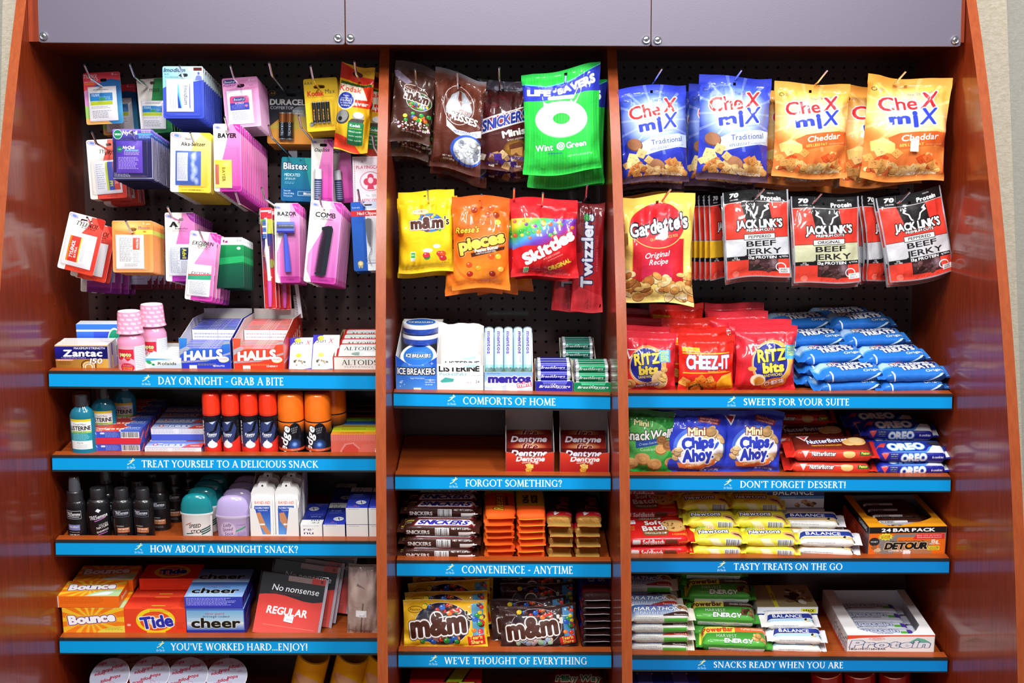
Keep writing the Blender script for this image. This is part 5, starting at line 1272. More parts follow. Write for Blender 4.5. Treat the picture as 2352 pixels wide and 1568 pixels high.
o,b=fbag('orange cheese snack mix bag at the far right with a price sticker',2079,296,198,236,3.5,-.3,mo_,.055,14,'snack bag',GX_,'snack_bag',hole=(0,.092),st=.09,sb=.055,sag=.3,wave=2.4,tsl=.02)
st_=Art(24,36,'f4f2f4',3);st_.text('$1.50',10,18,5,'9090a8',rot=-90)
mb=MB();mb.box(-.0085,.0085,-.0008,0,-.013,.013,flat('f4f2f4'),front=amat(st_,'price_print'));q=mb.build('price_sticker');q.location=(.012,-.0375,-.035);adopt(o,q)
for i in range(2):clone(o,Matrix.Translation((-.034*(i+1),.065*(i+1),-.01*(i+1))) @ b @ Matrix.Rotation(math.radians(-4),4,'Y'),f'right orange snack mix bag, {ORD[i+1]} on its hook',None,GX_,skip=('price_sticker',))
def a_gar():
    w,h=164,250;a=Art(w,h,'f4d068',2.4);a.grad(0,0,w,h,'f0c458','f8dc80');a.rect(18,100,w-24,200,'c8202c');a.rect(16,98,18,200,'e8b040');a.rect(w-24,98,w-22,200,'e8b040');a.grad(40,130,w-50,190,'d02838','c83070',a=.5)
    a.ell(76,70,66,52,'e8c060');a.ell(76,70,64,50,'d4222c')
    a.text('Gardetto\'s',80,70,30,'f4f4f8',o='1a1420',ow=2.6,b=.05,rot=-9,w=138,sh=.1);a.text('QUALITY SINCE 1932',92,97,5.6,'f0c860',rot=-9,w=68)
    a.text('Original',76,136,12,'f8f4f4',rot=-8,sh=.35,w=60,b=.015);a.text('Recipe',80,152,12,'f8f4f4',rot=-6,sh=.35,w=46,b=.015)
    a.scat(6,180,w-4,200,16,9,15,['d89850','e8b870','b87438','f0d098'],'b');a.scat(4,200,w-4,236,34,10,18,['d89850','e8b870','a86830','f0d098','c07c3c'],'b');a.text('NET WT',136,236,5,'ffffff',b=.04)
    for i in range(6):a.rect(0,3+i*3,w,4+i*3,'e0b048',0,.5)
    return a
o,b=fbag('tall yellow and red snack bag at the right divider',1512,573,164,248,0,-.29,a_gar(),.05,15,'snack bag',GX_,'snack_bag',hole=(.0,.098),st=.1,sb=.05,wave=2,wr=1.2,tsl=-.015,bsl=-.03)
clone(o,Matrix.Translation((-.012,.09,.005)) @ b,'tall yellow and red snack bag second on its hook',None,GX_)
def a_jerk(kind):
    w,h=152,200;a=Art(w,h,'d8342c',2.6);a.grad(0,0,w,h,'d8382c','e04030');
    a.rect(0,0,w,26,'141416');a.rect(0,26,w,27,'e8e8e8');a.text('70',28,10,9,'ffffff',b=.09,sh=.2,w=22);a.text('CALORIES',28,20,3,'ffffff',b=.03);a.text('HIGH IN',112,7,3,'ffffff');a.text('Protein',112,18,9.5,'ffffff',b=.07,w=46)
    a.poly([(42,27),(106,27),(114,84),(54,84)],'1a1718')
    for sg in (-1,1):a.poly([(79+sg*8,60),(79+sg*12,48),(79+sg*22,42),(79+sg*17,38),(79+sg*26,30),(79+sg*24,36),(79+sg*27,43),(79+sg*15,50),(79+sg*11,62),(79+sg*3,70),(79+sg*2,66)],'ffffff')
    a.text("JACK LINK'S",82,76,17,'ffffff',o='141416',ow=2,b=.07,w=108,vs=.05);a.text('PREMIUM CUTS',84,90,5.4,'ffffff',o='141416',ow=1,b=.04,w=66)
    bc=('c8c8cc','c4c4a0')[kind];a.rect(0,108,w,150,'141416');a.rect(0,109,w,149,bc);a.rect(44,98,118,112,'141416',1);a.rect(45.4,99.4,116.6,110.6,'e8e8e4');a.text(('PEPPERED','ORIGINAL')[kind],81,105,6.5,'141416',b=.03,w=54,sh=.1)
    a.text('BEEF',84,121,12,'1a1a1c',b=.035,w=72);a.text('JERKY',88,139,12.5,'1a1a1c',b=.035,w=88);a.rect(0,149,w,158,'141416');a.text('13g PROTEIN',86,153.5,6,'ffffff',b=.05,w=66);a.text('97%',24,152,3.4,'ffffff',b=.03);a.text('FAT FREE',24,156,3,'ffffff',b=.03);a.text('4g TOTAL',136,153,3.4,'ffffff',b=.03,w=22)
    a.rect(54,158,122,186,'141416');a.rect(55,158,121,185,'3c2428');a.scat(60,162,116,182,30,4,8,['4a2c30','5a3a3a','2e1a1c','6a484a'],'b');a.glow(112,168,14,14,'b8a0b0',.6)
    a.ell(24,190,8,7,'f07060');a.ell(128,176,12,10,'f0e0e0',ring=2.4);a.rect(124,178,148,190,'f0f0f0');a.text('SMART',136,181.5,4,'202020',sh=.2,w=18);a.text('SNACK',136,186.5,4,'202020',sh=.2,w=18);a.text('NET WT. 0.9 OZ. (25g)',88,194,4.6,'8a1c18',w=58)
    a.grad(0,0,3,h,'a8a8b0','888890');a.grad(w-3,0,w,h,'a8a8b0','888890');a.rect(0,h-3,w,h,'8a7a80');return a
mj0,mj1=amat(a_jerk(0),'film_print',.15,.7,metal=.15,crinkle=.3),amat(a_jerk(1),'film_print',.15,.7,metal=.15,crinkle=.3)
aj=a_jerk(0);aj.a[int(110*2.6):int(149*2.6)]=hexc('d8a828');mj2=amat(aj,'film_print',.15,.7,crinkle=.3)
GJ='hanging jerky pouches in the right bay'
def jerk(label,cx,cy,w,h,rot,Y,m,seed,side,n,m2=None,dx=-.03,Y2=-.2,yaw=55):
    o,b=fbag(label,cx,cy,w,h,rot,Y,m,.016,seed,'jerky pouch',GJ,'jerky_pouch',hole=(0,.075),st=.14,sb=.06,wave=1.4,wr=1.5,pinch=.01,sag=.1)
    o2=None
    for i in range(n):
        x=cx+side[0]+i*side[1]
        M_=Matrix.Translation(P(x,cy+4,Y2+.012*i)) @ Matrix.Rotation(math.radians(rot*.4),4,'Y') @ Matrix.Rotation(math.radians(yaw),4,'Z')
        if m2 is None or o2 is not None:clone(o2 or o,M_,f'jerky pouch turned edge on, {ORD[i+1] if i else "first"} of the fan {side[2]}',None,GJ)
        else:
            o2,_=fbag(f'jerky pouch turned edge on, first of the fan {side[2]}',cx,cy,w,h,rot,Y,m2,.012,seed+9,'jerky pouch',GJ,'jerky_pouch',st=.14,sb=.06,wave=1,wr=1,pinch=.01,sag=.1);o2.matrix_world=M_
    for i in range(2):clone(o,Matrix.Translation((.004*i,.02*(i+1),-.006*(i+1))) @ b,f'jerky pouch {ORD[i+1]} right behind the {label.split(",")[0]}',None,GJ)
jerk('left peppered jerky pouch, facing front with a silver band',1738,538,150,200,-3.5,-.29,mj0,21,(-72,-12,'left of the left pouch'),6,mj2,yaw=52)
jerk('middle original jerky pouch, facing front with a cream band',1897,551,152,198,-3,-.3,mj1,22,(98,14,'right of the middle pouch'),4,mj0,yaw=48,Y2=-.2)
jerk('right peppered jerky pouch, facing front near the side panel',2103,540,150,200,-11,-.28,mj0,23,(-70,-9,'left of the right pouch'),2,None,yaw=40,Y2=-.22)
# ================================================================ goods on the shelves
YI=-.292
def SS(sh):return SC(YI,700+(1.3-SH[sh]['zz'])*900)
def ylip(sh):return SH[sh]['yl']
for k,v in dict(L1=851,L2=1041,L3=1234,L4=1457,C1=897,C2=1085,C3=1281,C4=1489,R1=898,R2=1087,R3=1275,R4=1499).items():SH[k]['yl']=v
def sm(sh,x,d=0,hz=0,yaw=0,X=None,roll=0,tilt=TILT):
    X=P(x,SH[sh]['yl'],YI).x if X is None else X
    p=Vector((X,YI+d*math.cos(TILT)-hz*math.sin(TILT),SH[sh]['z'](X)+d*math.sin(TILT)+hz*math.cos(TILT)))
    return Matrix.Translation(p) @ Matrix.Rotation(tilt,4,'X') @ Matrix.Rotation(math.radians(yaw),4,'Z') @ Matrix.Rotation(math.radians(roll),4,'Y')
WH=flat('ece9e6',.45);WH2=flat('d8d4d0',.5)
def hpx(sh,y):return (SH[sh]['yl']-y)/SS(sh)+.006
def carton(sh,xl,xr,yt,dep,arts,label,cat='box',name='carton',d=0,hz=0,yaw=0,group=None,base=None,h=None,rough=.35,coat=.35):
    s=SS(sh);w=(xr-xl)/s;h=h if h is not None else hpx(sh,yt)-hz
    o=root(name,label,cat,None,group);mb=MB()
    mb.box(-w/2,w/2,0,dep,0,h,base or WH,lo=(.0135/(h-.0135) if hz==0 and d<.02 else 0),**{k:(amat(a,'carton_print',rough,coat) if isinstance(a,Art) else a) for k,a in arts.items()})
    q=mb.build('carton_body');adopt(o,q)
    m=sm(sh,(xl+xr)/2,d,hz,yaw);o.matrix_world=m
    return o,m,w,h
def rep(o,m,sh,lst,noun,group,skip=(),w=0):
    """copies: list of (dx, d, hz, yaw) in the frame of the first"""
    for i,t in enumerate(lst):
        dx,d,hz=t[:3];yw=t[3] if len(t)>3 else 0
        where=t[4] if len(t)>4 else ORD[i+1]+' from the front'
        clone(o,m @ Matrix.Translation((dx,d,hz)) @ Matrix.Rotation(math.radians(yw),4,'Z'),f'{noun}, {where}',None,group,skip)
def price(o,x,z,y=-.0006,w=.016,h=.012,t='$1.50',rot=0):
    A=Art(28,20,'f4f2f4',3);A.text(t,17,12,5,'9090a8')
    mb=MB();mb.box(-w/2,w/2,-.0004,.0004,-h/2,h/2,flat('f4f2f4'),front=amat(A,'price_print'));q=mb.build('price_sticker');q.location=(x,y-.0006,z);q.rotation_euler=(0,math.radians(rot),0);adopt(o,q)
def tray(o,w,h,dep,front,side=None,hb=None,front_pts=None,t=.0012,name='tray',inner=None,back=None,side_pts=None,top=None):
    """open display tray: floor, back, two sides, cut front"""
    inner=inner or WH2;mb=MB();hb=hb or h;side=side or front
    fm=amat(front,'tray_print',.35,.35) if isinstance(front,Art) else front
    smt=amat(side,'tray_print',.35,.35) if isinstance(side,Art) else side
    mb.box(-w/2,w/2,0,dep,0,t,inner)
    pts=front_pts or [(-w/2,0),(w/2,0),(w/2,h),(-w/2,h)]
    mb.prism(pts,0,t,fm,inner,W=w,H=max(p[1] for p in pts)-.0135,ox=-w/2,oz=.0135)
    mb.box(-w/2,w/2,dep-t,dep,0,hb,inner,back=smt)
    sp=side_pts or [(0,0),(dep,0),(dep,hb),(0,h)]
    for sg in (-1,1):
        M_=Matrix(((0,1,0,sg*w/2),(1,0,0,0),(0,0,1,0),(0,0,0,1)))
        if sg<0:mb.prism(sp,0,t,smt,inner,back=inner,mtx=M_,W=dep,H=max(hb,h))
        else:mb.prism(sp,0,-t,smt,inner,back=inner,mtx=M_,W=dep,H=max(hb,h))
    q=mb.build(name);adopt(o,q);return q
# ---- left bay, first shelf
S='L1';s=SS(S)
a=Art(118,44,'3048d0',2.2);a.grad(0,0,118,44,'3a80e0','3040c8');a.rect(0,6,118,8,'ffffff');a.grad(40,9,118,40,'2c38d0','4050c8',a=.5);a.ell(88,20,17,16,'ffffff');a.ell(88,20,15,14,'18a078');a.text('VICKS',88,19,7,'ffffff',b=.08,w=26);a.poly([(104,14),(118,20),(118,22),(104,17)],'ffffff')
carton(S,157,276,762,.035,dict(front=a,top=flat('e8eaf0')),'blue cough remedy box with green emblem behind the white box',d=.075)
def a_zan():
    a=Art(122,62,'1c2080',2.4);a.rect(0,0,122,4,'d8b858');a.grad(0,4,122,40,'2420a0','101464',(1,1));a.rect(0,40,122,62,'c09038');a.grad(0,40,122,62,'8a5a20','d8ac50',(1,0))
    a.text('MAXIMUM STRENGTH',80,8.5,6,'ffffff',b=.03,w=72,sh=.1);a.text('Zantac',64,23,18,'ffffff',b=.06,w=92,sh=.05);a.text('Ranitidine Tablets 150 mg / Acid Reducer',42,36,3.4,'ffffff',w=58);a.rect(0,41,42,45,'e88070');a.text('PREVENTS & RELIEVES',22,43,2.6,'ffffff',w=34,b=.03);a.lines(8,47,38,58,3,'503010')
    a.ell(76,58,18,16,'603818',ring=3);a.ell(76,60,14,12,'e8d0a0',ring=3);a.ell(76,62,9,8,'ffffff',ring=2);a.text('150',94,46,14,'ffffff',o='602818',ow=.8,b=.04,sh=.2,w=30);return a
a2=Art(122,20,'ece8e4');a2.lines(8,4,110,18,4,'b0a8a8')
o,m,w,h=carton(S,130,250,793,.032,dict(front=a_zan(),top=a2),'white and navy stomach tablet box with gold band, front of two',group='stomach tablet boxes')
rep(o,m,S,[(.001,.034,0)],'white and navy stomach tablet box','stomach tablet boxes')
# pink bottles
def a_pep():
    a=Art(150,80,'f0a8c0',2.2);a.rect(16,6,96,80,'f4b8cc');a.rect(96,2,150,80,'eeeef4');a.lines(100,6,146,78,14,'8890a8')
    a.rect(28,10,92,46,'e02840');a.text('pepto',60,24,11,'f8f0a0',o='902040',ow=1.6,b=.08,w=46);a.text('BISMOL',74,34,4,'f0a830',b=.03);a.poly([(28,38),(44,42),(56,34),(70,44),(82,36),(92,40),(92,50),(28,50)],'f4b8cc');a.glow(50,50,24,12,'e86890',.7)
    a.ell(66,62,26,13,'d82438');a.text('5 SYMPTOM RELIEF',66,63,3.6,'f8d040',w=40,b=.03);a.lines(48,54,86,60,2,'ffffff');a.lines(50,67,84,72,1,'ffffff');return a
def a_pcap():
    a=Art(150,50,'f49cbc',2.2)
    for j in range(5):
        for i in range(6):a.text('ORIGINAL',10+i*30+(j % 2)*14,6+j*10,4.6,'fbe8f0',b=.04,w=22,rot=4)
    return a
o=root('medicine_bottle','pink stomach medicine bottle with red label, front of two','bottle',None,'pink medicine bottles')
mb=MB();ml=amat(a_pep(),'bottle_label',.3,.3);mp_=flat('f09cc0',.22,coat=.5);R=.029
mb.lathe([(.0001,0),(R*.92,0),(R,.003),(R,.064),(R*1.0,.0641),(R*.98,.072),(R*.8,.083),(R*.6,.088),(R*.55,.094)],lambda i:ml if i==3-1 else mp_,n=32,sy=.75,uvz=(.003,.064),u_span=.5);mb.lathe([(R,.003),(R,.064)],lambda i:ml,n=32,sy=.76,uvz=(.003,.064))
q=mb.build('bottle_body');adopt(o,q)
mb=MB();mc=amat(a_pcap(),'cap_wrap',.22,.4);hB=hpx(S,712)
mb.lathe([(R*1.02,.089),(R*.93,.094),(R*.84,hB-.003),(R*.8,hB),(R*.72,hB),(R*.7,hB-.002),(.0001,hB-.002)],lambda i:mc if i<3 else flat('fbe4ee',.3),n=32,sy=.8,uvz=(.089,hB));q=mb.build('cap');adopt(o,q)
m=sm(S,305,.0);o.matrix_world=m
clone(o,sm(S,335,.07,X=P(338,850,YI).x),'pink stomach medicine bottle half behind the other one',None,'pink medicine bottles')
# mint tablets tray
a=Art(88,26,'eef2ee',2.4);a.poly([(0,0),(70,3),(30,6),(0,12)],'58b0dc');a.poly([(10,26),(88,14),(88,26)],'c0d8e8');a.ell(12,12,7,4.5,'30a060',rot=40);a.ell(22,19,4,3,'209050',rot=20);a.text('Rolaids',54,16,8,'20302c',f=0,b=.02,w=44,sh=.1);a.text('ORIGINAL',52,7,2.8,'4090c0',w=20)
o=root('antacid_tray','low white and light blue tray of antacid rolls','tray');w=87/s;h=hpx(S,822);tray(o,w,h,.12,a,WH,hb=h+.004);m=sm(S,375,0);o.matrix_world=m
mb=MB();mb.lathe([(.0001,0),(.0085,0),(.0085,w-.006),(.0001,w-.006)],lambda i:flat('e4e8e4',.35),n=12);
r0=mb.build('antacid_roll');tag(r0,'white antacid roll lying in the low tray, front','roll of tablets','antacid rolls in the low tray')
RX=Matrix.Rotation(math.pi/2,4,'Y')
r0.matrix_world=m @ Matrix.Translation((-w/2+.003,.012,h-.008)) @ RX
for i in range(1,6):clone(r0,m @ Matrix.Translation((-w/2+.003,.012+.018*i,h-.008)) @ RX,f'white antacid roll in the low tray, {ORD[i]} from the front',None,'antacid rolls in the low tray')
# lozenge display boxes
def a_halls(c0,c1,c2,txt,btm):
    a=Art(116,84,c0,2.4);a.grad(0,0,116,84,c1,c0);a.poly([(0,34),(20,22),(60,14),(116,8),(116,16),(60,24),(24,32),(0,50)],'b8b8c4',.9)
    a.poly([(0,66),(60,62),(116,40),(116,46),(60,67),(0,72)],'b0b0bc',.9)
    a.text('HALLS',54,49,24,'ffffff',o=c2,ow=1.2,b=.09,sh=.12,rot=-5,w=88)
    a.poly([(0,74),(60,70),(116,56),(116,84),(0,84)],c0);a.text(btm,56,56,4,'f0e0e0',w=52,rot=-3);a.ell(100,62,12,8,'f0e8a0',rot=-10);a.ell(99,60,11.5,7,'f4f0ec',rot=-10);a.text('ADVANCED',99,60,3,'c03030',w=17)
    a.lines(40,74,84,80,2,'f0d848');a.text(txt,88,80,4.6,'ffffff',b=.04,sh=.1,w=26);return a
def halls(xl,xr,yt,ytab,cols,lab,labp,grp,txt,btm,nd,yback):
    w=(xr-xl)/s;h=hpx(S,yt);ht=hpx(S,ytab);hb=hpx(S,796)+.034
    o=root('lozenge_display_box',lab,'box');A=a_halls(*cols,txt,btm)
    fp=[(-w/2,0),(w/2,0),(w/2,ht*.93),(w/2-.010,ht*.93),(w/2-.022,h*.97),(-w/2+.022,h*.97),(-w/2+.016,h*1.05),(-w/2+.018,ht*.99),(-w/2,ht)]
    B=Art(200,84,cols[0],2);B.text('HALLS',120,46,24,'f0f0f4',b=.08,sh=.15,w=120,rot=-4);B.rect(0,60,200,64,'b8b8c4')
    D=.235
    tray(o,w,h,D,A,B,hb=hb,front_pts=fp,side_pts=[(0,0),(D,0),(D,hb-.01),(D*.55,hb),(0,ht*.93)])
    price(o,-w*.24,.012);m=sm(S,(xl+xr)/2,0,yaw=-1.5);o.matrix_world=m
    P_=Art(100,28,cols[0],2);P_.text('HALLS',50,15,8,'f0f0f4',b=.02,w=34,sh=.1);P_.rect(0,0,100,2.5,'f0f0f4');Fa=Art(100,24,'f2f0f2',2);Fa.lines(4,4,96,22,5,'8088a0');Fa.rect(54,0,55,24,'a0a0b0')
    pw,ph,pd=w-.006,.024,.0125
    mb=MB();mb.box(-pw/2,pw/2,0,pd,0,ph*2,WH,front=amat(Fa,'pack_print'),top=amat(P_,'pack_print',.3,.3));p=mb.build('lozenge_pack');tag(p,f'{labp}, front row','lozenges',grp);p.matrix_world=m @ Matrix.Translation((0,.006,.001))
    k=0
    for i in range(1,nd):
        up=.0 if i<7 else .022
        clone(p,m @ Matrix.Translation((0,.006+.0142*i,.001+up)) ,f'{labp}, {ORD[i]} row',None,grp)
halls(414,532,797,774,('2a40c8','3a90e0','1830a0'),'blue lozenge display box with an open front','blue lozenge pack standing in the blue display box','blue lozenge packs','MENTHO-LYPTUS','MENTHOL',15,722)
halls(537,654,797,774,('e0402c','f05838','b02018'),'red lozenge display box with an open front','red lozenge pack standing in the red display box','red lozenge packs','CHERRY','MENTHOL-LYPTUS',15,742)
# sunscreen packets
a=Art(66,80,'f4f4f6',2.4);a.poly([(0,0),(26,0),(12,12),(0,22)],'4038b0');a.ell(20,8,8,6,'e0e048');a.text('Sun',22,14,9,'303038',sh=.3,b=.0,w=24);a.text('X',46,14,11,'d83040',sh=.3);a.text('SPF 30+',20,32,5,'e8a8b8',sh=.3);a.ell(24,44,7,4.5,'d0e030');a.lines(40,28,60,46,6,'a0a0c0');a.scat(14,54,44,66,14,1.6,3,['403830','806840','a0a8a0']);a.poly([(28,74),(60,70),(66,80),(20,80)],'4038b0');a.rect(0,14,2,80,'5048c0')
ms_=amat(a,'packet_print',.3,.4)
o=root('sunscreen_packet','white sunscreen packet leaning back, left of two','sunscreen',None,'sunscreen packets');q=pillow(62/s,.092,.008,ms_,seed=3,flatz=.08);q.location=(0,0,.046);adopt(o,q)
o.matrix_world=sm(S,692,.006,yaw=3) @ Matrix.Rotation(math.radians(-48),4,'X')
clone(o,sm(S,744,.004,yaw=0) @ Matrix.Rotation(math.radians(-40),4,'X'),'white sunscreen packet leaning back beside the mint tins',None,'sunscreen packets')
# mint tins in a tray
a=Art(110,40,'c83028',2.4);a.rect(3,3,110,40,'f0ede6');a.text('CURIOUSLY STRONG MINTS',58,7,3.6,'b0a8a0',w=70);a.text('ALTOIDS',62,21,17,'1a1a1a',f=1,w=84,b=.01);a.text('PEPPERMINT',60,36,4.6,'808078',w=68,f=1)
w=110/s;h=hpx(S,815);o=root('mint_tin_tray','white and red tray of mint tins at the left divider','tray');tray(o,w,h,.2,a,flat('b89468',.6),hb=h+.012,inner=flat('b8946a',.6));m=sm(S,820,.0);o.matrix_world=m
Tp=Art(100,62,'d8dcd8',2.2);Tp.rect(0,0,100,62,'c02824',6);Tp.rect(5,4,95,58,'dfe2de',6);Tp.text('ALTOIDS',52,22,14,'28302c',f=1,w=74,b=.01);Tp.ell(50,44,16,7,'7a9a88',.8);Tp.rect(52,36,92,50,'f4f4f4',0,.8)
o=root('mint_tin','red and white mint tin tilted in the tray, front one','mint tin',None,'mint tins in the tray');mb=MB();mt_=amat(Tp,'tin_print',.25,.4);mr_=flat('c02824',.25,coat=.5)
mb.prism(rrect(-.047,.047,-.030,.030,.009),-.009,.009,mt_,mr_);mb.prism(rrect(-.0475,.0475,-.0305,.0305,.0092),-.003,.001,mr_,mr_);q=mb.build('tin_box');adopt(o,q)
for i in range(4):
    M_=m @ Matrix.Translation((.002,.034+.046*i,h-.004)) @ Matrix.Rotation(math.radians(-72),4,'X')
    if i==0:o.matrix_world=M_
    else:clone(o,M_,f'mint tin in the tray, {ORD[i]} from the front',None,'mint tins in the tray')
# ---- left bay, second shelf
S='L2';s=SS(S)
def a_lis():
    a=Art(116,108,'187a98',2.2);a.rect(22,0,92,92,'f0f2f0');a.rect(22,0,92,7,'e8c830');a.text('Cool Mint',56,15,6,'303840',w=40);a.text('LISTERINE',56,27,12,'202428',b=.05,w=68,rot=-1);a.rect(22,36,92,42,'b0d060');a.text('ANTISEPTIC',54,39,4,'206040',w=44);a.rect(22,42,92,66,'2898a8');a.lines(30,45,88,66,5,'e0f4f4');a.text('ADA',54,72,6,'808890');a.lines(44,78,80,90,4,'90a0a8');return a
o=root('mouthwash_bottle','blue green mouthwash bottle with white label, front one at the side panel','bottle',None,'mouthwash bottles')
R=.0265;mlq=flat('127088',.1,coat=.8);ml=amat(a_lis(),'bottle_label',.3,.3);hb=hpx(S,930)
mb=MB();mb.lathe([(.0001,0),(R*.9,0),(R,.004),(R,.008),(R,hb*.78),(R*.99,hb*.84),(R*.8,hb*.94),(R*.5,hb),(R*.45,hb+.004)],lambda i:ml if i==3 else mlq,n=32,sy=.7,uvz=(.008,hb*.78));q=mb.build('bottle_body');adopt(o,q)
mcl=plastic();mb=MB();mb.lathe([(R*.66,hb+.003),(R*.7,hb+.012),(R*.68,hb+.03),(.0001,hb+.031)],lambda i:mcl,n=24,sy=.85);q=mb.build('clear_cup');adopt(o,q);mb=MB();mb.lathe([(R*.5,hb+.002),(R*.48,hb+.024),(.0001,hb+.024)],lambda i:flat('2a2c30',.3),n=20,sy=.85);q=mb.build('cap');adopt(o,q)
m=sm(S,194,.004);o.matrix_world=m
rep(o,m,S,[(.028,.062,0),(.056,.124,0)],'mouthwash bottle in the row at the side panel','mouthwash bottles')
def tpbox(kind):
    if kind==0:
        f=Art(130,30,'3a58c8',2.4);f.grad(0,0,130,30,'3858c8','4a50b8',(1,0));f.rect(0,28,130,30,'d83040');f.text('Cavity',14,8,7,'f0f0ff',b=.03,sh=.25,w=20);f.text('R',28,8,9,'c0c8f0',b=.05);f.lines(4,14,32,27,4,'d0d8ff');f.rect(39,4,49,12,'dfe4f4',2);f.lines(50,4,84,27,6,'b8c4f0');f.bar(86,2,128,29)
        t=Art(130,42,'e04030',2.4);t.poly([(88,42),(82,30),(90,16),(100,0),(130,0),(130,42)],'4a68c8');t.poly([(88,42),(82,30),(90,16),(100,0),(98,0),(86,16),(79,30),(84,42)],'e8e8f4');t.text('Colgate',52,20,12,'f8f0f0',b=.05,w=76);t.text('CAVITY',108,14,7,'ffffff',b=.04,sh=.2,w=34);t.text('PROTECTION',108,24,3.6,'ffffff',w=32);t.text('FLUORIDE',30,36,4,'f8f0f0',b=.03)
        r=Art(42,30,'3450b8',2.4);r.poly([(0,18),(34,2),(36,12),(0,28)],'e04050');r.text('Colgate',18,14,6,'ffffff',rot=-24,w=26)
    else:
        f=Art(130,30,'f0eef0',2.4);f.lines(4,4,62,27,5,'9098b0');f.lines(68,4,124,27,5,'9098b0');f.rect(65,2,65.6,28,'9098b0');f.rect(0,0,130,1.4,'5060c8');f.rect(0,28.4,130,30,'5060c8')
        t=Art(130,42,'e0e4f0',2.4);t.grad(0,0,130,42,'5878d0','f0f0f4');t.poly([(96,20),(130,8),(130,42),(84,42)],'e05038');t.text('Crest',54,22,17,'f4f4fa',o='4868c8',ow=1.6,b=.05,w=76);t.ell(20,22,6,8,'d84848',ring=2.4);t.text('wpm',112,28,7,'ffffff',b=.04)
        r=Art(42,30,'3848b8',2.4);r.ell(20,14,16,8,'c0c8e0');r.text('Crest',20,14,6,'d04050',rot=-15)
    return dict(front=f,top=t,right=r)
GTP='toothpaste cartons on the second shelf'
tp=tpbox(0);tpm={k:amat(v,'carton_print',.3,.35) for k,v in tp.items()}
o,m,w,h=carton(S,194,324,1017,.041,tpm,'red and blue toothpaste carton, bottom front of the left pile','toothpaste','toothpaste_carton',group=GTP,h=.0285,d=.001)
m0=m @ Matrix.Translation((0,0,-.003));o.matrix_world=m0
lst=[(0,0,.029,0,'top front of the left pile')]+[(.001*i,.0425*i,.029,0,f'{ORD[i]} of the upper row') for i in range(1,6)]+[(0,.0425*i,0,0,f'{ORD[i]} of the lower row') for i in range(1,6)]
rep(o,m0,S,lst,'red and blue toothpaste carton',GTP)
tp=tpbox(1);tpm={k:amat(v,'carton_print',.3,.35) for k,v in tp.items()}
o,m,w,h=carton(S,333,463,1017,.041,tpm,'white and blue toothpaste carton, bottom front of the right pile','toothpaste','toothpaste_carton',group=GTP,h=.0275,d=.001)
m0=m @ Matrix.Translation((0,0,-.008));o.matrix_world=m0
lst=[(0,.0425*i,0,0,f'{ORD[i]} of the lower row, right pile') for i in range(1,6)]+[(.004,.0425*i+.045,.0285,0,f'{ORD[i]} of the upper row, right pile') for i in range(0,4)]
rep(o,m0,S,lst,'white and blue toothpaste carton',GTP)
# shaving foam cans
def can(label,x,yt,r,capc,capy,art,group,d=0,name='shaving_foam_can',rot=0):
    hC=hpx(S,yt);hc=hpx(S,capy);o=root(name,label,'shaving foam',None,group)
    mb=MB();m_=amat(art,'can_print',.2,.5) if isinstance(art,Art) else art
    mb.lathe([(.0001,0),(r*.96,0),(r*.98,.001),(r,.004),(r,hc-.003),(r*.97,hc)],lambda i:m_ if i==3 else flat('d82c20' if capc[0]=='f' and capc[1]<'8' else '1a1a20',.3,coat=.3),n=32,uvz=(.004,hc-.003));q=mb.build('can_body');adopt(o,q)
    mb=MB();mb.lathe([(r*1.0,hc),(r*1.005,hc+.002),(r*.97,hC-.006),(r*.92,hC-.0025),(r*.82,hC-.0006),(r*.7,hC),(.0001,hC)],lambda i:flat(capc,.22,coat=.5),n=32);q=mb.build('can_cap');adopt(o,q)
    m=sm(S,x,r+.001+d) @ Matrix.Rotation(math.radians(rot),4,'Z');o.matrix_world=m;return o,m
def a_gil():
    W,H=66*1.0,90;W2=66;a=Art(W2,H,'e03020',2.6);a.rect(0,0,W2,64,'16161c');a.poly([(16,64),(20,16),(52,12),(60,30),(50,60),(34,70),(16,74)],'344070');a.poly([(28,38),(40,34),(48,14),(56,12),(46,36),(34,40)],'101018');a.poly([(30,15),(46,13),(38,20)],'c8d0e0')
    a.poly([(0,64),(14,74),(34,70),(60,54),(W2,50),(W2,H),(0,H)],'e8352a');a.ell(36,68,12,7,'ffffff');a.ell(35,63,7,5,'ffffff');a.poly([(31,62),(36,54),(39,62)],'ffffff')
    a.text('Foamy',36,43,6,'ffffff',b=.05,sh=.15,w=24);a.text('REGULAR',34,48,3,'ffffff',b=.03,w=16);a.text('Gillette',9,40,10,'ffffff',b=.06,rot=-90,w=56,sh=.1);return a
mg=amat(a_gil(),'can_print',.2,.5);GS='red capped shaving foam cans'
r=20.6/s
o,m=can('tall red capped shaving foam can, first from the left',486,900,r,'f4391c',948,mg,GS)
for i,(x,rt,nm) in enumerate(((530,-28,'second'),(573,0,'third'),(616,-12,'fourth'))):clone(o,sm(S,x,r+.001) @ Matrix.Rotation(math.radians(rt),4,'Z'),f'tall red capped shaving foam can, {nm} from the left',None,GS)
for i,x in enumerate((486,530,573,616)):clone(o,sm(S,x+10,3*r+.006),f'shaving foam can in the second row behind the {("first", "second", "third", "fourth")[i]} one',None,GS)
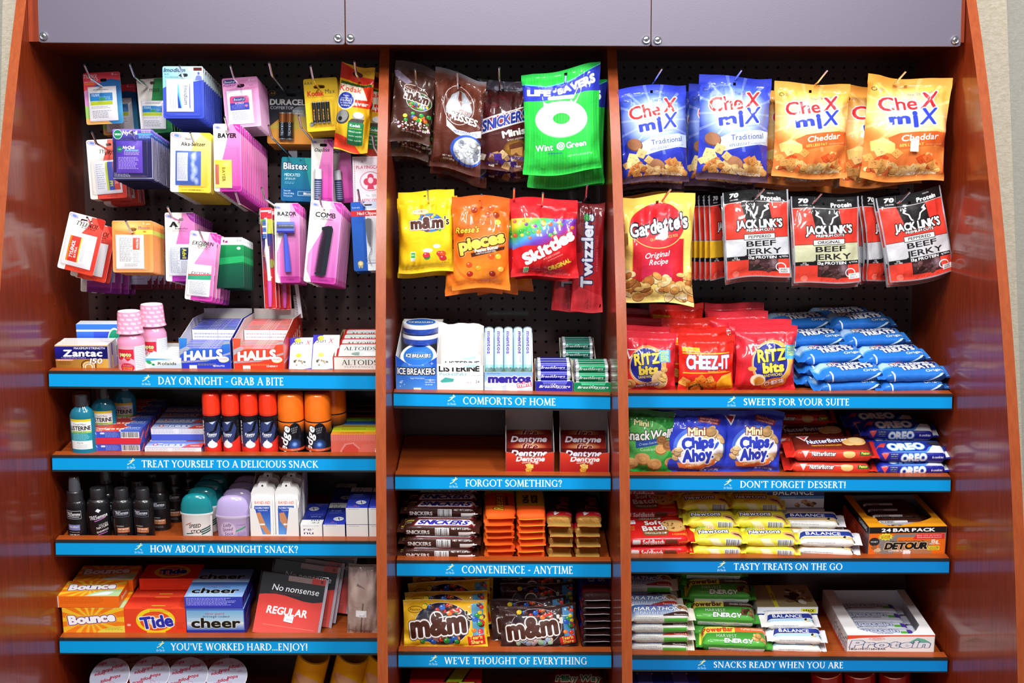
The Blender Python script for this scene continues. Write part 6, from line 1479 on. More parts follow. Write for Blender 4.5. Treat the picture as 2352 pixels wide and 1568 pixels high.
def a_edg():
    a=Art(98,74,'14141c',2.4);a.grad(0,0,98,26,'f47820','2a1a18');a.ell(62,26,17,26,'16161e');a.glow(60,52,18,16,'3a70e0',.9);a.glow(60,50,7,6,'a0d0ff',.9);a.text('edge',36,36,18,'ffffff',o='14141c',ow=1.6,b=.05,rot=-80,w=62,sh=.25)
    for i in range(3):a.text('////',60,12+i*5,3.4,'ffffff',rot=-12,w=18-i*3)
    a.rect(0,60,98,66,'e85a30');a.text('Shave Gel',62,63,3.4,'f8d0c0',w=22);a.text('ULTRA SENSITIVE',50,70,4,'ffffff',b=.03,w=34);return a
me_=amat(a_edg(),'can_print',.2,.5);GE='orange capped shaving gel cans'
r=30.5/s
o,m=can('wide orange capped shaving gel can beside the red capped ones',667,901,r,'f8761c',965,me_,GE);clone(o,sm(S,729,r+.001) @ Matrix.Rotation(math.radians(-10),4,'Z'),'wide orange capped shaving gel can, right of the two front ones',None,GE)
clone(o,sm(S,757,3*r+.004) @ Matrix.Rotation(math.radians(120),4,'Z'),'shaving gel can in shadow behind the right front one',None,GE)
# tissue packs
cols=['f0a030','c8d820','a89838','3060a8','78b830','9c5c20','284a90','8a5020','404a28','603818']
fr=Art(106,42,'e06858',2.4)
for i in range(30):fr.rect(i*3.7,0,i*3.7+1.2,16,'f0a0a0',0,.7)
fr.poly([(20,42),(30,24),(50,20),(64,34),(70,42)],'e89088');fr.poly([(24,42),(34,27),(48,24),(60,36),(64,42)],'d84c40');fr.poly([(60,42),(70,26),(96,24),(106,30),(106,42)],'e07060');fr.text('Kleenex',102,26,8,'f0f0f0',rot=-90,b=.04)
for i,c in enumerate(cols):
    t=Art(106,24,c,2);t.lines(20,8,80,18,3,'503010');A={'top':t,'front':fr if i==0 else flat(c,.25,coat=.4),'left':flat('d8d0d0')}
    o,m,w,h=carton(S,761,870,994+(-1 if i % 2 else 0),.0235,A,f'pocket tissue pack with {("orange", "yellow green", "olive", "blue", "green", "brown", "dark blue", "dull brown", "dark olive", "dark brown")[i]} top, {ORD[i]} in the row at the divider','tissues','tissue_pack',d=.0245*i+(.0 if i else 0),group='pocket tissue packs',coat=.6,rough=.2)
# ---- left bay, third shelf
S='L3';s=SS(S)
MK=flat('17171a',.28,coat=.5);MK2=flat('26262a',.35,coat=.3)
def a_tre(kind):
    a=Art(88,76,'17171a',2.6)
    if kind==0:a.rect(20,8,68,28,'d0d4e0',1);a.rect(21,9,67,27,'17171a');a.text('TRESemme',44,16,8,'ffffff',b=.03,w=42);a.rect(24,22,62,24,'c0c4d0');a.rect(26,42,62,56,'7c86c0');a.text('TRES SPRAY',44,48,4,'ffffff',w=30,b=.03);a.lines(28,60,62,64,1,'ffffff');a.text('HAIR SPRAY',44,68,5,'ffffff',b=.04,w=30)
    elif kind==1:a.poly([(44,4),(52,8),(46,14),(38,10)],'e8e8f0');a.text('TRESemme',44,24,9,'ffffff',b=.02,w=50,rot=-12);a.poly([(34,34),(64,24),(64,26),(36,36)],'c070c0');a.text('VITAMIN',56,42,4,'ffffff',rot=-14);a.text('NATURE',54,48,5.4,'ffffff',rot=-14,b=.03);a.text('SHAMPOO',54,58,4.4,'ffffff',rot=-14,b=.03);a.poly([(42,66),(66,60),(66,62),(42,68)],'c070c0')
    else:
        a.rect(20,8,66,24,'8890a8',1);a.rect(20.6,8.6,65.4,23.4,'17171a');a.text('TRESemme',44,14,7.4,'d8dce8',w=38,b=.02);a.rect(26,19,60,20,'8890a8');a.text('VITAMIN H',38,46,3,'ffffff');a.rect(30,50,64,62,'b0683c');a.text('MOISTURE RICH',46,53,3.6,'ffffff',w=28,b=.02);a.lines(32,58,60,62,1,'ffffff');a.lines(30,66,60,72,2,'e0e0e8')
        for i in range(10):a.rect(21,30+i*4,23,32+i*4,'7a6048')
    return a
def bottle(label,x,ytop,ysh,w_,art,kind,d=0,group='black hair care bottles',rot=0):
    R=w_/2/s;H=hpx(S,ytop);hs=hpx(S,ysh);o=root('hair_care_bottle',label,'bottle',None,group);m_=art
    mb=MB();mb.lathe([(.0001,0),(R*.94,0),(R,.003),(R,hs-.014),(R*.96,hs-.007),(R*.82,hs-.002),(R*.7,hs),(R*.62,hs+.001)],lambda i:m_ if i==2 else MK,n=32,sy=.8,uvz=(.003,hs-.014));q=mb.build('bottle_body');adopt(o,q)
    mb=MB()
    if kind==0:
        mb.lathe([(R*.8,hs-.002),(R*.8,hs+.018),(R*.7,hs+.02)],lambda i:MK2,n=24,sy=.9);mb.lathe([(R*.62,hs+.02),(R*.52,H-.002),(R*.46,H),(.0001,H)],lambda i:flat('4a4c52',.2,coat=.6),n=24,sy=.9)
    else:mb.lathe([(R*.66,hs),(R*.69,hs+.001),(R*.66,H-.002),(R*.6,H),(.0001,H)],lambda i:MK2,n=24,sy=.9)
    q=mb.build('cap');adopt(o,q);m=sm(S,x,R*.8+.001+d) @ Matrix.Rotation(math.radians(rot),4,'Z');o.matrix_world=m;return o,m
ms0,ms1,ms2=(amat(a_tre(i),'bottle_label',.3,.4) for i in range(3))
o0,_=bottle('black hair spray bottle with grey pump cap at the side panel',174,1094,1148,46,ms0,0,rot=-10)
bottle('black shampoo bottle with lilac stripe, second from the side panel',225,1121,1146,53,ms1,1,rot=8)
o2,_=bottle('black shampoo bottle with orange band, third from the side panel',280,1121,1146,48,ms2,1,rot=6)
clone(o2,sm(S,328,.02) @ Matrix.Rotation(math.radians(-8),4,'Z'),'black shampoo bottle with orange band, fourth from the side panel',None,'black hair care bottles')
for i,(x,d) in enumerate(((352,.07),(374,.12),(303,.07),(325,.12),(396,.17))):clone(o2,sm(S,x,d),f'black bottle in shadow behind the front row, {ORD[i]} counted toward the back' if i else 'black bottle in shadow just behind the right front bottle',None,'black hair care bottles')
for i,(x,d) in enumerate(((230,.07),(262,.12))):clone(o0,sm(S,x,d),('black spray bottle in shadow behind the left bottles','black spray bottle deepest in shadow at the left')[i],None,'black hair care bottles')
def deo(label,x,w_,yt,ymid,capc,bodyc,art,group):
    w=w_/s;H=hpx(S,yt);hm=hpx(S,ymid);o=root('deodorant_stick',label,'deodorant',None,group)
    bc=flat(bodyc,.35);m_=amat(art,'stick_print',.35)
    mb=MB();mb.lathe([(.0001,0),(.43,0),(.44,.003),(.455,hm-.006),(.485,hm-.004),(.485,hm),(.42,hm)],lambda i:m_ if i==2 else bc,n=40,sx=w,sy=.034,uvz=(0,hm));q=mb.build('stick_body');adopt(o,q)
    mb=MB();prof=[(.475,hm),(.475,hm+.008),(.45,hm+(H-hm)*.45),(.40,hm+(H-hm)*.72),(.3,hm+(H-hm)*.9),(.15,H-.0006),(.0001,H)]
    mb.lathe(prof,lambda i:flat(capc,.15,coat=.6),n=40,sx=w,sy=.034);
    q=mb.build('stick_cap');adopt(o,q);m=sm(S,x,.018);o.matrix_world=m
    lst=[(.004,.042,0),(.008,.084,0),(.012,.126,0)];rep(o,m,S,lst,label.split(',')[0]+' in the row',group)
a=Art(130,60,'f0f0ee',2.4);a.text('SPEED',62,28,8,'18181c',b=.02,sh=.3,w=34,rot=-4);a.text('STICK',66,41,8,'18181c',b=.03,sh=.3,w=34,rot=-4)
for i in range(3):a.poly([(80,36+i*5),(112,28+i*5),(112,31+i*5),(80,39+i*5)],'1a5048');a.poly([(34,46),(56,44),(56,46),(34,48)],'1a5048')
a.poly([(34,26),(52,20),(52,22),(34,28)],'b06048')
deo('teal capped deodorant stick, front one',451,78,1132,1177,'12848c','eeeeec',a,'teal capped deodorants')
a=Art(130,60,'c4b0dc',2.4);a.ell(52,34,22,20,'dccdec');a.text('Lady',52,22,8,'3c2c74',sh=.3,rot=-6);a.text('Speed',52,33,8,'3c2c74',sh=.3,rot=-6);a.text('Stick',56,44,8,'3c2c74',sh=.3,rot=-6);a.poly([(74,36),(104,26),(104,30),(74,40)],'40b080');a.lines(76,22,108,26,1,'6050a0');a.lines(78,42,108,52,3,'6050a0')
deo('lilac capped deodorant stick, front one',534,82,1136,1183,'bcaadc','d8cce8',a,'lilac capped deodorants')
# bandage tins in a white tray
o=root('bandage_tray','white tray with two rows of bandage tins','tray');w=112/s;h=hpx(S,1161);D=.15
tray(o,w,h,D,WH,WH,hb=h+.055,front_pts=[(-w/2,0),(w/2,0),(w/2,h),(w/2-.02,h),(w/2-.028,.014),(-w/2+.026,.014),(-w/2+.012,h*.96),(-w/2,h)],side_pts=[(0,0),(D,0),(D,h+.055),(D*.6,h+.05),(0,h)]);m=sm(S,632,0);o.matrix_world=m
a=Art(56,136,'efeeec',2.4);a.text('BAND-AID',28,46,7,'e05040',w=38,b=.01);a.rect(8,54,46,128,'3058b8');a.grad(8,60,46,128,'2848a8','68a0e0');a.text('FLEXIBLE FABRIC',27,59,4,'ffffff',w=34,b=.03,sh=.2);a.text('Tissue flexible',28,65,3.4,'ffffff',w=24)
a.poly([(10,72),(22,70),(30,90),(36,106),(46,122),(46,128),(36,128),(24,108),(12,92)],'c88860');a.rect(20,98,32,102,'f0f0f0')
def tin_card(o):
    W=.050;Hc=.122;mm=amat(a,'tin_print',.3,.3)
    pts=[(-W/2,0),(W/2,0),(W/2,Hc*.82),(W*.42,Hc*.9),(W*.2,Hc*.93),(W*.16,Hc),(-W*.16,Hc),(-W*.2,Hc*.93),(-W*.42,Hc*.9),(-W/2,Hc*.82)]
    mb=MB();mb.prism(pts,0,.001,mm,WH,W=W,H=Hc,ox=-W/2,oz=0);q=mb.build('backing_card');adopt(o,q)
    mb=MB();mb.prism(rrect(-W*.43,W*.43,.004,Hc*.74,.006),-.0065,0,mm,WH,W=W,H=Hc,ox=-W/2,oz=0);q=mb.build('tin_case');adopt(o,q)
    mb=MB();mb.lathe([(.0001,0),(.0022,0)],lambda i:M_dark,n=12);q=mb.build('hang_hole');q.matrix_local=Matrix.Translation((0,-.0003,Hc*.955)) @ Matrix.Rotation(math.pi/2,4,'X');adopt(o,q)
GBn='bandage tins in the white tray'
for col,sx in enumerate((-.0255,.0255)):
    for i in range(7):
        M_=m @ Matrix.Translation((sx+(.003 if i>3 else 0),.010+.0095*i+(.015 if i>3 else 0),.003+(.004 if i>3 else 0))) @ Matrix.Rotation(math.radians(-3),4,'X')
        nm=f'white bandage tin with blue picture, {("left", "right")[col]} row, {ORD[i]} from the front' if i else f'white bandage tin with blue picture, {("left", "right")[col]} front one'
        if col==0 and i==0:o1=root('bandage_tin',nm,'bandages',None,GBn);tin_card(o1);o1.matrix_world=M_
        else:clone(o1,M_,nm,None,GBn)
# lens solution boxes
ft=Art(54,40,'eeece8',2.4);ft.lines(6,4,40,9,1,'909090')
fr_=Art(54,40,'eef0ee',2.4);fr_.text('BAUSCH+LOMB',26,6,3,'70a0a0',w=38);fr_.text('re·',20,18,11,'20244c',f=0,w=26);fr_.text('nu',20,32,11,'20244c',w=26)
def rtop(flip=False):
    a=Art(54,120,'2c3cb0',2.4);a.grad(0,0,54,120,'1c2464','3444c0');a.rect(0,0,54,26,'e4e4e0');a.text('re·',20,8,9,'20244c',w=22);a.text('nu',20,20,9,'20244c',w=22);a.text('fresh',22,42,7,'a0c0f0',sh=.3,w=26);a.lines(6,50,40,62,3,'7090e0');a.ell(34,88,13,11,'e0e4f0');a.ell(34,88,11,9,'f0f2f8');a.poly([(24,90),(44,84),(44,86),(24,92)],'20244c');a.poly([(32,80),(34,80),(38,96),(36,96)],'20244c');a.rect(18,106,26,109,'e05050');a.lines(4,112,40,118,2,'e0e0ff')
    if flip:a.a=a.a[::-1,::-1].copy()
    return a
rt,rtf,ftm,frm=amat(rtop(),'carton_print',.3,.3),amat(rtop(True),'carton_print',.3,.3),amat(ft,'carton_print'),amat(fr_,'carton_print')
blu=flat('28348c',.3);GR='lens care boxes'
hh=hpx(S,1197)-.003
o,m,w,h=carton(S,691,741,1197,.13,dict(front=frm,top=rtf,right=blu,left=blu),'white and blue lens care box with its name on the end, first of the row',name='lens_care_box',group=GR,h=hh)
o,m,w,h=carton(S,743,793,1197,.13,dict(front=ftm,top=rt,right=blu,left=blu),'lens care box with blank white end, second of the row',name='lens_care_box',group=GR,h=hh)
for x,d,hz,t in ((821,0,0,'bottom of the third column'),(821,-.0,hh+.001,'top of the third column'),(873,0,0,'bottom, cut by the divider'),(873,0,hh+.001,'top, cut by the divider'),(768,.135,0,'behind the second box')):
    clone(o,sm(S,x,d+.001,hz-.001),f'lens care box with blank white end, {t}',None,GR)
# ---- left bay, bottom shelf
S='L4';s=SS(S);GL='laundry boxes on the bottom left shelf'
def sun(a,cx,cy,R,c='f8d838',n=14):
    for i in range(n):
        t=i*2*math.pi/n;a.poly([(cx,cy),(cx+R*math.cos(t-.1),cy+R*math.sin(t-.1)),(cx+R*math.cos(t+.1),cy+R*math.sin(t+.1))],c,.75)
def a_boun(w,h,ty):
    a=Art(w,h,'f07c1c',2.4);a.grad(0,0,w,h,'f07818','f48a20');sun(a,w*.45,h*.5,w*.6);a.glow(w*.45,h*.5,w*.3,h*.4,'f8e050',.6)
    a.text('Bounce',w*.47,ty,h*.34,'ffffff',o='503090',ow=1.6,o2='f8a838',o2w=4,b=.1,rot=-6,w=w*.76);a.poly([(w*.55,h),(w*.75,h*.82),(w,h*.76),(w,h)],'e8e050');a.lines(w*.68,h*.84,w*.96,h*.96,3,'806818');return a
af=a_boun(140,70,32);at=a_boun(140,90,34);at.poly([(60,90),(80,66),(110,52),(140,50),(140,90)],'b8d8a0');at.poly([(70,86),(104,62),(124,64),(112,82)],'e8f0f4');aside=Art(80,28,'f07020',2.2);aside.text('Bounce',40,14,8,'f0f0f0',b=.06,w=40);afs=Art(140,28,'f0701c',2.4);afs.lines(6,4,110,20,4,'b84810');afs.rect(0,0,1.4,28,'f4f0ec')
mf,mtp,msd,mfs=amat(af,'carton_print',.3,.35),amat(at,'carton_print',.3,.35),amat(aside,'carton_print',.3),amat(afs,'carton_print',.3)
hl=.062
o,m,w,h=carton(S,147,288,1389,.09,dict(front=mf,top=mtp,right=msd),'orange dryer sheet box standing at the bottom left','laundry box','laundry_box',group=GL,h=hl+.006)
o,m2,w,h=carton(S,139,279,1389,.082,dict(front=mfs,top=mtp,right=msd),'orange dryer sheet box lying on top of the front one','laundry box','laundry_box',group=GL,h=.026,hz=hl+.007)
clone(o,m2 @ Matrix.Translation((.008,.086,.0)),'orange dryer sheet box lying behind the top one',None,GL);
a=Art(142,66,'e84424',2.4);a.ell(72,34,45,36,'f4d820');a.ell(72,36,36,28,'e85024');a.ell(72,38,26,20,'f08030');a.ell(72,38,16,12,'e8e0d0');a.text('Tide',74,38,32,'2c30a8',o='ffffff',ow=2.2,b=.07,rot=-8,w=76);a.lines(120,40,138,62,6,'b02c18');a.rect(6,44,14,50,'f0c0b0');a.lines(60,4,128,12,2,'b02c18')
t=Art(142,80,'e84020',2.4);t.grad(0,0,142,80,'c8281c','f05030');t.lines(40,10,110,24,3,'901810');t.rect(60,56,92,61,'d8c030',2);t.lines(40,64,120,76,2,'a02818')
fs_=Art(142,30,'e03c20',2.4);fs_.lines(10,4,130,26,6,'a02818')
mtf,mtt,mts=amat(a,'carton_print',.3,.35),amat(t,'carton_print',.3,.35),amat(fs_,'carton_print',.3)
tt2=Art(142,80,'e03c20',2.4);tt2.ell(72,40,44,34,'e8c828');tt2.ell(72,40,34,26,'e04824');tt2.text('Tide',74,40,26,'2c2c88',o='e8e0e0',ow=2,b=.09,rot=-8,w=66);mt2=amat(tt2,'carton_print',.3,.35)
red=flat('d83a20',.35)
o,m,w,h=carton(S,288,429,1390,.06,dict(front=mtf,top=mtt),'red orange detergent box with yellow ring, middle front','laundry box','laundry_box',group=GL,base=red,h=hl+.004)
clone(o,m @ Matrix.Translation((.002,.062,0)),'red orange detergent box second in the row',None,GL)
o,m,w,h=carton(S,300,436,1390,.08,dict(front=mts,top=mt2),'red detergent box lying on top at the back','laundry box','laundry_box',group=GL,base=red,h=.027,hz=hl+.006,d=.095)
clone(o,m @ Matrix.Translation((.0,.01,-hl*.5)),'red detergent box lying under the back one',None,GL)
a=Art(134,66,'4a6ac8',2.4);a.rect(2,5,132,64,'e8f0f6');a.grad(2,5,132,64,'7ab4dc','f0f4f4');a.grad(2,40,132,64,'f0f4f4','2c58b8',a=.9);a.text('color guard',66,14,6,'c03048',w=44);a.text('protege couleur',70,22,6,'28304c',w=64);a.text('cheer',68,41,27,'14140e',o='e8e8e0',ow=1.2,b=.05,w=116);a.rect(0,62,134,66,'2430a0')
for i in range(20):
    for j in range(5):a.ell(5+i*2.4,8+j*4,.8,.8,'3c70b8',.6)
t=Art(134,76,'4a70c8',2.4);t.grad(0,0,134,76,'4a80c8','a0c0e8');t.text('color guard',60,14,6,'c03048',w=44);t.text('protege couleur',66,22,6,'28304c',w=64);t.text('cheer',66,42,26,'14140e',o='c8d4e0',ow=1.2,b=.05,w=112);t.lines(8,58,126,72,4,'e8f0ff',.9)
fs_=Art(134,28,'3840b0',2.4);fs_.lines(4,3,120,22,6,'e0e4ff',.9);sd=Art(76,60,'2c2c98',2.2);sd.text('cheer',38,20,10,'c89858',rot=-20,w=40);sd.lines(10,34,60,56,6,'9090d8')
mcf,mct,mcs,msd=amat(a,'carton_print',.3,.35),amat(t,'carton_print',.3,.35),amat(fs_,'carton_print',.3),amat(sd,'carton_print',.3)
bl_=flat('2c2e98',.35)
o,m,w,h=carton(S,430,563,1389,.078,dict(front=mcf,top=mct,right=msd),'blue detergent box with black lettering, bottom front','laundry box','laundry_box',group=GL,base=bl_,h=hl+.004)
o,m,w,h=carton(S,428,561,1389,.074,dict(front=mcs,top=mct,right=msd),'blue detergent box lying on top of the front one','laundry box','laundry_box',group=GL,base=bl_,h=.027,hz=hl+.005)
clone(o,m @ Matrix.Translation((0,.077,0)),'blue detergent box lying behind the top one',None,GL);clone(o,m @ Matrix.Translation((.0,.079,-.029)),'blue detergent box lower at the back',None,GL)
# hosiery packs
a=Art(150,140,'e2453a',2.4);a.grad(0,40,150,140,'d83830','ea5a50');a.poly([(0,0),(150,0),(150,52)]+[(150*(1-t),52+5*math.sin(t*6+.4)) for t in (.15,.3,.45,.6,.75,.9,1)],'1c1a20');a.text('No nonsense',84,32,14,'ffffff',sh=.15,w=112);a.text('PREMIUM NYLON PANTYHOSE',60,44,3.4,'80303a',w=70);a.rect(62,2,118,14,'a08480');a.rect(118,0,150,14,'c83028');a.text('B',142,7,7,'301010',b=.04)
a.text('REGULAR',72,84,16,'ffffff',b=.05,sh=.1,w=96);a.rect(20,118,140,119,'f0a090',0,.8)
o=root('hosiery_pack','black and red hosiery pack leaning back, front one','hosiery',None,'black and red hosiery packs');w=148/s;H=.132
mb=MB();mm=amat(a,'pack_print',.2,.6);mb.box(-w/2,w/2,0,.004,0,H,flat('c83830',.3),front=mm);q=mb.build('pack_card');adopt(o,q);q=blister(-w/2-.002,w/2+.004,-.001,H+.003,.002,.003,'clear_sleeve');adopt(o,q)
mb=MB();mb.box(w/2,w/2+.006,.001,.011,0,H,flat('b8b4c0',.15,coat=.5));q=mb.build('folded_film');adopt(o,q)
price(o,w*.02,H*.285,t='$4.50',w=.02,h=.014,rot=5)
m=sm(S,652,.004) @ Matrix.Rotation(math.radians(9),4,'Y') @ Matrix.Rotation(math.radians(-28),4,'X');o.matrix_world=m
for i,(x,d) in enumerate(((676,.045),(684,.06),(710,.1))):clone(o,sm(S,x,d,.012+.004*i) @ Matrix.Rotation(math.radians(9),4,'Y') @ Matrix.Rotation(math.radians(-22),4,'X'),f'black and red hosiery pack, {ORD[i+1]} in the leaning row',None,'black and red hosiery packs')
# stocking pack
a=Art(70,160,'c4a898',2.4);a.grad(0,0,70,160,'8a7470','ccb4a6');[a.glow(x,y,14,30,c,.7) for x,y,c in ((16,50,'d0b8aa'),(52,48,'d0b8aa'),(34,30,'a08880'),(34,66,'9a8278'))]
for j in range(40):
    for i in range(16):a.ell(2+i*4.4+(j % 2)*2.2,82+j*2,.9,.7,'907068',.7)
a.poly([(34,84),(38,84),(32,160),(30,160)],'706058');a.rect(20,100,44,115,'f4f2f4');a.text('$6.00',34,112,3.6,'9090a8');a.poly([(22,40),(42,52),(20,46)],'706058')
o=root('stocking_pack','beige stockings in a clear pack standing by the left divider','stockings');q=bag(72/s,168/s,.03,amat(a,'pack_print',.2,.6,crinkle=.3),9,st=.03,sb=.03,wave=.4,pinch=.0);q.name='pack_film';q.location=(0,.02,84/s);adopt(o,q)
o.matrix_world=sm(S,831,.0) @ Matrix.Rotation(math.radians(2),4,'Y') @ Matrix.Rotation(math.radians(-6),4,'X')
# ---- below the bottom left shelf: cereal cups, chip cans
def low(x,y,Y,label,name,cat,build,group,tilt=(0,0,0)):
    o=root(name,label,cat,None,group);build(o);p=P(x,y,Y);o.matrix_world=Matrix.Translation(p) @ Matrix.Rotation(math.radians(tilt[0]),4,'X') @ Matrix.Rotation(math.radians(tilt[1]),4,'Y');return o
lid=Art(96,96,'b2b6ca',2.4);rr=random.Random(5)
for i in range(9):lid.text(('pops','sdod')[i % 2],(22,62,40)[i % 3],12+i*9,8,'a02840',b=.05,sh=.2,rot=-8,w=26)
for i in range(10):lid.ell(rr.uniform(10,86),rr.uniform(10,86),rr.uniform(4,7),rr.uniform(2,4),'b05868',ring=.8,rot=rr.uniform(-30,30))
ml_=amat(lid,'lid_print',.3,.3,.2)
def cup(o):
    mb=MB();R=.043;n=36
    mb.face([(R*math.cos(2*math.pi*k/n),R*math.sin(2*math.pi*k/n),0) for k in range(n)],ml_,[(.5+.5*math.cos(2*math.pi*k/n),.5+.5*math.sin(2*math.pi*k/n)) for k in range(n)])
    q=mb.build('foil_lid',merge=False);adopt(o,q)
    mb=MB();mb.lathe([(R*.9,-.002),(R*1.02,-.0015),(R*1.03,0),(R*1.0,.001)],lambda i:flat('e8e8ee',.3),n=n)
    mb.lathe([(R*.66,-.1),(R*.94,-.002)],lambda i:flat('c83038',.35),n=n);q=mb.build('cup_body');adopt(o,q)
GCp='cereal cups below the bottom left shelf'
for i,(x,t) in enumerate(((252,-9),(344,-5),(431,-5),(520,0))):low(x,1553+(0,-4,-2,0)[i],-.28,f'cereal cup with white foil lid, {("first", "second", "third", "fourth")[i]} from the left, cut by the frame','cereal_cup','cereal cup',cup,GCp,(46,t+4)) if i==0 else None
c0=[o for o in bpy.data.objects if o.name=='cereal_cup'][0]
for i,(x,y) in enumerate(((344,1549),(431,1551),(521,1553))):clone(c0,Matrix.Translation(P(x,y,-.28)) @ Matrix.Rotation(math.radians(46),4,'X') @ Matrix.Rotation(math.radians(-2+i*2),4,'Y'),f'cereal cup with white foil lid, {("second", "third", "fourth")[i]} from the left, cut by the frame',None,GCp)
for i,(x,y) in enumerate(((310,1515),(392,1512),(480,1512))):clone(c0,Matrix.Translation(P(x,y,-.2)) @ Matrix.Rotation(math.radians(20),4,'X'),f'food cup in shadow behind the cereal cups, {("left", "middle", "right")[i]}',None,GCp)
a=Art(150,200,'f0cc1c',2);a.ell(70,60,38,20,'d8b078',rot=14);a.ell(70,54,34,14,'e8c898',rot=14);a.ell(76,90,40,20,'c89458',rot=16);a.ell(76,84,36,14,'dcb484',rot=16);a.rect(0,112,150,200,'2038a0');a.rect(0,108,150,114,'b8d030');mcn=amat(a,'can_print',.25,.5)
def chipcan(o):
    mb=MB();R=.036;mb.lathe([(.0001,-.13),(R,-.13),(R,0),(R*.9,.001)],lambda i:mcn if i==1 else flat('e8c820',.3),n=32,uvz=(-.2,0),u_span=.6);q=mb.build('can_body');adopt(o,q)
o=low(722,1500,-.2,'yellow chip can lying tilted below the shelf, left of three','chip_can','chip can',chipcan,'yellow chip cans',(24,14))
for i,(x,n_) in enumerate(((812,'middle'),(884,'right'))):clone(o,Matrix.Translation(P(x,1500,-.2)) @ Matrix.Rotation(math.radians(24),4,'X') @ Matrix.Rotation(math.radians(14),4,'Y'),f'yellow chip can lying tilted below the shelf, {n_} of three',None,'yellow chip cans')
# ================================================================ middle bay shelves
def obj_at(name,label,cat,group,m):o=root(name,label,cat,None,group);o.matrix_world=m;return o
S='C1';s=SS(S)
# round mint tins in a blue box
a=Art(96,82,'2060d8',2.4);a.grad(0,0,96,82,'1c50c8','4890e8');a.ell(48,34,36,26,'3878e0');a.ell(48,34,35,25,'4a90ec',.6);a.ell(44,10,4,4,'d0e4f8');a.text('coolmint',48,22,6,'ffffff',b=.02,w=36);a.text('ICE BREAKERS',48,40,15,'ffffff',o='202838',ow=1.8,b=.05,w=88,arc=-.04);a.text('sugar free mints',50,57,4,'ffffff',w=34);a.scat(8,60,30,80,4,1,2,['e0f0ff']);a.lines(68,60,92,78,3,'ffffff')
for x,y in ((12,68),(72,12),(84,20),(80,62)):a.rect(x-4,y-.4,x+4,y+.4,'ffffff');a.rect(x-.4,y-4,x+.4,y+4,'ffffff')
o=root('mint_display_box','blue display box of round mint tins at the left divider','box');w=95/s;h=hpx(S,812);D=.16;hb=.128
tray(o,w,h,D,a,WH,hb=hb,front_pts=[(-w/2,0),(w/2,0),(w/2,h*.96),(w*.28,h*.82),(w*.1,h*.74),(-w*.1,h*.74),(-w*.3,h*.84),(-w/2,h)],side_pts=[(0,0),(D,0),(D,hb),(D*.85,hb),(0,h*.96)]);price(o,w*.02,.008,t='$1.90');m=sm(S,957,0,yaw=-3);o.matrix_world=m
tl=Art(88,88,'e8eef8',2.4);tl.ell(44,44,43,43,'f0f2f8');tl.ell(44,44,37,37,'3070c8');tl.ell(44,44,30,14,'4088d8');tl.text('ICE BREAKERS',44,44,12,'ffffff',o='203050',ow=1.4,b=.04,w=62,arc=-.05)
mtl=amat(tl,'tin_print',.2,.5)
o=root('round_mint_tin','round blue and white mint tin tilted in the blue box','mint tin',None,'round mint tins');mb=MB();R=w*.45;n=40
mb.face([(R*.96*math.cos(2*math.pi*k/n),R*.96*math.sin(2*math.pi*k/n),.0205) for k in range(n)],mtl,[(.5+.5*math.cos(2*math.pi*k/n),.5+.5*math.sin(2*math.pi*k/n)) for k in range(n)])
q=mb.build('lid_print',merge=False);adopt(o,q)
mb=MB();wt=flat('eef0f4',.2,coat=.6);bt=flat('2850b8',.15,coat=.7);mb.lathe([(.0001,0),(R*.97,0),(R,.002),(R,.012),(R,.0121),(R*1.01,.0125),(R*1.01,.018),(R*.96,.0204)],lambda i:wt if i>4 else bt,n=n);q=mb.build('tin_body');adopt(o,q)
o.matrix_world=m @ Matrix.Translation((0,.052,h*.66)) @ Matrix.Rotation(math.radians(30),4,'X')
clone(o,m @ Matrix.Translation((0,.10,hb-.037)),'round blue and white mint tin lying lower at the back of the box',None,'round mint tins');clone(o,m @ Matrix.Translation((0,.10,hb-.014)),'round blue and white mint tin on top at the back of the box',None,'round mint tins')
# breath strip box
a=Art(108,66,'f0f0ee',2.4);a.text('LISTERINE',52,13,14,'18181c',b=.05,w=94);a.text('PocketPaks',38,27,8.5,'60b0c4',w=62);a.text('COOL MINT',90,31,3,'80a0a8',w=24);a.poly([(8,46),(20,36),(40,40),(38,48),(12,50)],'48b0a8');a.text('24',94,48,6,'404048');a.text('00 2',74,50,4,'9090a0')
o=root('breath_strip_box','tall white breath strip box with a torn back flap','box');w=108/s;h=hpx(S,834);D=.12;hb=.147-.012
pts=[(-w/2,0),(w/2,0),(w/2,h),(w*.36,h),(w*.32,h*.93),(-w*.34,h*.93),(-w*.38,h*1.03),(-w/2,h*1.05)]
tray(o,w,h,D,a,WH,hb=.09,front_pts=pts,side_pts=[(0,0),(D,0),(D,.11),(D*.5,.1),(0,h)]);m=sm(S,1057,0);o.matrix_world=m
mb=MB();rr=random.Random(3);top=[(w*.5,hb-.006)]+[(w*.5-w*i/9,hb+rr.uniform(-.002,.003)) for i in range(1,9)]+[(-w/2,hb+.004)]
mb.prism([(-w/2,.0),(w/2,.0)]+top,.09,.0915,WH,WH);q=mb.build('torn_flap');adopt(o,q)
b_=Art(84,30,'eeeeec',2.4);b_.text('LISTERINE',44,17,9,'404448',b=.04,w=76);b_.text('PocketPaks',36,25,5,'80b8c8',w=50);b_.poly([(44,6),(76,2),(70,9),(48,10)],'a8d0e0')
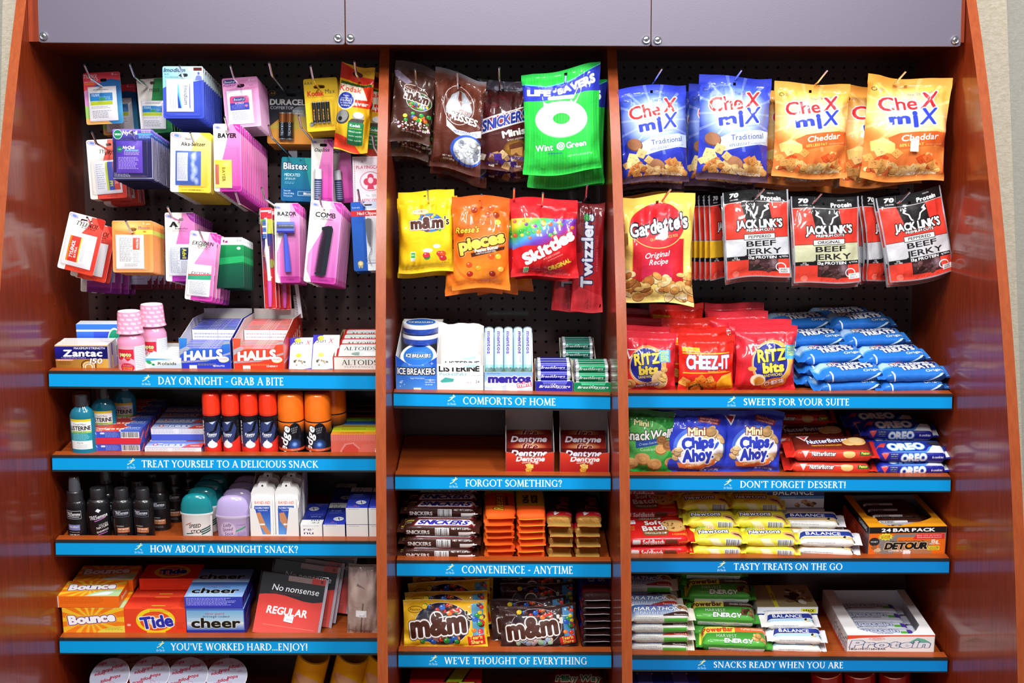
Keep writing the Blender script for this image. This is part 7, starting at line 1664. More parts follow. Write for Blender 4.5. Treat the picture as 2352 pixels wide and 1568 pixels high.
mb=MB();mb.box(-.041,.041,0,.010,0,.032,WH,front=amat(b_,'pack_print',.3));q=mb.build('breath_strip_pack');tag(q,'white breath strip pack standing higher in the box','breath strips','breath strip packs');q.matrix_world=m @ Matrix.Translation((.002,.03,h*.72)) @ Matrix.Rotation(math.radians(-12),4,'X');clone(q,m @ Matrix.Translation((.004,.012,h*.52)) @ Matrix.Rotation(math.radians(-12),4,'X'),'white breath strip pack low in the box front',None,'breath strip packs')
# chewy mint rolls
a=Art(112,47,'a8c8ec',2.4);a.grad(0,0,112,47,'88b4e8','c8dcf0');
for x,y,r in ((14,32,14),(40,28,14),(66,40,16),(96,36,14),(30,44,12)):a.ell(x,y,r,r*.7,'e4f0fa')
a.text('mentos',58,18,20,'34289c',o='ffffff',ow=1.8,b=.1,w=98);a.text('mint',92,33,12,'ffffff',o='e05870',ow=1.8,b=.05,rot=-8,w=32);a.text('The Chewy Mint',22,4,3,'303880',w=32)
o=root('mint_roll_box','light blue display box of chewy mint rolls','box');w=112/s;h=hpx(S,848);D=.075;hb=.12
tray(o,w,h,D,a,flat('a8c4e4',.4),hb=hb,inner=flat('e8ecdc',.5));price(o,w*.1,.008);m=sm(S,1168,0);o.matrix_world=m
ra=Art(60,90,'b8d4f0',2.4);ra.grad(0,0,60,90,'a8c8ec','dce8f6',(1,0));ra.text('mentos',30,34,15,'3a2c9c',o='f0f4fc',ow=1,b=.07,rot=90,w=52);ra.rect(24,64,36,80,'b0a0d0',0,.6);ra.rect(0,84,60,90,'90d8e0')
mra=amat(ra,'roll_print',.25,.4);mfo=flat('b8e4ea',.15,.8)
o=root('mint_roll','light blue chewy mint roll standing in its box, first from the left','mint roll',None,'chewy mint rolls');mb=MB();R=w/10.6
mb.lathe([(.0001,.002),(R*.7,0),(R*.9,.004),(R,.008),(R,.098),(R*.9,.101),(.0001,.102)],lambda i:mra if i==3 else mfo,n=22,uvz=(.008,.098),u_span=.5);q=mb.build('roll_body');adopt(o,q)
for i in range(5):
    M_=m @ Matrix.Translation((-w/2+R*1.06*(2*i+1),.022,h-.006)) @ Matrix.Rotation(math.radians(-34),4,'X') @ Matrix.Rotation(math.radians((0,3,-2,22,6)[i]),4,'Z')
    if i==0:o.matrix_world=M_
    else:clone(o,M_,f'light blue chewy mint roll standing in its box, {("", "second", "third", "fourth", "fifth")[i]} from the left',None,'chewy mint rolls')
# breath mint rolls
def breath(x0,x1,yt,c,c2,nm,d=0,hz=0,nrow=4,tag_=''):
    a=Art(88,34,c,2.4);a.grad(0,0,88,8,c2,c);a.text('BreathSavers',46,21,8.5,'ffffff',b=.05,sh=.3,w=72);a.rect(12,15,34,16,'c0c0d0');a.lines(50,27,80,33,1,'ffffff')
    w=(x1-x0)/s;h=hpx(S,yt);D=.085;o=root('mint_roll_box',f'{nm} display box of foil mint rolls{tag_}','box');tray(o,w,h,D,a,flat(c,.35),hb=h+.028,inner=flat('cfc6b0',.5),front_pts=[(-w/2,0),(w/2,0),(w/2,h),(w*.36,h*1.0),(w*.3,h*.72),(-w*.26,h*.72),(-w*.32,h),(-w/2,h)]);m=sm(S,(x0+x1)/2,d,hz);o.matrix_world=m
    ra=Art(88,50,c,2.4);ra.text('BreathSavers',42,25,9,'ffffff',b=.05,sh=.3,w=66);ra.rect(60,32,84,36,'f0f0f0',0,.8);ra.rect(0,0,8,50,'d0d4d8');ra.rect(80,0,88,50,'d0d4d8');ra.rect(8,8,80,10,'d8e0e0');ra.rect(8,40,80,42,'d8e0e0')
    ra.a=np.rot90(ra.a,1).copy();ra.W,ra.H=ra.H,ra.W
    mr=amat(ra,'foil_print',.2,.4,.35);g=f'{nm} foil mint rolls'
    mb=MB();R=.0098;L=w-.004;mb.lathe([(.0001,0),(R*.7,.001),(R,.004),(R,L-.004),(R*.7,L-.001),(.0001,L)],lambda i:mr if i==2 else flat('c8ccd0',.2,.8),n=18,uvz=(.004,L-.004));r0=mb.build('mint_roll')
    k=0
    for j in range(nrow):
        for i in range(4 if j<1 else 4-j+1):
            M_=m @ Matrix.Translation((-L/2,.012+R*2.02*i+j*.010,h-.010+j*.017)) @ Matrix.Rotation(math.pi/2,4,'Y')
            if i and j<nrow-1 and i<2-j:continue
            lab=f'{nm} foil mint roll in the box{tag_}, {("bottom", "middle", "top")[j]} layer, {ORD[i]}'
            if k==0:tag(r0,lab,'mint roll',g+tag_);r0.matrix_world=M_
            else:clone(r0,M_,lab,None,g+tag_)
            k+=1
breath(1229,1316,868,'2828a0','4040c0','dark blue',nrow=3)
breath(1317,1404,870,'128858','18a068','dark green',nrow=3)
breath(1292,1376,880,'0e6858','128060','teal',d=.12,hz=.030,nrow=3,tag_=' raised at the back')
# second shelf: chewing gum
S='C2';s=SS(S)
a=Art(116,48,'c4281c',2.4);a.grad(0,0,116,48,'e04024','a81c1c');a.text('Dentyne',60,18,12,'ffffff',b=.07,sh=.25,w=68);a.poly([(38,28),(74,24),(76,26),(40,30)],'e8c8b8');a.glow(74,28,6,6,'ffffff');a.scat(44,34,62,46,4,6,8,['f0b040','e89030','f8d870'],'q')
def gum(o,w,h,D,hb):
    tray(o,w,h,D,a,flat('a82018',.35),hb=hb-.02,inner=flat('a8a0a0',.5),front_pts=[(-w/2,0),(w/2,0),(w/2,h),(w*.34,h*.95),(w*.26,h*.80),(-w*.26,h*.80),(-w*.34,h*.95),(-w/2,h)],side_pts=[(0,0),(D,0),(D,hb-.03),(D*.7,hb-.02),(0,h)])
    mb=MB();r=.01;mb.prism([(-w/2,.0),(w/2,0),(w/2,hb-r),(w/2-r*.3,hb-r*.3),(w/2-r,hb),(-w/2+r,hb),(-w/2+r*.3,hb-r*.3),(-w/2,hb-r)],D-.003,D-.0016,flat('a8a0a0',.5),flat('a8a0a0',.5));q=mb.build('back_flap');adopt(o,q)
b_=Art(108,40,'601418',2.4);b_.grad(0,0,108,40,'501014','a82818');b_.text('Dentyne',54,11,12,'e8e4f0',b=.07,sh=.3,w=88);b_.glow(54,28,42,10,'f8d080',.9);b_.text('fire',56,28,14,'801818',o='f0e0d0',ow=1,b=.04,sh=.35,w=40)
mg_=amat(b_,'pack_print',.25,.4)
for i,(x0,x1,nm) in enumerate(((1161,1273,'left'),(1285,1399,'right'))):
    w=(x1-x0)/s;h=hpx(S,1033);D=.11;hb=.128
    o=root('chewing_gum_box',f'red chewing gum display box, {nm} of two, beside the empty shelf space','box');gum(o,w,h,D,hb);m=sm(S,(x0+x1)/2,.0,yaw=-1.5*i);o.matrix_world=m
    for k in range(3):
        M_=m @ Matrix.Translation((0,.010+.040*k,h*.36+.019*k)) @ Matrix.Rotation(math.radians(-52),4,'X')
        lab=f'dark red chewing gum pack leaning in the {nm} box, {ORD[k]}'
        if i==0 and k==0:mb=MB();mb.box(-w/2+.004,w/2-.004,0,.009,0,.046,flat('5a1418',.3),front=mg_,top=flat('701820',.3));g0=mb.build('gum_pack');tag(g0,lab,'chewing gum','chewing gum packs');g0.matrix_world=M_
        else:clone(g0,M_,lab,None,'chewing gum packs')
# third shelf: chocolate bars
def pile(sh,x,L,W,H,mat,desc,cat,rows,group,seed=0,name='candy_bar',yaw=0,fin=.013,boxy=3.2,jit=.003,X=None,yj=2.5,variants=None,alongy=False,part='wrapper',pitch=0):
    """rows: (d, layers, dx) ; copies are stacked layer on layer"""
    rr=random.Random(seed);k=0;o0=None;vs={}
    for ri,(d,n,dx) in enumerate(rows):
        for l in range(n):
            mt=mat if variants is None else variants[(ri,l)] if (ri,l) in variants else mat
            base=sm(sh,x,0) @ Matrix.Translation((dx+rr.uniform(-jit,jit),d+rr.uniform(-jit,jit)*.5,l*H*.97)) @ Matrix.Rotation(math.radians(yaw+rr.uniform(-yj,yj)),4,'Z') @ Matrix.Rotation(math.radians(pitch),4,'X')
            if alongy:base=base @ Matrix.Translation((0,L/2,0)) @ Matrix.Rotation(math.radians(90),4,'Z') @ Matrix.Translation((0,-W/2,0))
            lab=f'{desc}, {("bottom", "second", "third", "fourth", "fifth", "sixth", "seventh", "eighth", "ninth", "tenth")[l]} layer'+(f' of the {ORD[ri]} row' if len(rows)>1 else ' of the stack')
            if mt not in vs:
                o=root(name,lab,cat,None,group);q=flow(L-2*fin,W,H,mt,seed+len(vs),fin=fin,boxy=boxy);q.name=part;adopt(o,q);o.matrix_world=base;vs[mt]=o
            else:clone(vs[mt],base,lab,None,group)
def fm(a,rough=.16,coat=.6,cr=.25,metal=0):return amat(a,'film_print',rough,coat,metal,cr)
S='C3';s=SS(S)
def a_snk():
    Hh,Wh=30,46;a=Art(176,Hh+Wh,'3e1c14',2.5)     # top part of the art = top face, lower part = front face
    a.text('SNICKERS',46,Wh+16,9,'e8e4e4',b=.06,w=50);a.bar(82,Wh+5,112,Wh+Hh-3);a.rect(132,Wh+14,168,Wh+26,'f0eeee');a.text('NET WT 3.29 OZ',138,Wh+6,4,'f0f0f0',b=.04,w=42)
    a.poly([(44,10),(168,6),(156,38),(34,40)],'8a2030');a.poly([(46,12),(164,8),(153,36),(38,38)],'ffffff');a.text('SNICKERS',100,24,18,'30289c',b=.07,sh=.35,w=106);a.rect(8,14,36,22,'e0d050',0,.8);a.text('KING SIZE',20,28,4,'e8e8f0',w=24);return a
pile(S,1008,.178,.042,.0268,fm(a_snk()),'brown chocolate bar with slanted blue lettering','candy bar',[(0,3,0),(.046,4,.0),(.092,4,.004),(.138,4,.002),(.184,4,0)],'brown chocolate bars on the third shelf',31,pitch=9,yaw=-1)
def endart(w,L,c,fn):
    a=Art(L,w,c,2.3);fn(a);return a
def f_rs(a):
    a.rect(0,0,a.w,18,'e85a1c');a.grad(0,0,a.w,a.h,'ee6c20','e04c14',a=.7);a.text("Reese's",a.w*.42,a.h*.36,22,'f4c830',o='4a2010',ow=1.6,b=.04,sh=.2,w=100);a.rect(a.w*.3,a.h*.55,a.w*.6,a.h*.62,'5a2814');a.rect(a.w*.72,0,a.w,a.h,'e8d82c')
a=Art(190,90,'ec5a1c',2.3);f_rs(a);mrs=fm(a,.2,.5,.3);a=Art(190,90,'ec5a1c',2.3);a.rect(60,0,190,90,'e8d82c');a.text('KING',100,24,14,'20180c',b=.08,w=50);a.text('SIZE',100,46,14,'20180c',b=.08,w=50);mrs2=fm(a,.2,.5,.3)
pile(S,1148,.19,.066,.0155,mrs,'orange peanut butter cup pack, left column, end on','candy bar',[(0,7,0)],'orange peanut butter cup packs',32,alongy=True,fin=.01,yj=1.5)
pile(S,1220,.19,.062,.0155,mrs2,'orange and yellow peanut butter cup pack, right column, end on','candy bar',[(0,7,0)],'orange peanut butter cup packs',33,alongy=True,fin=.01,yj=1.5)
a=Art(190,80,'30120e',2.3);a.rect(0,0,34,80,'c89838');a.grad(0,0,34,80,'e0b860','8a5820',(1,0));a.rect(30,0,52,80,'c8202c');a.text('4',42,22,16,'ffffff',o='c02028',ow=1.4,rot=-90,b=.08);a.text('to go',42,52,6,'f0f0f0',rot=-90);a.text('Twix',104,36,24,'c02830',o='9090b0',ow=1,b=.04,sh=.2,w=76);mtw=fm(a,.14,.4,.5,.35)
for i,(x,nm) in enumerate(((1286,'left'),(1350,'right'))):pile(S,x,.2,.056,.024,mtw,f'gold and dark caramel bar pack, {nm} column, end on','candy bar',[(0,4,0)],'gold caramel bar packs',34+i,alongy=True,fin=.022,yj=3)
# fourth shelf: candy pouches
S='C4';s=SS(S)
def a_mp(dark):
    w,h=196,102;a=Art(w,h,'3a2220' if dark else 'f0be20',2.5)
    if not dark:a.grad(0,0,w,h,'e8ac18','f4c824')
    a.ell(92,52,66,46,'e8e0e8' );a.ell(92,52,65,45,'1a1830' if not dark else '2a1820');a.scat(50,12,134,30,20,5,7.5,CND);a.scat(40,72,130,96,36,5.5,8,CND if not dark else ['e8b0b0','b0d8b0','f0e0b0','b0c8e8','f0c8a0','d8c8c8'])
    a.ell(28,20,17,7,'3a2018',ring=1);a.text('Peanut' if not dark else 'Milk Chocolate',28,20,5,'3a2018' if not dark else 'e8e0e0',w=26,sh=.2)
    mmlogo(a,82,52,44,-5,132,s=False,out=3);a.text("'s",156,36,18,'2a1a14' if not dark else 'e8e4e4',o='f0e8d0',ow=1.4,b=.04,w=20)
    a.poly([(160,8),(188,6),(190,80),(164,92)],'4898d0',.9);a.scat(166,10,188,76,16,5,8,CND);a.poly([(150,80),(190,76),(192,96),(152,98)],'d82c28');a.text("Tear'n",170,82,7,'f0e860',b=.05,rot=-3,w=30);a.text('Share',172,91,7,'f0e860',b=.05,rot=-3,w=28);a.rect(0,0,w,1,'f8e8b0' if not dark else '604848');return a
my,md=fm(a_mp(0),.2,.5,.25),fm(a_mp(1),.18,.5,.3)
def stand(sh,cx,yt,w,h,rot,m,label,cat,group,seed,puff=.03,lean=-12,d=0,hz=0,name='candy_pouch',yaw=0,hole=None,**k):
    s=SS(sh);o=root(name,label,cat,None,group);q=bag(w/s,h/s,puff,m,seed,**k);q.name='film_bag';q.location=(0,0,h/s/2);adopt(o,q)
    base=sm(sh,cx,d+puff*.6,hz,yaw) @ Matrix.Rotation(math.radians(lean),4,'X') @ Matrix.Rotation(math.radians(rot),4,'Y');o.matrix_world=base;return o,base
GM='candy pouches on the bottom middle shelf'
o,b=stand(S,1023,1387,196,108,-1.5,my,'yellow peanut candy pouch lying against the others, front one','candy pouch',GM,41,lean=-24,st=.05,sb=.04,pinch=.02)
for i,(dx,d,hz,r,nm) in enumerate(((.004,.03,.006,-3,'second'),(.012,.07,.014,-5,'third'),(.012,.1,.022,0,'fourth'),(.012,.13,.032,-1,'rearmost'))):clone(o,sm(S,1023,d+.02,hz) @ Matrix.Translation((dx,0,0)) @ Matrix.Rotation(math.radians(-24),4,'X') @ Matrix.Rotation(math.radians(r),4,'Y'),f'yellow peanut candy pouch, {nm} in the leaning row',None,GM)
o,b=stand(S,1240,1400,180,96,-3,md,'dark brown milk candy pouch leaning, front one on the bottom shelf','candy pouch',GM,42,lean=-24,st=.05,sb=.04,pinch=.02)
for i,(dx,d,hz,r,nm) in enumerate(((-.02,.03,.004,-3,'second'),(.0,.075,.02,-1,'third'),(.004,.11,.034,-2,'rearmost'))):clone(o,sm(S,1240,d+.02,hz) @ Matrix.Translation((dx,0,0)) @ Matrix.Rotation(math.radians(-24),4,'X') @ Matrix.Rotation(math.radians(r),4,'Y'),f'dark brown milk candy pouch, {nm} in the leaning row',None,GM)
a=Art(190,80,'2a1414',2.3);a.rect(60,0,190,80,'2838b0');a.text('KING',96,24,14,'e8e8f0',b=.06,w=44);a.text('SIZE',96,46,14,'e8e8f0',b=.06,w=44);a.rect(24,0,60,80,'6a1c24')
pile(S,1371,.2,.064,.0165,fm(a,.12,.7,.5),'dark wrapped king size bar at the right divider, end on','candy bar',[(0,8,0)],'dark wrapped king size bars',43,alongy=True,fin=.012,yj=2)
# below the middle bay
a=Art(150,90,'a81820',2);a.poly([(100,0),(140,0),(112,90),(70,90)],'181818');a.poly([(104,0),(136,0),(108,90),(76,90)],'a8c828');
mr_=amat(a,'carton_print',.3,.4)
o=root('snack_carton','red carton with green stripe below the bottom middle shelf','box');mb=MB();mb.box(-.078,.078,0,.1,-.095,0,flat('981820',.4),front=mr_,top=mr_);q=mb.build('carton_body');adopt(o,q);o.matrix_world=Matrix.Translation(P(1023,1566,-.28)) @ Matrix.Rotation(math.radians(8),4,'X')
a=Art(150,66,'4a1a20',2.4);a.rect(10,14,140,60,'5a1418');a.text('Milky Way',75,42,20,'186a40',o='e8ece8',ow=1.8,b=.06,w=112,sh=.1);mk=fm(a,.15,.6,.3)
o=root('candy_bar','dark wrapped bar with green lettering below the middle bay, front','candy bar',None,'dark bars with green lettering');q=flow(.11,.04,.02,mk,44,fin=.012);q.name='wrapper';adopt(o,q);b0=Matrix.Translation(P(1329,1574,-.25)) @ Matrix.Rotation(math.radians(20),4,'X');o.matrix_world=b0;clone(o,b0 @ Matrix.Translation((-.004,.04,.008)),'dark wrapped bar with green lettering below the middle bay, behind',None,'dark bars with green lettering')
# ================================================================ right bay shelves
S='R1';s=SS(S);GK='cracker bags on the top right shelf'
def a_ritz(ch):
    w,h=128,144;a=Art(w,h,'d8222c',2.5);a.grad(0,0,w,h,'dc3040','d01c26');x=58 if not ch else 76
    a.poly([(x-52,40),(x-22,40),(x-46,64)],'ffffff');a.poly([(x-48,42),(x-28,42),(x-44,58)],'d83040')
    a.ell(x,80,46,50,'e0a060');a.ell(x+4,78,40,44,'f0b04c' if ch else 'd89858');a.ell(x-4,78,39,42,'f0ecec',ring=1.4);a.ell(x-4,78,38,41,'24288c');a.glow(x-4,86,22,18,'6a90e0',.8)
    a.text('RITZ',x-2,62,24,'f4d850',o='20184a',ow=1.4,b=.06,rot=-5,w=64,vs=-.1);a.text('bits',x+2,88,20,'f4d850',o='20184a',ow=1.4,b=.1,rot=-6,w=48);a.text('SANDWICHES',x,105,6,'f0d850',b=.04,rot=-6,w=46)
    a.rect(x+28,40,x+56,70,'50a8d8');
    for i,t in enumerate(('MADE','WITH','REAL','CHEESE' if ch else 'PEANUT','' if ch else 'BUTTER')):a.text(t or ' ',x+42,45+i*5.2,4,'e8f050',b=.05,w=20)
    if ch:a.ell(x+6,124,28,12,'f08828',rot=-12);a.text('CHEESE',x+6,122,9,'ffffff',o='c04818',ow=1,b=.07,rot=-12,w=44);a.ell(x-30,116,16,13,'f4e8c8');a.ell(x-28,118,11,9,'e8a040');a.ell(x-44,92,9,5,'e8a850')
    else:a.ell(x+30,112,20,22,'e8c890');a.ell(x+26,108,16,18,'d8222c',.0);a.text('Peanut Butter',x-2,126,8,'ffffff',o='2c2c80',ow=1.2,b=.05,rot=-10,w=64);a.scat(x+34,84,x+44,112,5,8,10,['e8c070','d8a860'],'b');a.ell(14,126,16,14,'e0a860');a.ell(12,126,10,9,'b06028',ring=2)
    for i in range(6):a.rect(0,3+i*3,w,4.2+i*3,'b81822',0,.6)
    return a
mrz0,mrz1=fm(a_ritz(0),.15,.7,.3),fm(a_ritz(1),.15,.7,.3)
def a_chz():
    w,h=134,132;a=Art(w,h,'e0281c',2.5);a.rect(8,26,50,36,'e8b028');a.text('Sunshine',30,31,5,'a06010',w=26);a.rect(8,38,w-10,41,'f0a828');a.text('CHEEZ-IT',70,60,29,'ffffff',o='283090',ow=1.2,b=.07,w=108);a.text('Baked Snack Crackers',92,81,4.4,'f0e060',w=46,b=.02);a.poly([(8,84),(w-8,82),(w-8,84),(8,87)],'f0a828')
    a.poly([(90,108),(104,92),(w-4,86),(w-4,126),(92,126)],'f4a01c');a.poly([(90,108),(104,92),(w-4,86),(w-4,92),(106,98)],'f8bc48');a.scat(6,96,84,122,16,8,13,['f49028','f8b050','e87818'],'q');a.ell(44,126,18,16,'301810',ring=5);a.text('100% REAL',44,114,5,'f0e060',arc=.2,w=30);a.poly([(34,124),(44,118),(56,124),(54,132),(34,132)],'f4a838')
    for i in range(6):a.rect(0,3+i*3,w,4.2+i*3,'c01c18',0,.6)
    return a
mcz=fm(a_chz(),.15,.7,.3)
o,b=stand(S,1493,757,126,138,0,mrz0,'red peanut butter cracker bag at the right divider, front one','cracker bag',GK,51,puff=.042,lean=-8,st=.13,name='cracker_bag')
for i,(d,hz) in enumerate(((.045,.004),(.1,.01),(.15,.02))):clone(o,sm(S,1489+(0,2,-4)[i],d+.025,hz) @ Matrix.Rotation(math.radians(-8),4,'X'),f'red peanut butter cracker bag, {ORD[i+1]} in the row at the divider',None,GK)
o2,b=stand(S,1624,765,132,130,0,mcz,'red orange cheese cracker bag in the middle, front one','cracker bag',GK,52,puff=.042,lean=-8,st=.13,name='cracker_bag')
for i,(d,hz) in enumerate(((.045,.008),(.09,.02),(.14,.04))):clone(o2,sm(S,1612+(0,-16,-40)[i],d+.025,hz) @ Matrix.Rotation(math.radians(-8),4,'X'),f'red orange cheese cracker bag, {ORD[i+1]} in the middle row',None,GK)
o3,b=stand(S,1760,740,142,154,1,mrz1,'red cheese sandwich cracker bag beside the blue wrapped bars, front one','cracker bag',GK,53,puff=.045,lean=-8,st=.13,name='cracker_bag')
for i,(d,hz,dx) in enumerate(((.035,.005,-6),(.09,.012,-50),(.14,.02,-50))):clone(o3,sm(S,1762+dx,d+.025,hz) @ Matrix.Rotation(math.radians(-8),4,'X'),f'red cheese sandwich cracker bag, {ORD[i+1]} in the right row',None,GK)
def a_rk():
    a=Art(170,96,'2c86d8',2.5);a.grad(0,0,170,96,'3a8ce0','1c68c8');
    a.ell(24,22,22,18,'90c8f0',.5);a.ell(24,22,16,12,'e0e8f4',.6);a.scat(34,12,54,24,6,5,8,['e0a850','f0c878','c85030'],'b');a.ell(76,8,22,8,'d02838');a.text("Kellogg's",76,8,5,'ffffff',sh=.2)
    a.ell(96,24,46,22,'1c2c70',.9,-6);a.ell(142,24,8,12,'c09040',ring=1.2);a.text('RICE KRISPIES',84,20,12,'ffffff',o='20306c',ow=1.2,b=.05,rot=-7,w=92);a.text('TREATS',96,36,17,'ffffff',o='20306c',ow=1.6,b=.08,rot=-7,w=82,vs=-.12);a.text('Original',132,52,8,'e8f4ff',o='2050a0',ow=1,b=.05,rot=-6,w=48)
    a.poly([(30,54),(34,54),(40,96),(37,96)],'ffffff');a.poly([(100,96),(140,72),(170,50),(170,53),(142,76),(106,96)],'d0e8f8');a.poly([(106,96),(142,76),(170,53),(170,96)],'103c78');return a
mrk=fm(a_rk(),.14,.7,.4)
RKr=[(0,2,0),(.056,3,-.028),(.112,4,-.056),(.168,5,-.08),(.224,5,-.1)]
pile(S,1958,.166,.062,.0255,mrk,'blue wrapped rice treat bar, left pile','cereal bar',RKr[:4],'blue wrapped rice treat bars',55,pitch=13,yaw=7,name='cereal_bar',fin=.014)
pile(S,2102,.166,.062,.0255,mrk,'blue wrapped rice treat bar, right pile','cereal bar',RKr,'blue wrapped rice treat bars',57,pitch=13,yaw=7,name='cereal_bar',fin=.014)
# second shelf
S='R2';s=SS(S);GO='cookie bags on the second right shelf'
def a_snw():
    w,h=120,150;a=Art(w,h,'1f9a3c',2.4);a.grad(0,0,w,h,'28702c','20b044');a.ell(50,76,56,52,'78c068',.6);a.text('Mini',32,32,12,'f0e8a0',o='20502c',ow=1.2,b=.05,w=36);a.text("SnackWell's",56,56,20,'f0ece8',o='1c2c1c',ow=1.6,b=.05,rot=-8,w=124,sh=.1);a.poly([(20,74),(86,60),(88,74),(22,90)],'2c4c98');a.text('Creme-Sandwich',54,75,6,'c8d8f0',rot=-12,w=52,sh=.2);a.text('Cookies',50,90,7,'e0f0c8',rot=-6,w=36)
    for x,y,r in ((82,88,14),(40,114,18),(70,124,17),(108,118,14),(14,130,18),(82,66,12),(100,78,14)):
        c='8a5a34' if y<80 else 'e0a868';a.ell(x,y+2,r,r*.8,'a87038');a.ell(x,y-1,r,r*.75,c);a.ell(x,y-1,r*.6,r*.4,'c88848',ring=1)
    return a
stand(S,1492,940,122,150,4,fm(a_snw(),.16,.6,.3),'green cookie bag at the right divider','cookie bag',GO,61,puff=.035,lean=-6,name='cookie_bag')
def a_ca():
    w,h=166,146;a=Art(w,h,'2636b4',2.5);a.grad(0,0,w,h,'2430ac','2c44c8');a.poly([(8,10),(40,10),(26,36)],'f0f0f0');a.poly([(13,13),(35,13),(26,30)],'a02838');a.poly([(92,12),(146,22),(142,34),(90,24)],'8a2838');a.text("America's Favorite",118,20,5,'f0d8d8',rot=10,w=46);a.text('Chocolate Chip Cookie',117,26,4,'f0d8d8',rot=10,w=44)
    a.ell(96,84,64,50,'4a6cd0');a.ell(98,88,58,46,'f0eaf0');a.scat(112,42,160,64,7,10,15,['c8a070','b08858','d8b888'],'b');a.scat(36,66,46,108,5,9,12,['c8a070','d8b888'],'b');a.scat(140,96,154,116,3,12,15,['e0c090'],'b')
    a.poly([(44,118),(100,122),(140,108),(136,124),(96,134),(50,130)],'e87840');a.text('CHOCOLATE CHIP',98,121,5,'f8e8a0',b=.04,rot=-8,w=64)
    a.text('Mini',88,46,17,'f0f0b8',o='7a2430',ow=2,b=.05,rot=-2,w=44);a.text('Chips',92,72,25,'2c3cb4',o='ffffff',ow=2.6,b=.09,rot=-6,w=80);a.text('Ahoy',92,100,25,'2c3cb4',o='ffffff',ow=2.6,b=.09,rot=-6,w=72);a.poly([(128,92),(134,70),(144,64),(148,72),(140,84),(132,98)],'ffffff');a.poly([(131,88),(136,73),(143,68),(145,73),(139,82)],'3450c0');a.ell(130,104,5,5,'ffffff');a.ell(130,104,3,3,'3450c0')
    a.text('NET WT 2 OZ (56g)',124,138,5,'ffffff',b=.03,w=44);return a
mca=fm(a_ca(),.16,.6,.28)
o,b=stand(S,1591,941,166,150,2,mca,'blue mini cookie bag with creased left side, left of two','cookie bag',GO,62,puff=.04,lean=-6,name='cookie_bag',d=.0)
stand(S,1722,945,152,146,4,mca,'blue mini cookie bag beside the red wrapped cookies, right of two','cookie bag',GO,63,puff=.035,lean=-7,name='cookie_bag',d=.012,wave=1.3)
clone(o,sm(S,1650,.09) @ Matrix.Rotation(math.radians(-6),4,'X'),'blue mini cookie bag hidden behind the other two',None,GO)
def a_nb():
    Hh,Wh=28,74;a=Art(216,Hh+Wh,'c8281c',2.4);a.rect(22,0,205,Wh-10,'5a1c14');a.grad(22,0,205,Wh-10,'4a1612','7a2418',a=.9)
    a.poly([(30,12),(62,10),(48,34)],'f0f0f0');a.poly([(36,14),(56,13),(47,28)],'c83038');a.text('NutterButter',100,30,15,'ffffff',o='283070',ow=1.6,b=.05,rot=-8,w=98);a.ell(168,30,22,17,'e8b870');a.ell(150,36,16,12,'e8b870');a.ell(168,28,16,12,'f0cc90');a.text('Peanut Butter Sandwich Cookies',96,48,5,'f0c840',rot=-4,w=70,b=.03)
    a.rect(16,Wh-10,205,Wh+Hh-6,'d83824');a.poly([(34,Wh-2),(54,Wh-4),(44,Wh+14)],'f0c8c8');a.text('NutterButter',86,Wh+6,8,'ffffff',o='401818',ow=1,b=.05,w=56);a.ell(144,Wh+6,14,8,'e8b870');a.rect(168,Wh,196,Wh+9,'385828');a.text('Peanuts',182,Wh+4.5,4,'f0e850',b=.04);a.rect(14,Wh+Hh-5,205,Wh+Hh-3,'f07060');return a
pile(S,1908,.2,.078,.031,fm(a_nb(),.14,.7,.4),'red wrapped peanut cookie pack','cookies',[(0,2,0),(.082,2,-.028),(.164,3,-.05)],'red wrapped peanut cookie packs',64,pitch=12,name='cookie_pack',yaw=-3,fin=.016,yj=1)
def a_or():
    Hh,Wh=28,60;a=Art(180,Hh+Wh,'20289c',2.4);a.grad(0,0,180,40,'2048b0','1c2490');a.poly([(12,24),(36,22),(26,40)],'d04040');a.poly([(30,60),(60,52),(120,50),(130,36),(150,30),(180,34),(180,62),(40,66)],'58a0e0',.8);a.poly([(118,62),(140,30),(180,26),(180,58)],'f0f0f4',.9);a.ell(150,22,20,9,'18181c');a.ell(150,20,19,8,'383840')
    a.text('OREO',78,34,22,'ffffff',o='4890d8',ow=2.4,o2='18206c',o2w=3.6,b=.09,rot=-4,w=84)
    a.rect(0,Wh,180,Wh+Hh,'202490');a.poly([(18,Wh+4),(36,Wh+2),(28,Wh+18)],'e05050');a.text('OREO',92,Wh+13,15,'ffffff',o='5090d8',ow=1.6,b=.08,rot=-3,w=58);a.text('6 cookies',146,Wh+11,5.4,'ffffff',b=.04,w=26);a.lines(40,Wh+5,58,Wh+18,3,'d0e070');return a
pile(S,2094,.17,.062,.03,fm(a_or(),.16,.6,.35),'dark blue wrapped sandwich cookie pack','cookies',[(0,2,0),(.066,3,-.012),(.132,3,-.03)],'dark blue sandwich cookie packs',65,pitch=12,name='cookie_pack',yaw=-1,yj=2,fin=.012)
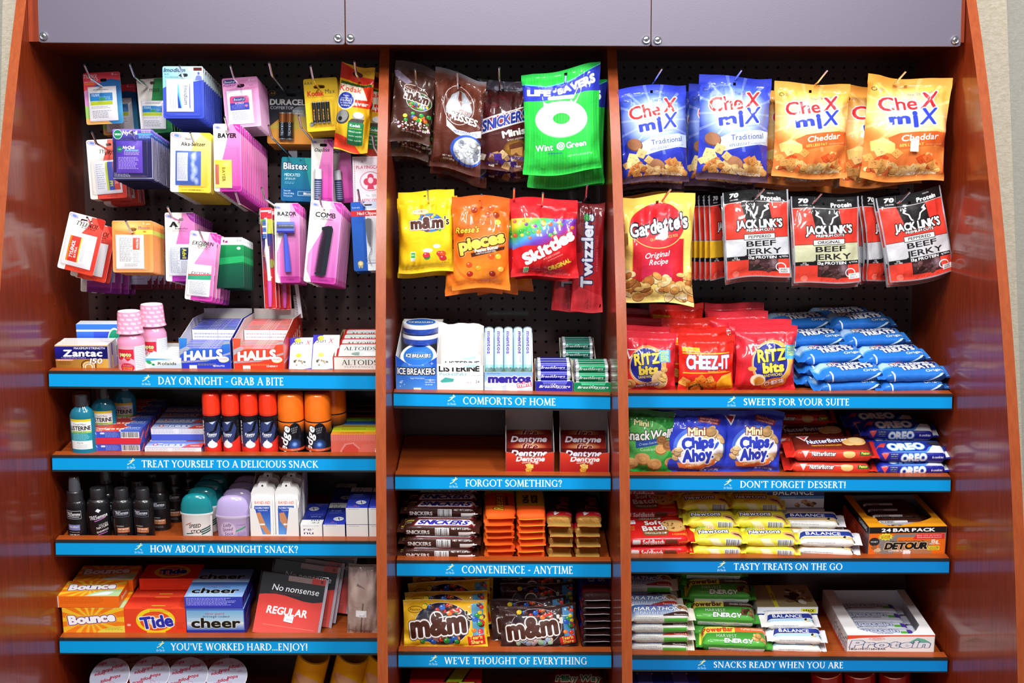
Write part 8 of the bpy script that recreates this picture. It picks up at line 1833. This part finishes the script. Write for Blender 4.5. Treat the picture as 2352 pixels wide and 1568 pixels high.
# third shelf
S='R3';s=SS(S)
def a_sb():
    Hh,Wh=26,78;a=Art(190,Hh+Wh,'d81c20',2.4);a.grad(0,0,190,Wh,'c81820','e0241c');a.ell(140,34,32,24,'d8a050');a.ell(139,32,30,22,'e8bc70');a.scat(116,22,162,46,10,1.6,3,['8a4820']);a.text('Soft',90,22,15,'ffffff',o='7a3018',ow=1,b=.06,rot=-4,w=44);a.text('Batch',90,42,17,'ffffff',o='7a3018',ow=1,b=.06,rot=-4,w=62);a.text('ORIGINAL',90,8,5,'f0b040',w=46);a.poly([(58,54),(124,52),(120,68),(62,70)],'7a5a30');a.text('CHOCOLATE CHIP',91,61,5.4,'f0e8e0',b=.04,w=56,arc=-.05);a.rect(16,8,46,26,'f0f0f0',3);a.text('Keebler',31,16,6,'c83030');a.lines(20,34,44,52,4,'f0d040');a.text('4 COOKIES',148,66,5,'f0c040',b=.03)
    a.text('SoftBatch',82,Wh+13,9,'f0ece8',b=.06,w=54);a.rect(112,Wh+8,142,Wh+18,'6a3018');a.text('4 COOKIES',160,Wh+14,4,'f0c040');a.rect(30,Wh+8,50,Wh+18,'e8e0e0',2);return a
pile(S,1512,.165,.085,.025,fm(a_sb(),.16,.6,.25),'red chocolate chip cookie pack at the divider','cookies',[(0,2,0),(.085,2,-.006),(.1,3,-.012),(.17,4,-.004)],'red chocolate chip cookie packs',66,pitch=11,name='cookie_pack',yaw=1,fin=.014)
def a_nw():
    Hh,Wh=24,56;a=Art(128,Hh+Wh,'e8dc28',2.5);a.grad(0,0,128,Wh,'d8cc20','f4ec50');a.rect(12,6,36,13,'28904c');a.text('Fat Free',24,9.5,5,'ffffff',b=.03);a.text('Fig',48,10,8,'f0e0d0',o='c06838',ow=1,b=.05);a.text('Newtons',52,25,14,'ffffff',o='20286c',ow=1.8,b=.05,rot=-5,w=68);a.text('2 Fruit Chewy Cookies',62,37,4.6,'604818',rot=-8,w=50);a.ell(107,36,18,9,'d8a070',rot=22);a.ell(107,37,12,2.8,'4a2c20',rot=18);a.poly([(20,56),(50,38),(70,34),(66,38),(52,42),(28,56)],'f0b040')
    a.grad(0,Wh,128,Wh+Hh,'f0e860','f0e020');a.poly([(40,Wh),(60,Wh),(80,Wh+Hh),(56,Wh+Hh)],'f8f4c0');a.bar(78,Wh+2,112,Wh+Hh-2);return a
mnw=fm(a_nw(),.18,.5,.3)
NR=[(0,2,0),(.045,3,-.012),(.09,4,-.018),(.135,4,-.022),(.18,4,-.026)]
pile(S,1652,.122,.052,.024,mnw,'yellow fig cookie pack, left column','cookies',NR,'yellow fig cookie packs',67,pitch=12,name='cookie_pack',yaw=-2,fin=.009)
pile(S,1768,.128,.052,.024,mnw,'yellow fig cookie pack, right column','cookies',NR,'yellow fig cookie packs',69,pitch=12,name='cookie_pack',yaw=-6,fin=.009)
def a_bal(w=150,h=62,c='f0f2f6'):
    a=Art(w,h,'dfe4ee',2.4);a.text('NUTRITION ENERGY BAR / High Protein',w*.4,h*.16,3.6,'60708c',w=w*.6);a.rect(0,h*.24,w,h*.56,'1c2c78');a.text('BALANCE',w*.46,h*.4,h*.22,'ffffff',w=w*.72,b=.02);a.rect(0,h*.56,w,h*.66,'5090d8' if c=='f0f2f6' else 'a89868');a.text('yogurt honey peanut',w*.3,h*.61,4,'e0f0ff',sh=.2,w=w*.4);a.rect(w*.72,h*.06,w*.97,h*.22,'d8d828');a.text('6 PACK',w*.85,h*.14,5.6,'282818',b=.04);a.scat(w*.5,h*.74,w*.84,h*.92,12,4,7,['a87c50','6a4a34','c8a070'],'b');a.lines(4,h*.76,40,h*.92,2,'8088a0');return a
o,m,w,h=carton(S,1780,1917,1190,.13,dict(front=a_bal(),top=flat('a8b0c4',.4)),'white and blue nutrition bar box behind the loose bars','box','nutrition_bar_box',d=.11,h=.062,hz=.008)
clone(o,m @ Matrix.Translation((0,.01,.063)),'white and blue nutrition bar box on top at the back',None,None)
def a_bb(c):
    a=Art(150,70,'f2f0ea',2.4);a.poly([(20,18),(136,14),(130,30),(16,34)],'24388c');a.text('BALANCE',68,24,10,'ffffff',w=76,b=.03);a.poly([(16,36),(130,32),(140,46),(100,40),(20,42)],c);a.scat(108,34,136,46,5,3,5,['302820','d8c090','f0e0b0'],'b');a.lines(30,50,110,60,2,'9098a8');a.text('Nutrition Facts',36,65,4,'404858',w=34);a.rect(70,62,110,67,'a8b0c0');a.grad(136,0,150,70,'d8d8e0','f0f0f4',(1,0));return a
mbb,mbb2=fm(a_bb('e0c080'),.2,.5,.3),fm(a_bb('a8d0e8'),.2,.5,.3)
pile(S,1896,.15,.05,.022,mbb,'white nutrition bar beside the orange box','nutrition bar',[(.0,2,0),(.055,3,-.02)],'white nutrition bars on the third shelf',71,pitch=14,name='nutrition_bar',yaw=-6,fin=.016)
def a_det():
    a=Art(182,74,'f0701c',2.4);a.rect(0,0,182,18,'1c1c1e');a.text('24 BAR PACK',92,9,9,'ffffff',b=.06,w=126);a.poly([(22,34),(70,22),(60,74),(30,74)],'8a807c');a.rect(60,20,182,30,'8a807c');a.poly([(112,20),(178,20),(178,36),(104,36)],'e03838');a.text('GREAT TASTE - NO TRANS FAT',142,25,3.4,'f8d8d8',w=60,b=.02);a.text('GOOD SOURCE OF CALCIUM',142,31,3.4,'f8d8d8',w=58,b=.02)
    pts=[]
    for i in range(24):r=(19,13)[i % 2];t=i*math.pi/12;pts.append((40+r*math.cos(t),28+r*.6*math.sin(t)))
    a.poly(pts,'e8e840');a.text('LOWER',40,26,4.4,'c84818',b=.04);a.text('SUGAR',40,31,4.4,'c84818',b=.04)
    a.rect(24,40,150,74,'8a807c',0,.6);a.text('Deluxe Whey Protein Energy Bar',92,41,4,'201c1c',w=82,sh=.2,b=.02);a.text('DETOUR',90,55,17,'1a1a1c',o='e8c8a0',ow=1.4,b=.09,sh=.2,w=100);a.ell(96,55,5,5,'f89828');a.text('LOWER SUGAR',74,69,5,'f0ece8',b=.04,w=50);a.ell(14,42,12,12,'2c2c2c');a.text('WHEY',14,42,4,'e0e0e0',b=.04);a.scat(10,58,26,68,5,5,7,['a86840','e0c098'],'q');a.text('15g',156,42,9,'f0ece8',b=.06);a.text('PROTEIN',156,50,4,'f0ece8',b=.03);a.rect(140,56,168,68,'e8d838',2);a.text('CARAMEL',154,60,4,'604818');a.text('PEANUT',154,65,4,'604818');return a
side=Art(260,74,'e84c1c',2);side.rect(0,0,260,20,'20242c');side.text('24 BAR PACK',60,10,9,'e0e0e0',b=.05,w=80);side.text('DETOUR',70,44,22,'30343c',o='a0a4b0',ow=1.4,b=.08,w=110);side.grad(0,20,120,74,'384050','d84020',(1,0),a=.8);side.lines(130,30,250,50,3,'f0d0c0')
w=181/s;h=.072;D=.2;o=root('protein_bar_box','orange and black display box of protein bars with torn top','box')
tray(o,w,h,D,a_det(),side,hb=h,inner=flat('8a8488',.5),side_pts=[(0,0),(D,0),(D,h),(0,h)])
mb=MB();mo2=flat('f4a01c',.35);mo1=flat('e85a1c',.35)
rr=random.Random(8);rim=[(-w/2,0),(w/2,0),(w/2,D),(w/2-.012,D),(w/2-.014,.06)]+[(w/2-.016-.012*i+rr.uniform(-.002,.002),.05-.036*(i/6)**.7+rr.uniform(-.002,.002)) for i in range(5)]+[(-.02,.004),(-.04,.006),(-.055,.02+.004),(-w/2+.03,.05),(-w/2+.016,.07),(-w/2+.016,D),(-w/2,D)]
mb.prism(rim,0,.001,mo2,mo2,mtx=Matrix(((1,0,0,0),(0,0,1,0),(0,-1,0,h+.001),(0,0,0,1))));q=mb.build('torn_lid');adopt(o,q)
price(o,.0,.012,t='$2.00',rot=8);m=sm(S,2081,0,yaw=2);o.matrix_world=m
a=Art(150,80,'4a2418',2.3);a.rect(20,44,90,70,'d8d8e0');a.bar(24,46,60,68);a.text('DETOUR',80,22,16,'1c1414',o='a08070',ow=1.2,b=.06,w=86);a.rect(0,0,150,5,'8a5030');mdt=fm(a,.12,.7,.45)
a=Art(150,80,'c8c4cc',2.3);a.text('DETOUR',76,44,22,'1c1818',o='e8e0e0',ow=1.4,b=.08,w=104);mdt2=fm(a,.14,.6,.4)
for i in range(5):
    M_=m @ Matrix.Translation((0,.008+.036*i,h-.021)) 
    lab=f'protein bar inside the orange box, {ORD[i]} from the opening'
    if i<2:o=root('protein_bar',lab,'protein bar',None,'protein bars in the orange box');q=flow(w-.055,.034,.018,mdt2 if i==0 else mdt,73+i,fin=.014);q.name='wrapper';adopt(o,q);o.matrix_world=M_
    else:clone(o,M_,lab,None,'protein bars in the orange box')
# fourth shelf
S='R4';s=SS(S)
def a_mar(i):
    Hh,Wh=24,54;c=('3a2420','a83028')[i];a=Art(160,Hh+Wh,'d8d4cc',2.4);a.grad(0,0,110,50,'2c64c0','c8d0dc');a.text('SNICKERS',74,9,7,'28348c',o='d05050',ow=.7,b=.05,w=52);a.text('MARATHON',72,24,14,'ffffff',o='244890',ow=1.2,b=.04,sh=.2,w=108);a.text('Nutrition',64,39,10,'f0f4f8',o='244890',ow=.8,sh=.2,w=66,b=.02);a.poly([(84,46),(116,36),(160,34),(160,54),(84,54)],c);a.text('Chocolate Crunch' if i==0 else 'Toasted Almond',132,46,5.4,'f0ece8',b=.03,w=46);a.scat(124,6,140,24,8,4,7,['8a6040','a87850','5a3828'],'b')
    a.rect(0,Wh,160,Wh+Hh,'dad8d0');a.lines(8,Wh+4,90,Wh+16,3,'8890a0');a.rect(86,Wh+6,140,Wh+18,'58b840');a.rect(144,0,160,Wh+Hh,'e4dccc');return a
ma0,ma1=fm(a_mar(0),.2,.4,.3),fm(a_mar(1),.2,.4,.3)
pile(S,1516,.15,.052,.0235,ma0,'silver and blue nutrition bar at the divider','nutrition bar',[(0,4,0),(.055,4,-.02),(.11,5,-.022)],'silver and blue nutrition bars',75,pitch=10,name='nutrition_bar',yaw=-1,fin=.012,variants={(0,1):ma1,(1,3):ma1,(2,4):ma1})
def a_pb(i):
    Hh,Wh=22,60;a=Art(180,Hh+Wh,'3c9a34',2.4);a.grad(0,0,180,Wh,'2c6c2c','58b840');a.rect(70,6,170,22,('e0682c','4a1c1c')[i]);a.text(('Toffee Chocolate','Double Chocolate')[i],134,13,6,'f0ece8',b=.03,w=56);a.poly([(10,10),(92,2),(92,24),(26,28),(8,44)],'e8dc50');a.text('PowerBar',52,16,14,'d83828' if i==0 else '601c18',b=.07,rot=-5,w=74);a.text('HARVEST',72,34,9,'d0e8c8',w=48,o='2c6028',ow=.6);a.text('ENERGY',100,48,15,'ffffff',o='2c6028',ow=.8,b=.05,w=68);a.text('Long Lasting',54,46,4.6,'f0f4f0',w=24);a.scat(136,28,164,46,9,6,9,['e0b070','c89050'] if i==0 else ['6a4430','8a6040','4a2c20'],'b')
    a.rect(0,Wh,180,Wh+Hh,'3c8c34');a.rect(30,Wh+6,160,Wh+15,'e8ece8');a.lines(32,Wh+8,150,Wh+14,2,'5060a0');return a
mp0,mp1=fm(a_pb(0),.16,.6,.35),fm(a_pb(1),.16,.6,.35)
pile(S,1684,.166,.06,.036,mp1,'green wrapped energy bar','energy bar',[(0,1,0),(.055,2,-.016),(.1,3,-.02),(.15,4,-.03)],'green wrapped energy bars',77,pitch=14,name='energy_bar',yaw=-4,fin=.012,variants={(0,0):mp0})
tg=Art(150,90,'a89870',2.3);tg.rect(44,0,54,90,'e8e040');tg.text('6 PACK',49,50,6,'282818',rot=90,b=.04);tg.scat(84,20,140,70,22,6,12,['e0d8c8','8a6a48','403020','c8b088'],'b')
o,m,w,h=carton(S,1750,1893,1416,.12,dict(front=a_bal(150,62,'x'),top=tg),'white and blue nutrition bar box with tan top, bottom shelf','box','nutrition_bar_box',d=.075,h=.064,hz=.015)
pile(S,1832,.13,.05,.022,mbb2,'white nutrition bar on the bottom shelf','nutrition bar',[(.0,2,0),(.03,3,-.012)],'white nutrition bars on the bottom shelf',79,pitch=12,name='nutrition_bar',yaw=-2,fin=.012)
a=Art(200,46,'f2f0ee',2.4);a.poly([(0,0),(200,0),(200,4),(100,4),(30,8),(0,12)],'f05030');a.ell(68,11,18,4,'d83030',ring=1);a.text('PREMIUM',68,11,3.4,'d83030');a.poly([(130,30),(160,8),(176,12),(190,22),(160,24)],'50a888',.8);a.text('Protein',100,27,20,'eceaf0',o='34507c',ow=1.6,b=.07,sh=.25,w=182);a.text('HIGH PROTEIN BAR',48,42,4.4,'34303c',b=.04,w=84)
sp=Art(250,46,'f2f0ee',2);sp.text('Protein',60,24,26,'eceaf0',o='34507c',ow=1.6,b=.07,w=120);sp.poly([(0,40),(250,36),(250,46),(0,46)],'f05030')
w=203/s;h=.049;D=.24;o=root('protein_bar_box','white and red open box of protein bars on the bottom shelf','box');tray(o,w,h,D,a,sp,hb=h,inner=flat('e4e4ea',.5))
mb=MB();mw3=flat('f4f2f2',.4);rim=[(-w/2,0),(w/2,0),(w/2,D),(w/2-.018,D),(w/2-.02,.05),(w/2-.035,.022),(w*.24,.006),(-.02,.004),(-w*.22,.012),(-w*.34,.03),(-w/2+.03,.05),(-w/2+.024,D),(-w/2,D)]
mb.prism(rim,0,.001,mw3,mw3,mtx=Matrix(((1,0,0,0),(0,0,1,0),(0,-1,0,h+.001),(0,0,0,1))));q=mb.build('cut_lid');adopt(o,q)
m=sm(S,2044,0);o.matrix_world=m
a=Art(180,70,'d4d8e8',2.4);a.text('Protein',66,20,18,'c8cce0',o='34507c',ow=1.4,b=.06,w=110);a.text('DOUBLE CHOCOLATE CRUNCH',60,36,4.4,'20242c',b=.04,w=84);a.rect(124,24,142,36,'58b030');a.rect(142,14,160,36,'5038a0');a.lines(10,46,160,66,4,'606880');mpp=fm(a,.2,.4,.3)
for i in range(4):
    M_=m @ Matrix.Translation((.0,.01+.05*i,h-.024+(-.008 if i>0 else 0))) @ Matrix.Rotation(math.radians(-2),4,'Z');lab=f'white protein bar inside the bottom shelf box, {ORD[i]} one'
    if i==0:o=root('protein_bar',lab,'protein bar',None,'white protein bars in the open box');q=flow(w-.07,.046,.018,mpp,81,fin=.014);q.name='wrapper';adopt(o,q);o.matrix_world=M_
    else:clone(o,M_,lab,None,'white protein bars in the open box')
# below the right bay
a=Art(90,120,'28309c',2.2);a.grad(0,0,90,120,'1c2048','3038a8');a.rect(22,14,60,120,'6870c0',6,.7)
for i in range(6):a.ell(24+i*6.5,14,2.4,2.4,'e0d8a0');a.ell(22,18+i*9,2.4,2.4,'e0d8a0');a.ell(61,18+i*9,2.4,2.4,'e0d8a0')
a.text('Corn',78,30,10,'e8c840',rot=-80,sh=.2);mcb=amat(a,'carton_print',.3,.4)
for i,(x,nm) in enumerate(((1490,'left'),(1572,'right'))):
    o=root('popcorn_box',f'dark blue box below the bottom right shelf, {nm} of two','box',None,'dark blue boxes below the right bay');mb=MB();mb.box(-.038,.038,0,.14,-.1,0,flat('24286c',.35),top=mcb,front=mcb);q=mb.build('carton_body');adopt(o,q);o.matrix_world=Matrix.Translation(P(x,1585,-.3)) @ Matrix.Rotation(math.radians(14),4,'X')
a=Art(220,110,'b01c28',2.4);a.grad(0,0,220,110,'a01824','c02430');a.poly([(70,0),(150,0),(146,40),(110,34),(80,44)],'e8e0e0',.25);a.text("Campbell's",110,22,13,'f0e8e4',sh=.35,b=.01,rot=6,w=70);a.text('Soup',112,56,26,'f0e8d0',o='202838',ow=1.2,sh=.3,b=.02,w=60);a.rect(0,100,220,110,'e0e0e0');msc=amat(a,'can_print',.25,.5)
for i,(x,nm) in enumerate(((1890,'left'),(1966,'middle'),(2046,'right'))):
    M_=Matrix.Translation(P(x+8,1536,-.22)) @ Matrix.Rotation(math.radians(22),4,'X') @ Matrix.Rotation(math.radians(-8),4,'Y');lab=f'red soup can below the bottom right shelf, {nm} of three'
    if i==0:
        o=root('soup_can',lab,'can',None,'red soup cans');mb=MB();R=.034;mb.lathe([(.0001,-.1),(R,-.1),(R,0),(R*.98,.002),(R*.95,0),(.0001,0)],lambda i:msc if i==1 else M_chrome,n=32,uvz=(-.1,0));q=mb.build('can_body');adopt(o,q);o.matrix_world=M_
    else:clone(o,M_,lab,None,'red soup cans')
bpy.data.objects.remove(_fo)
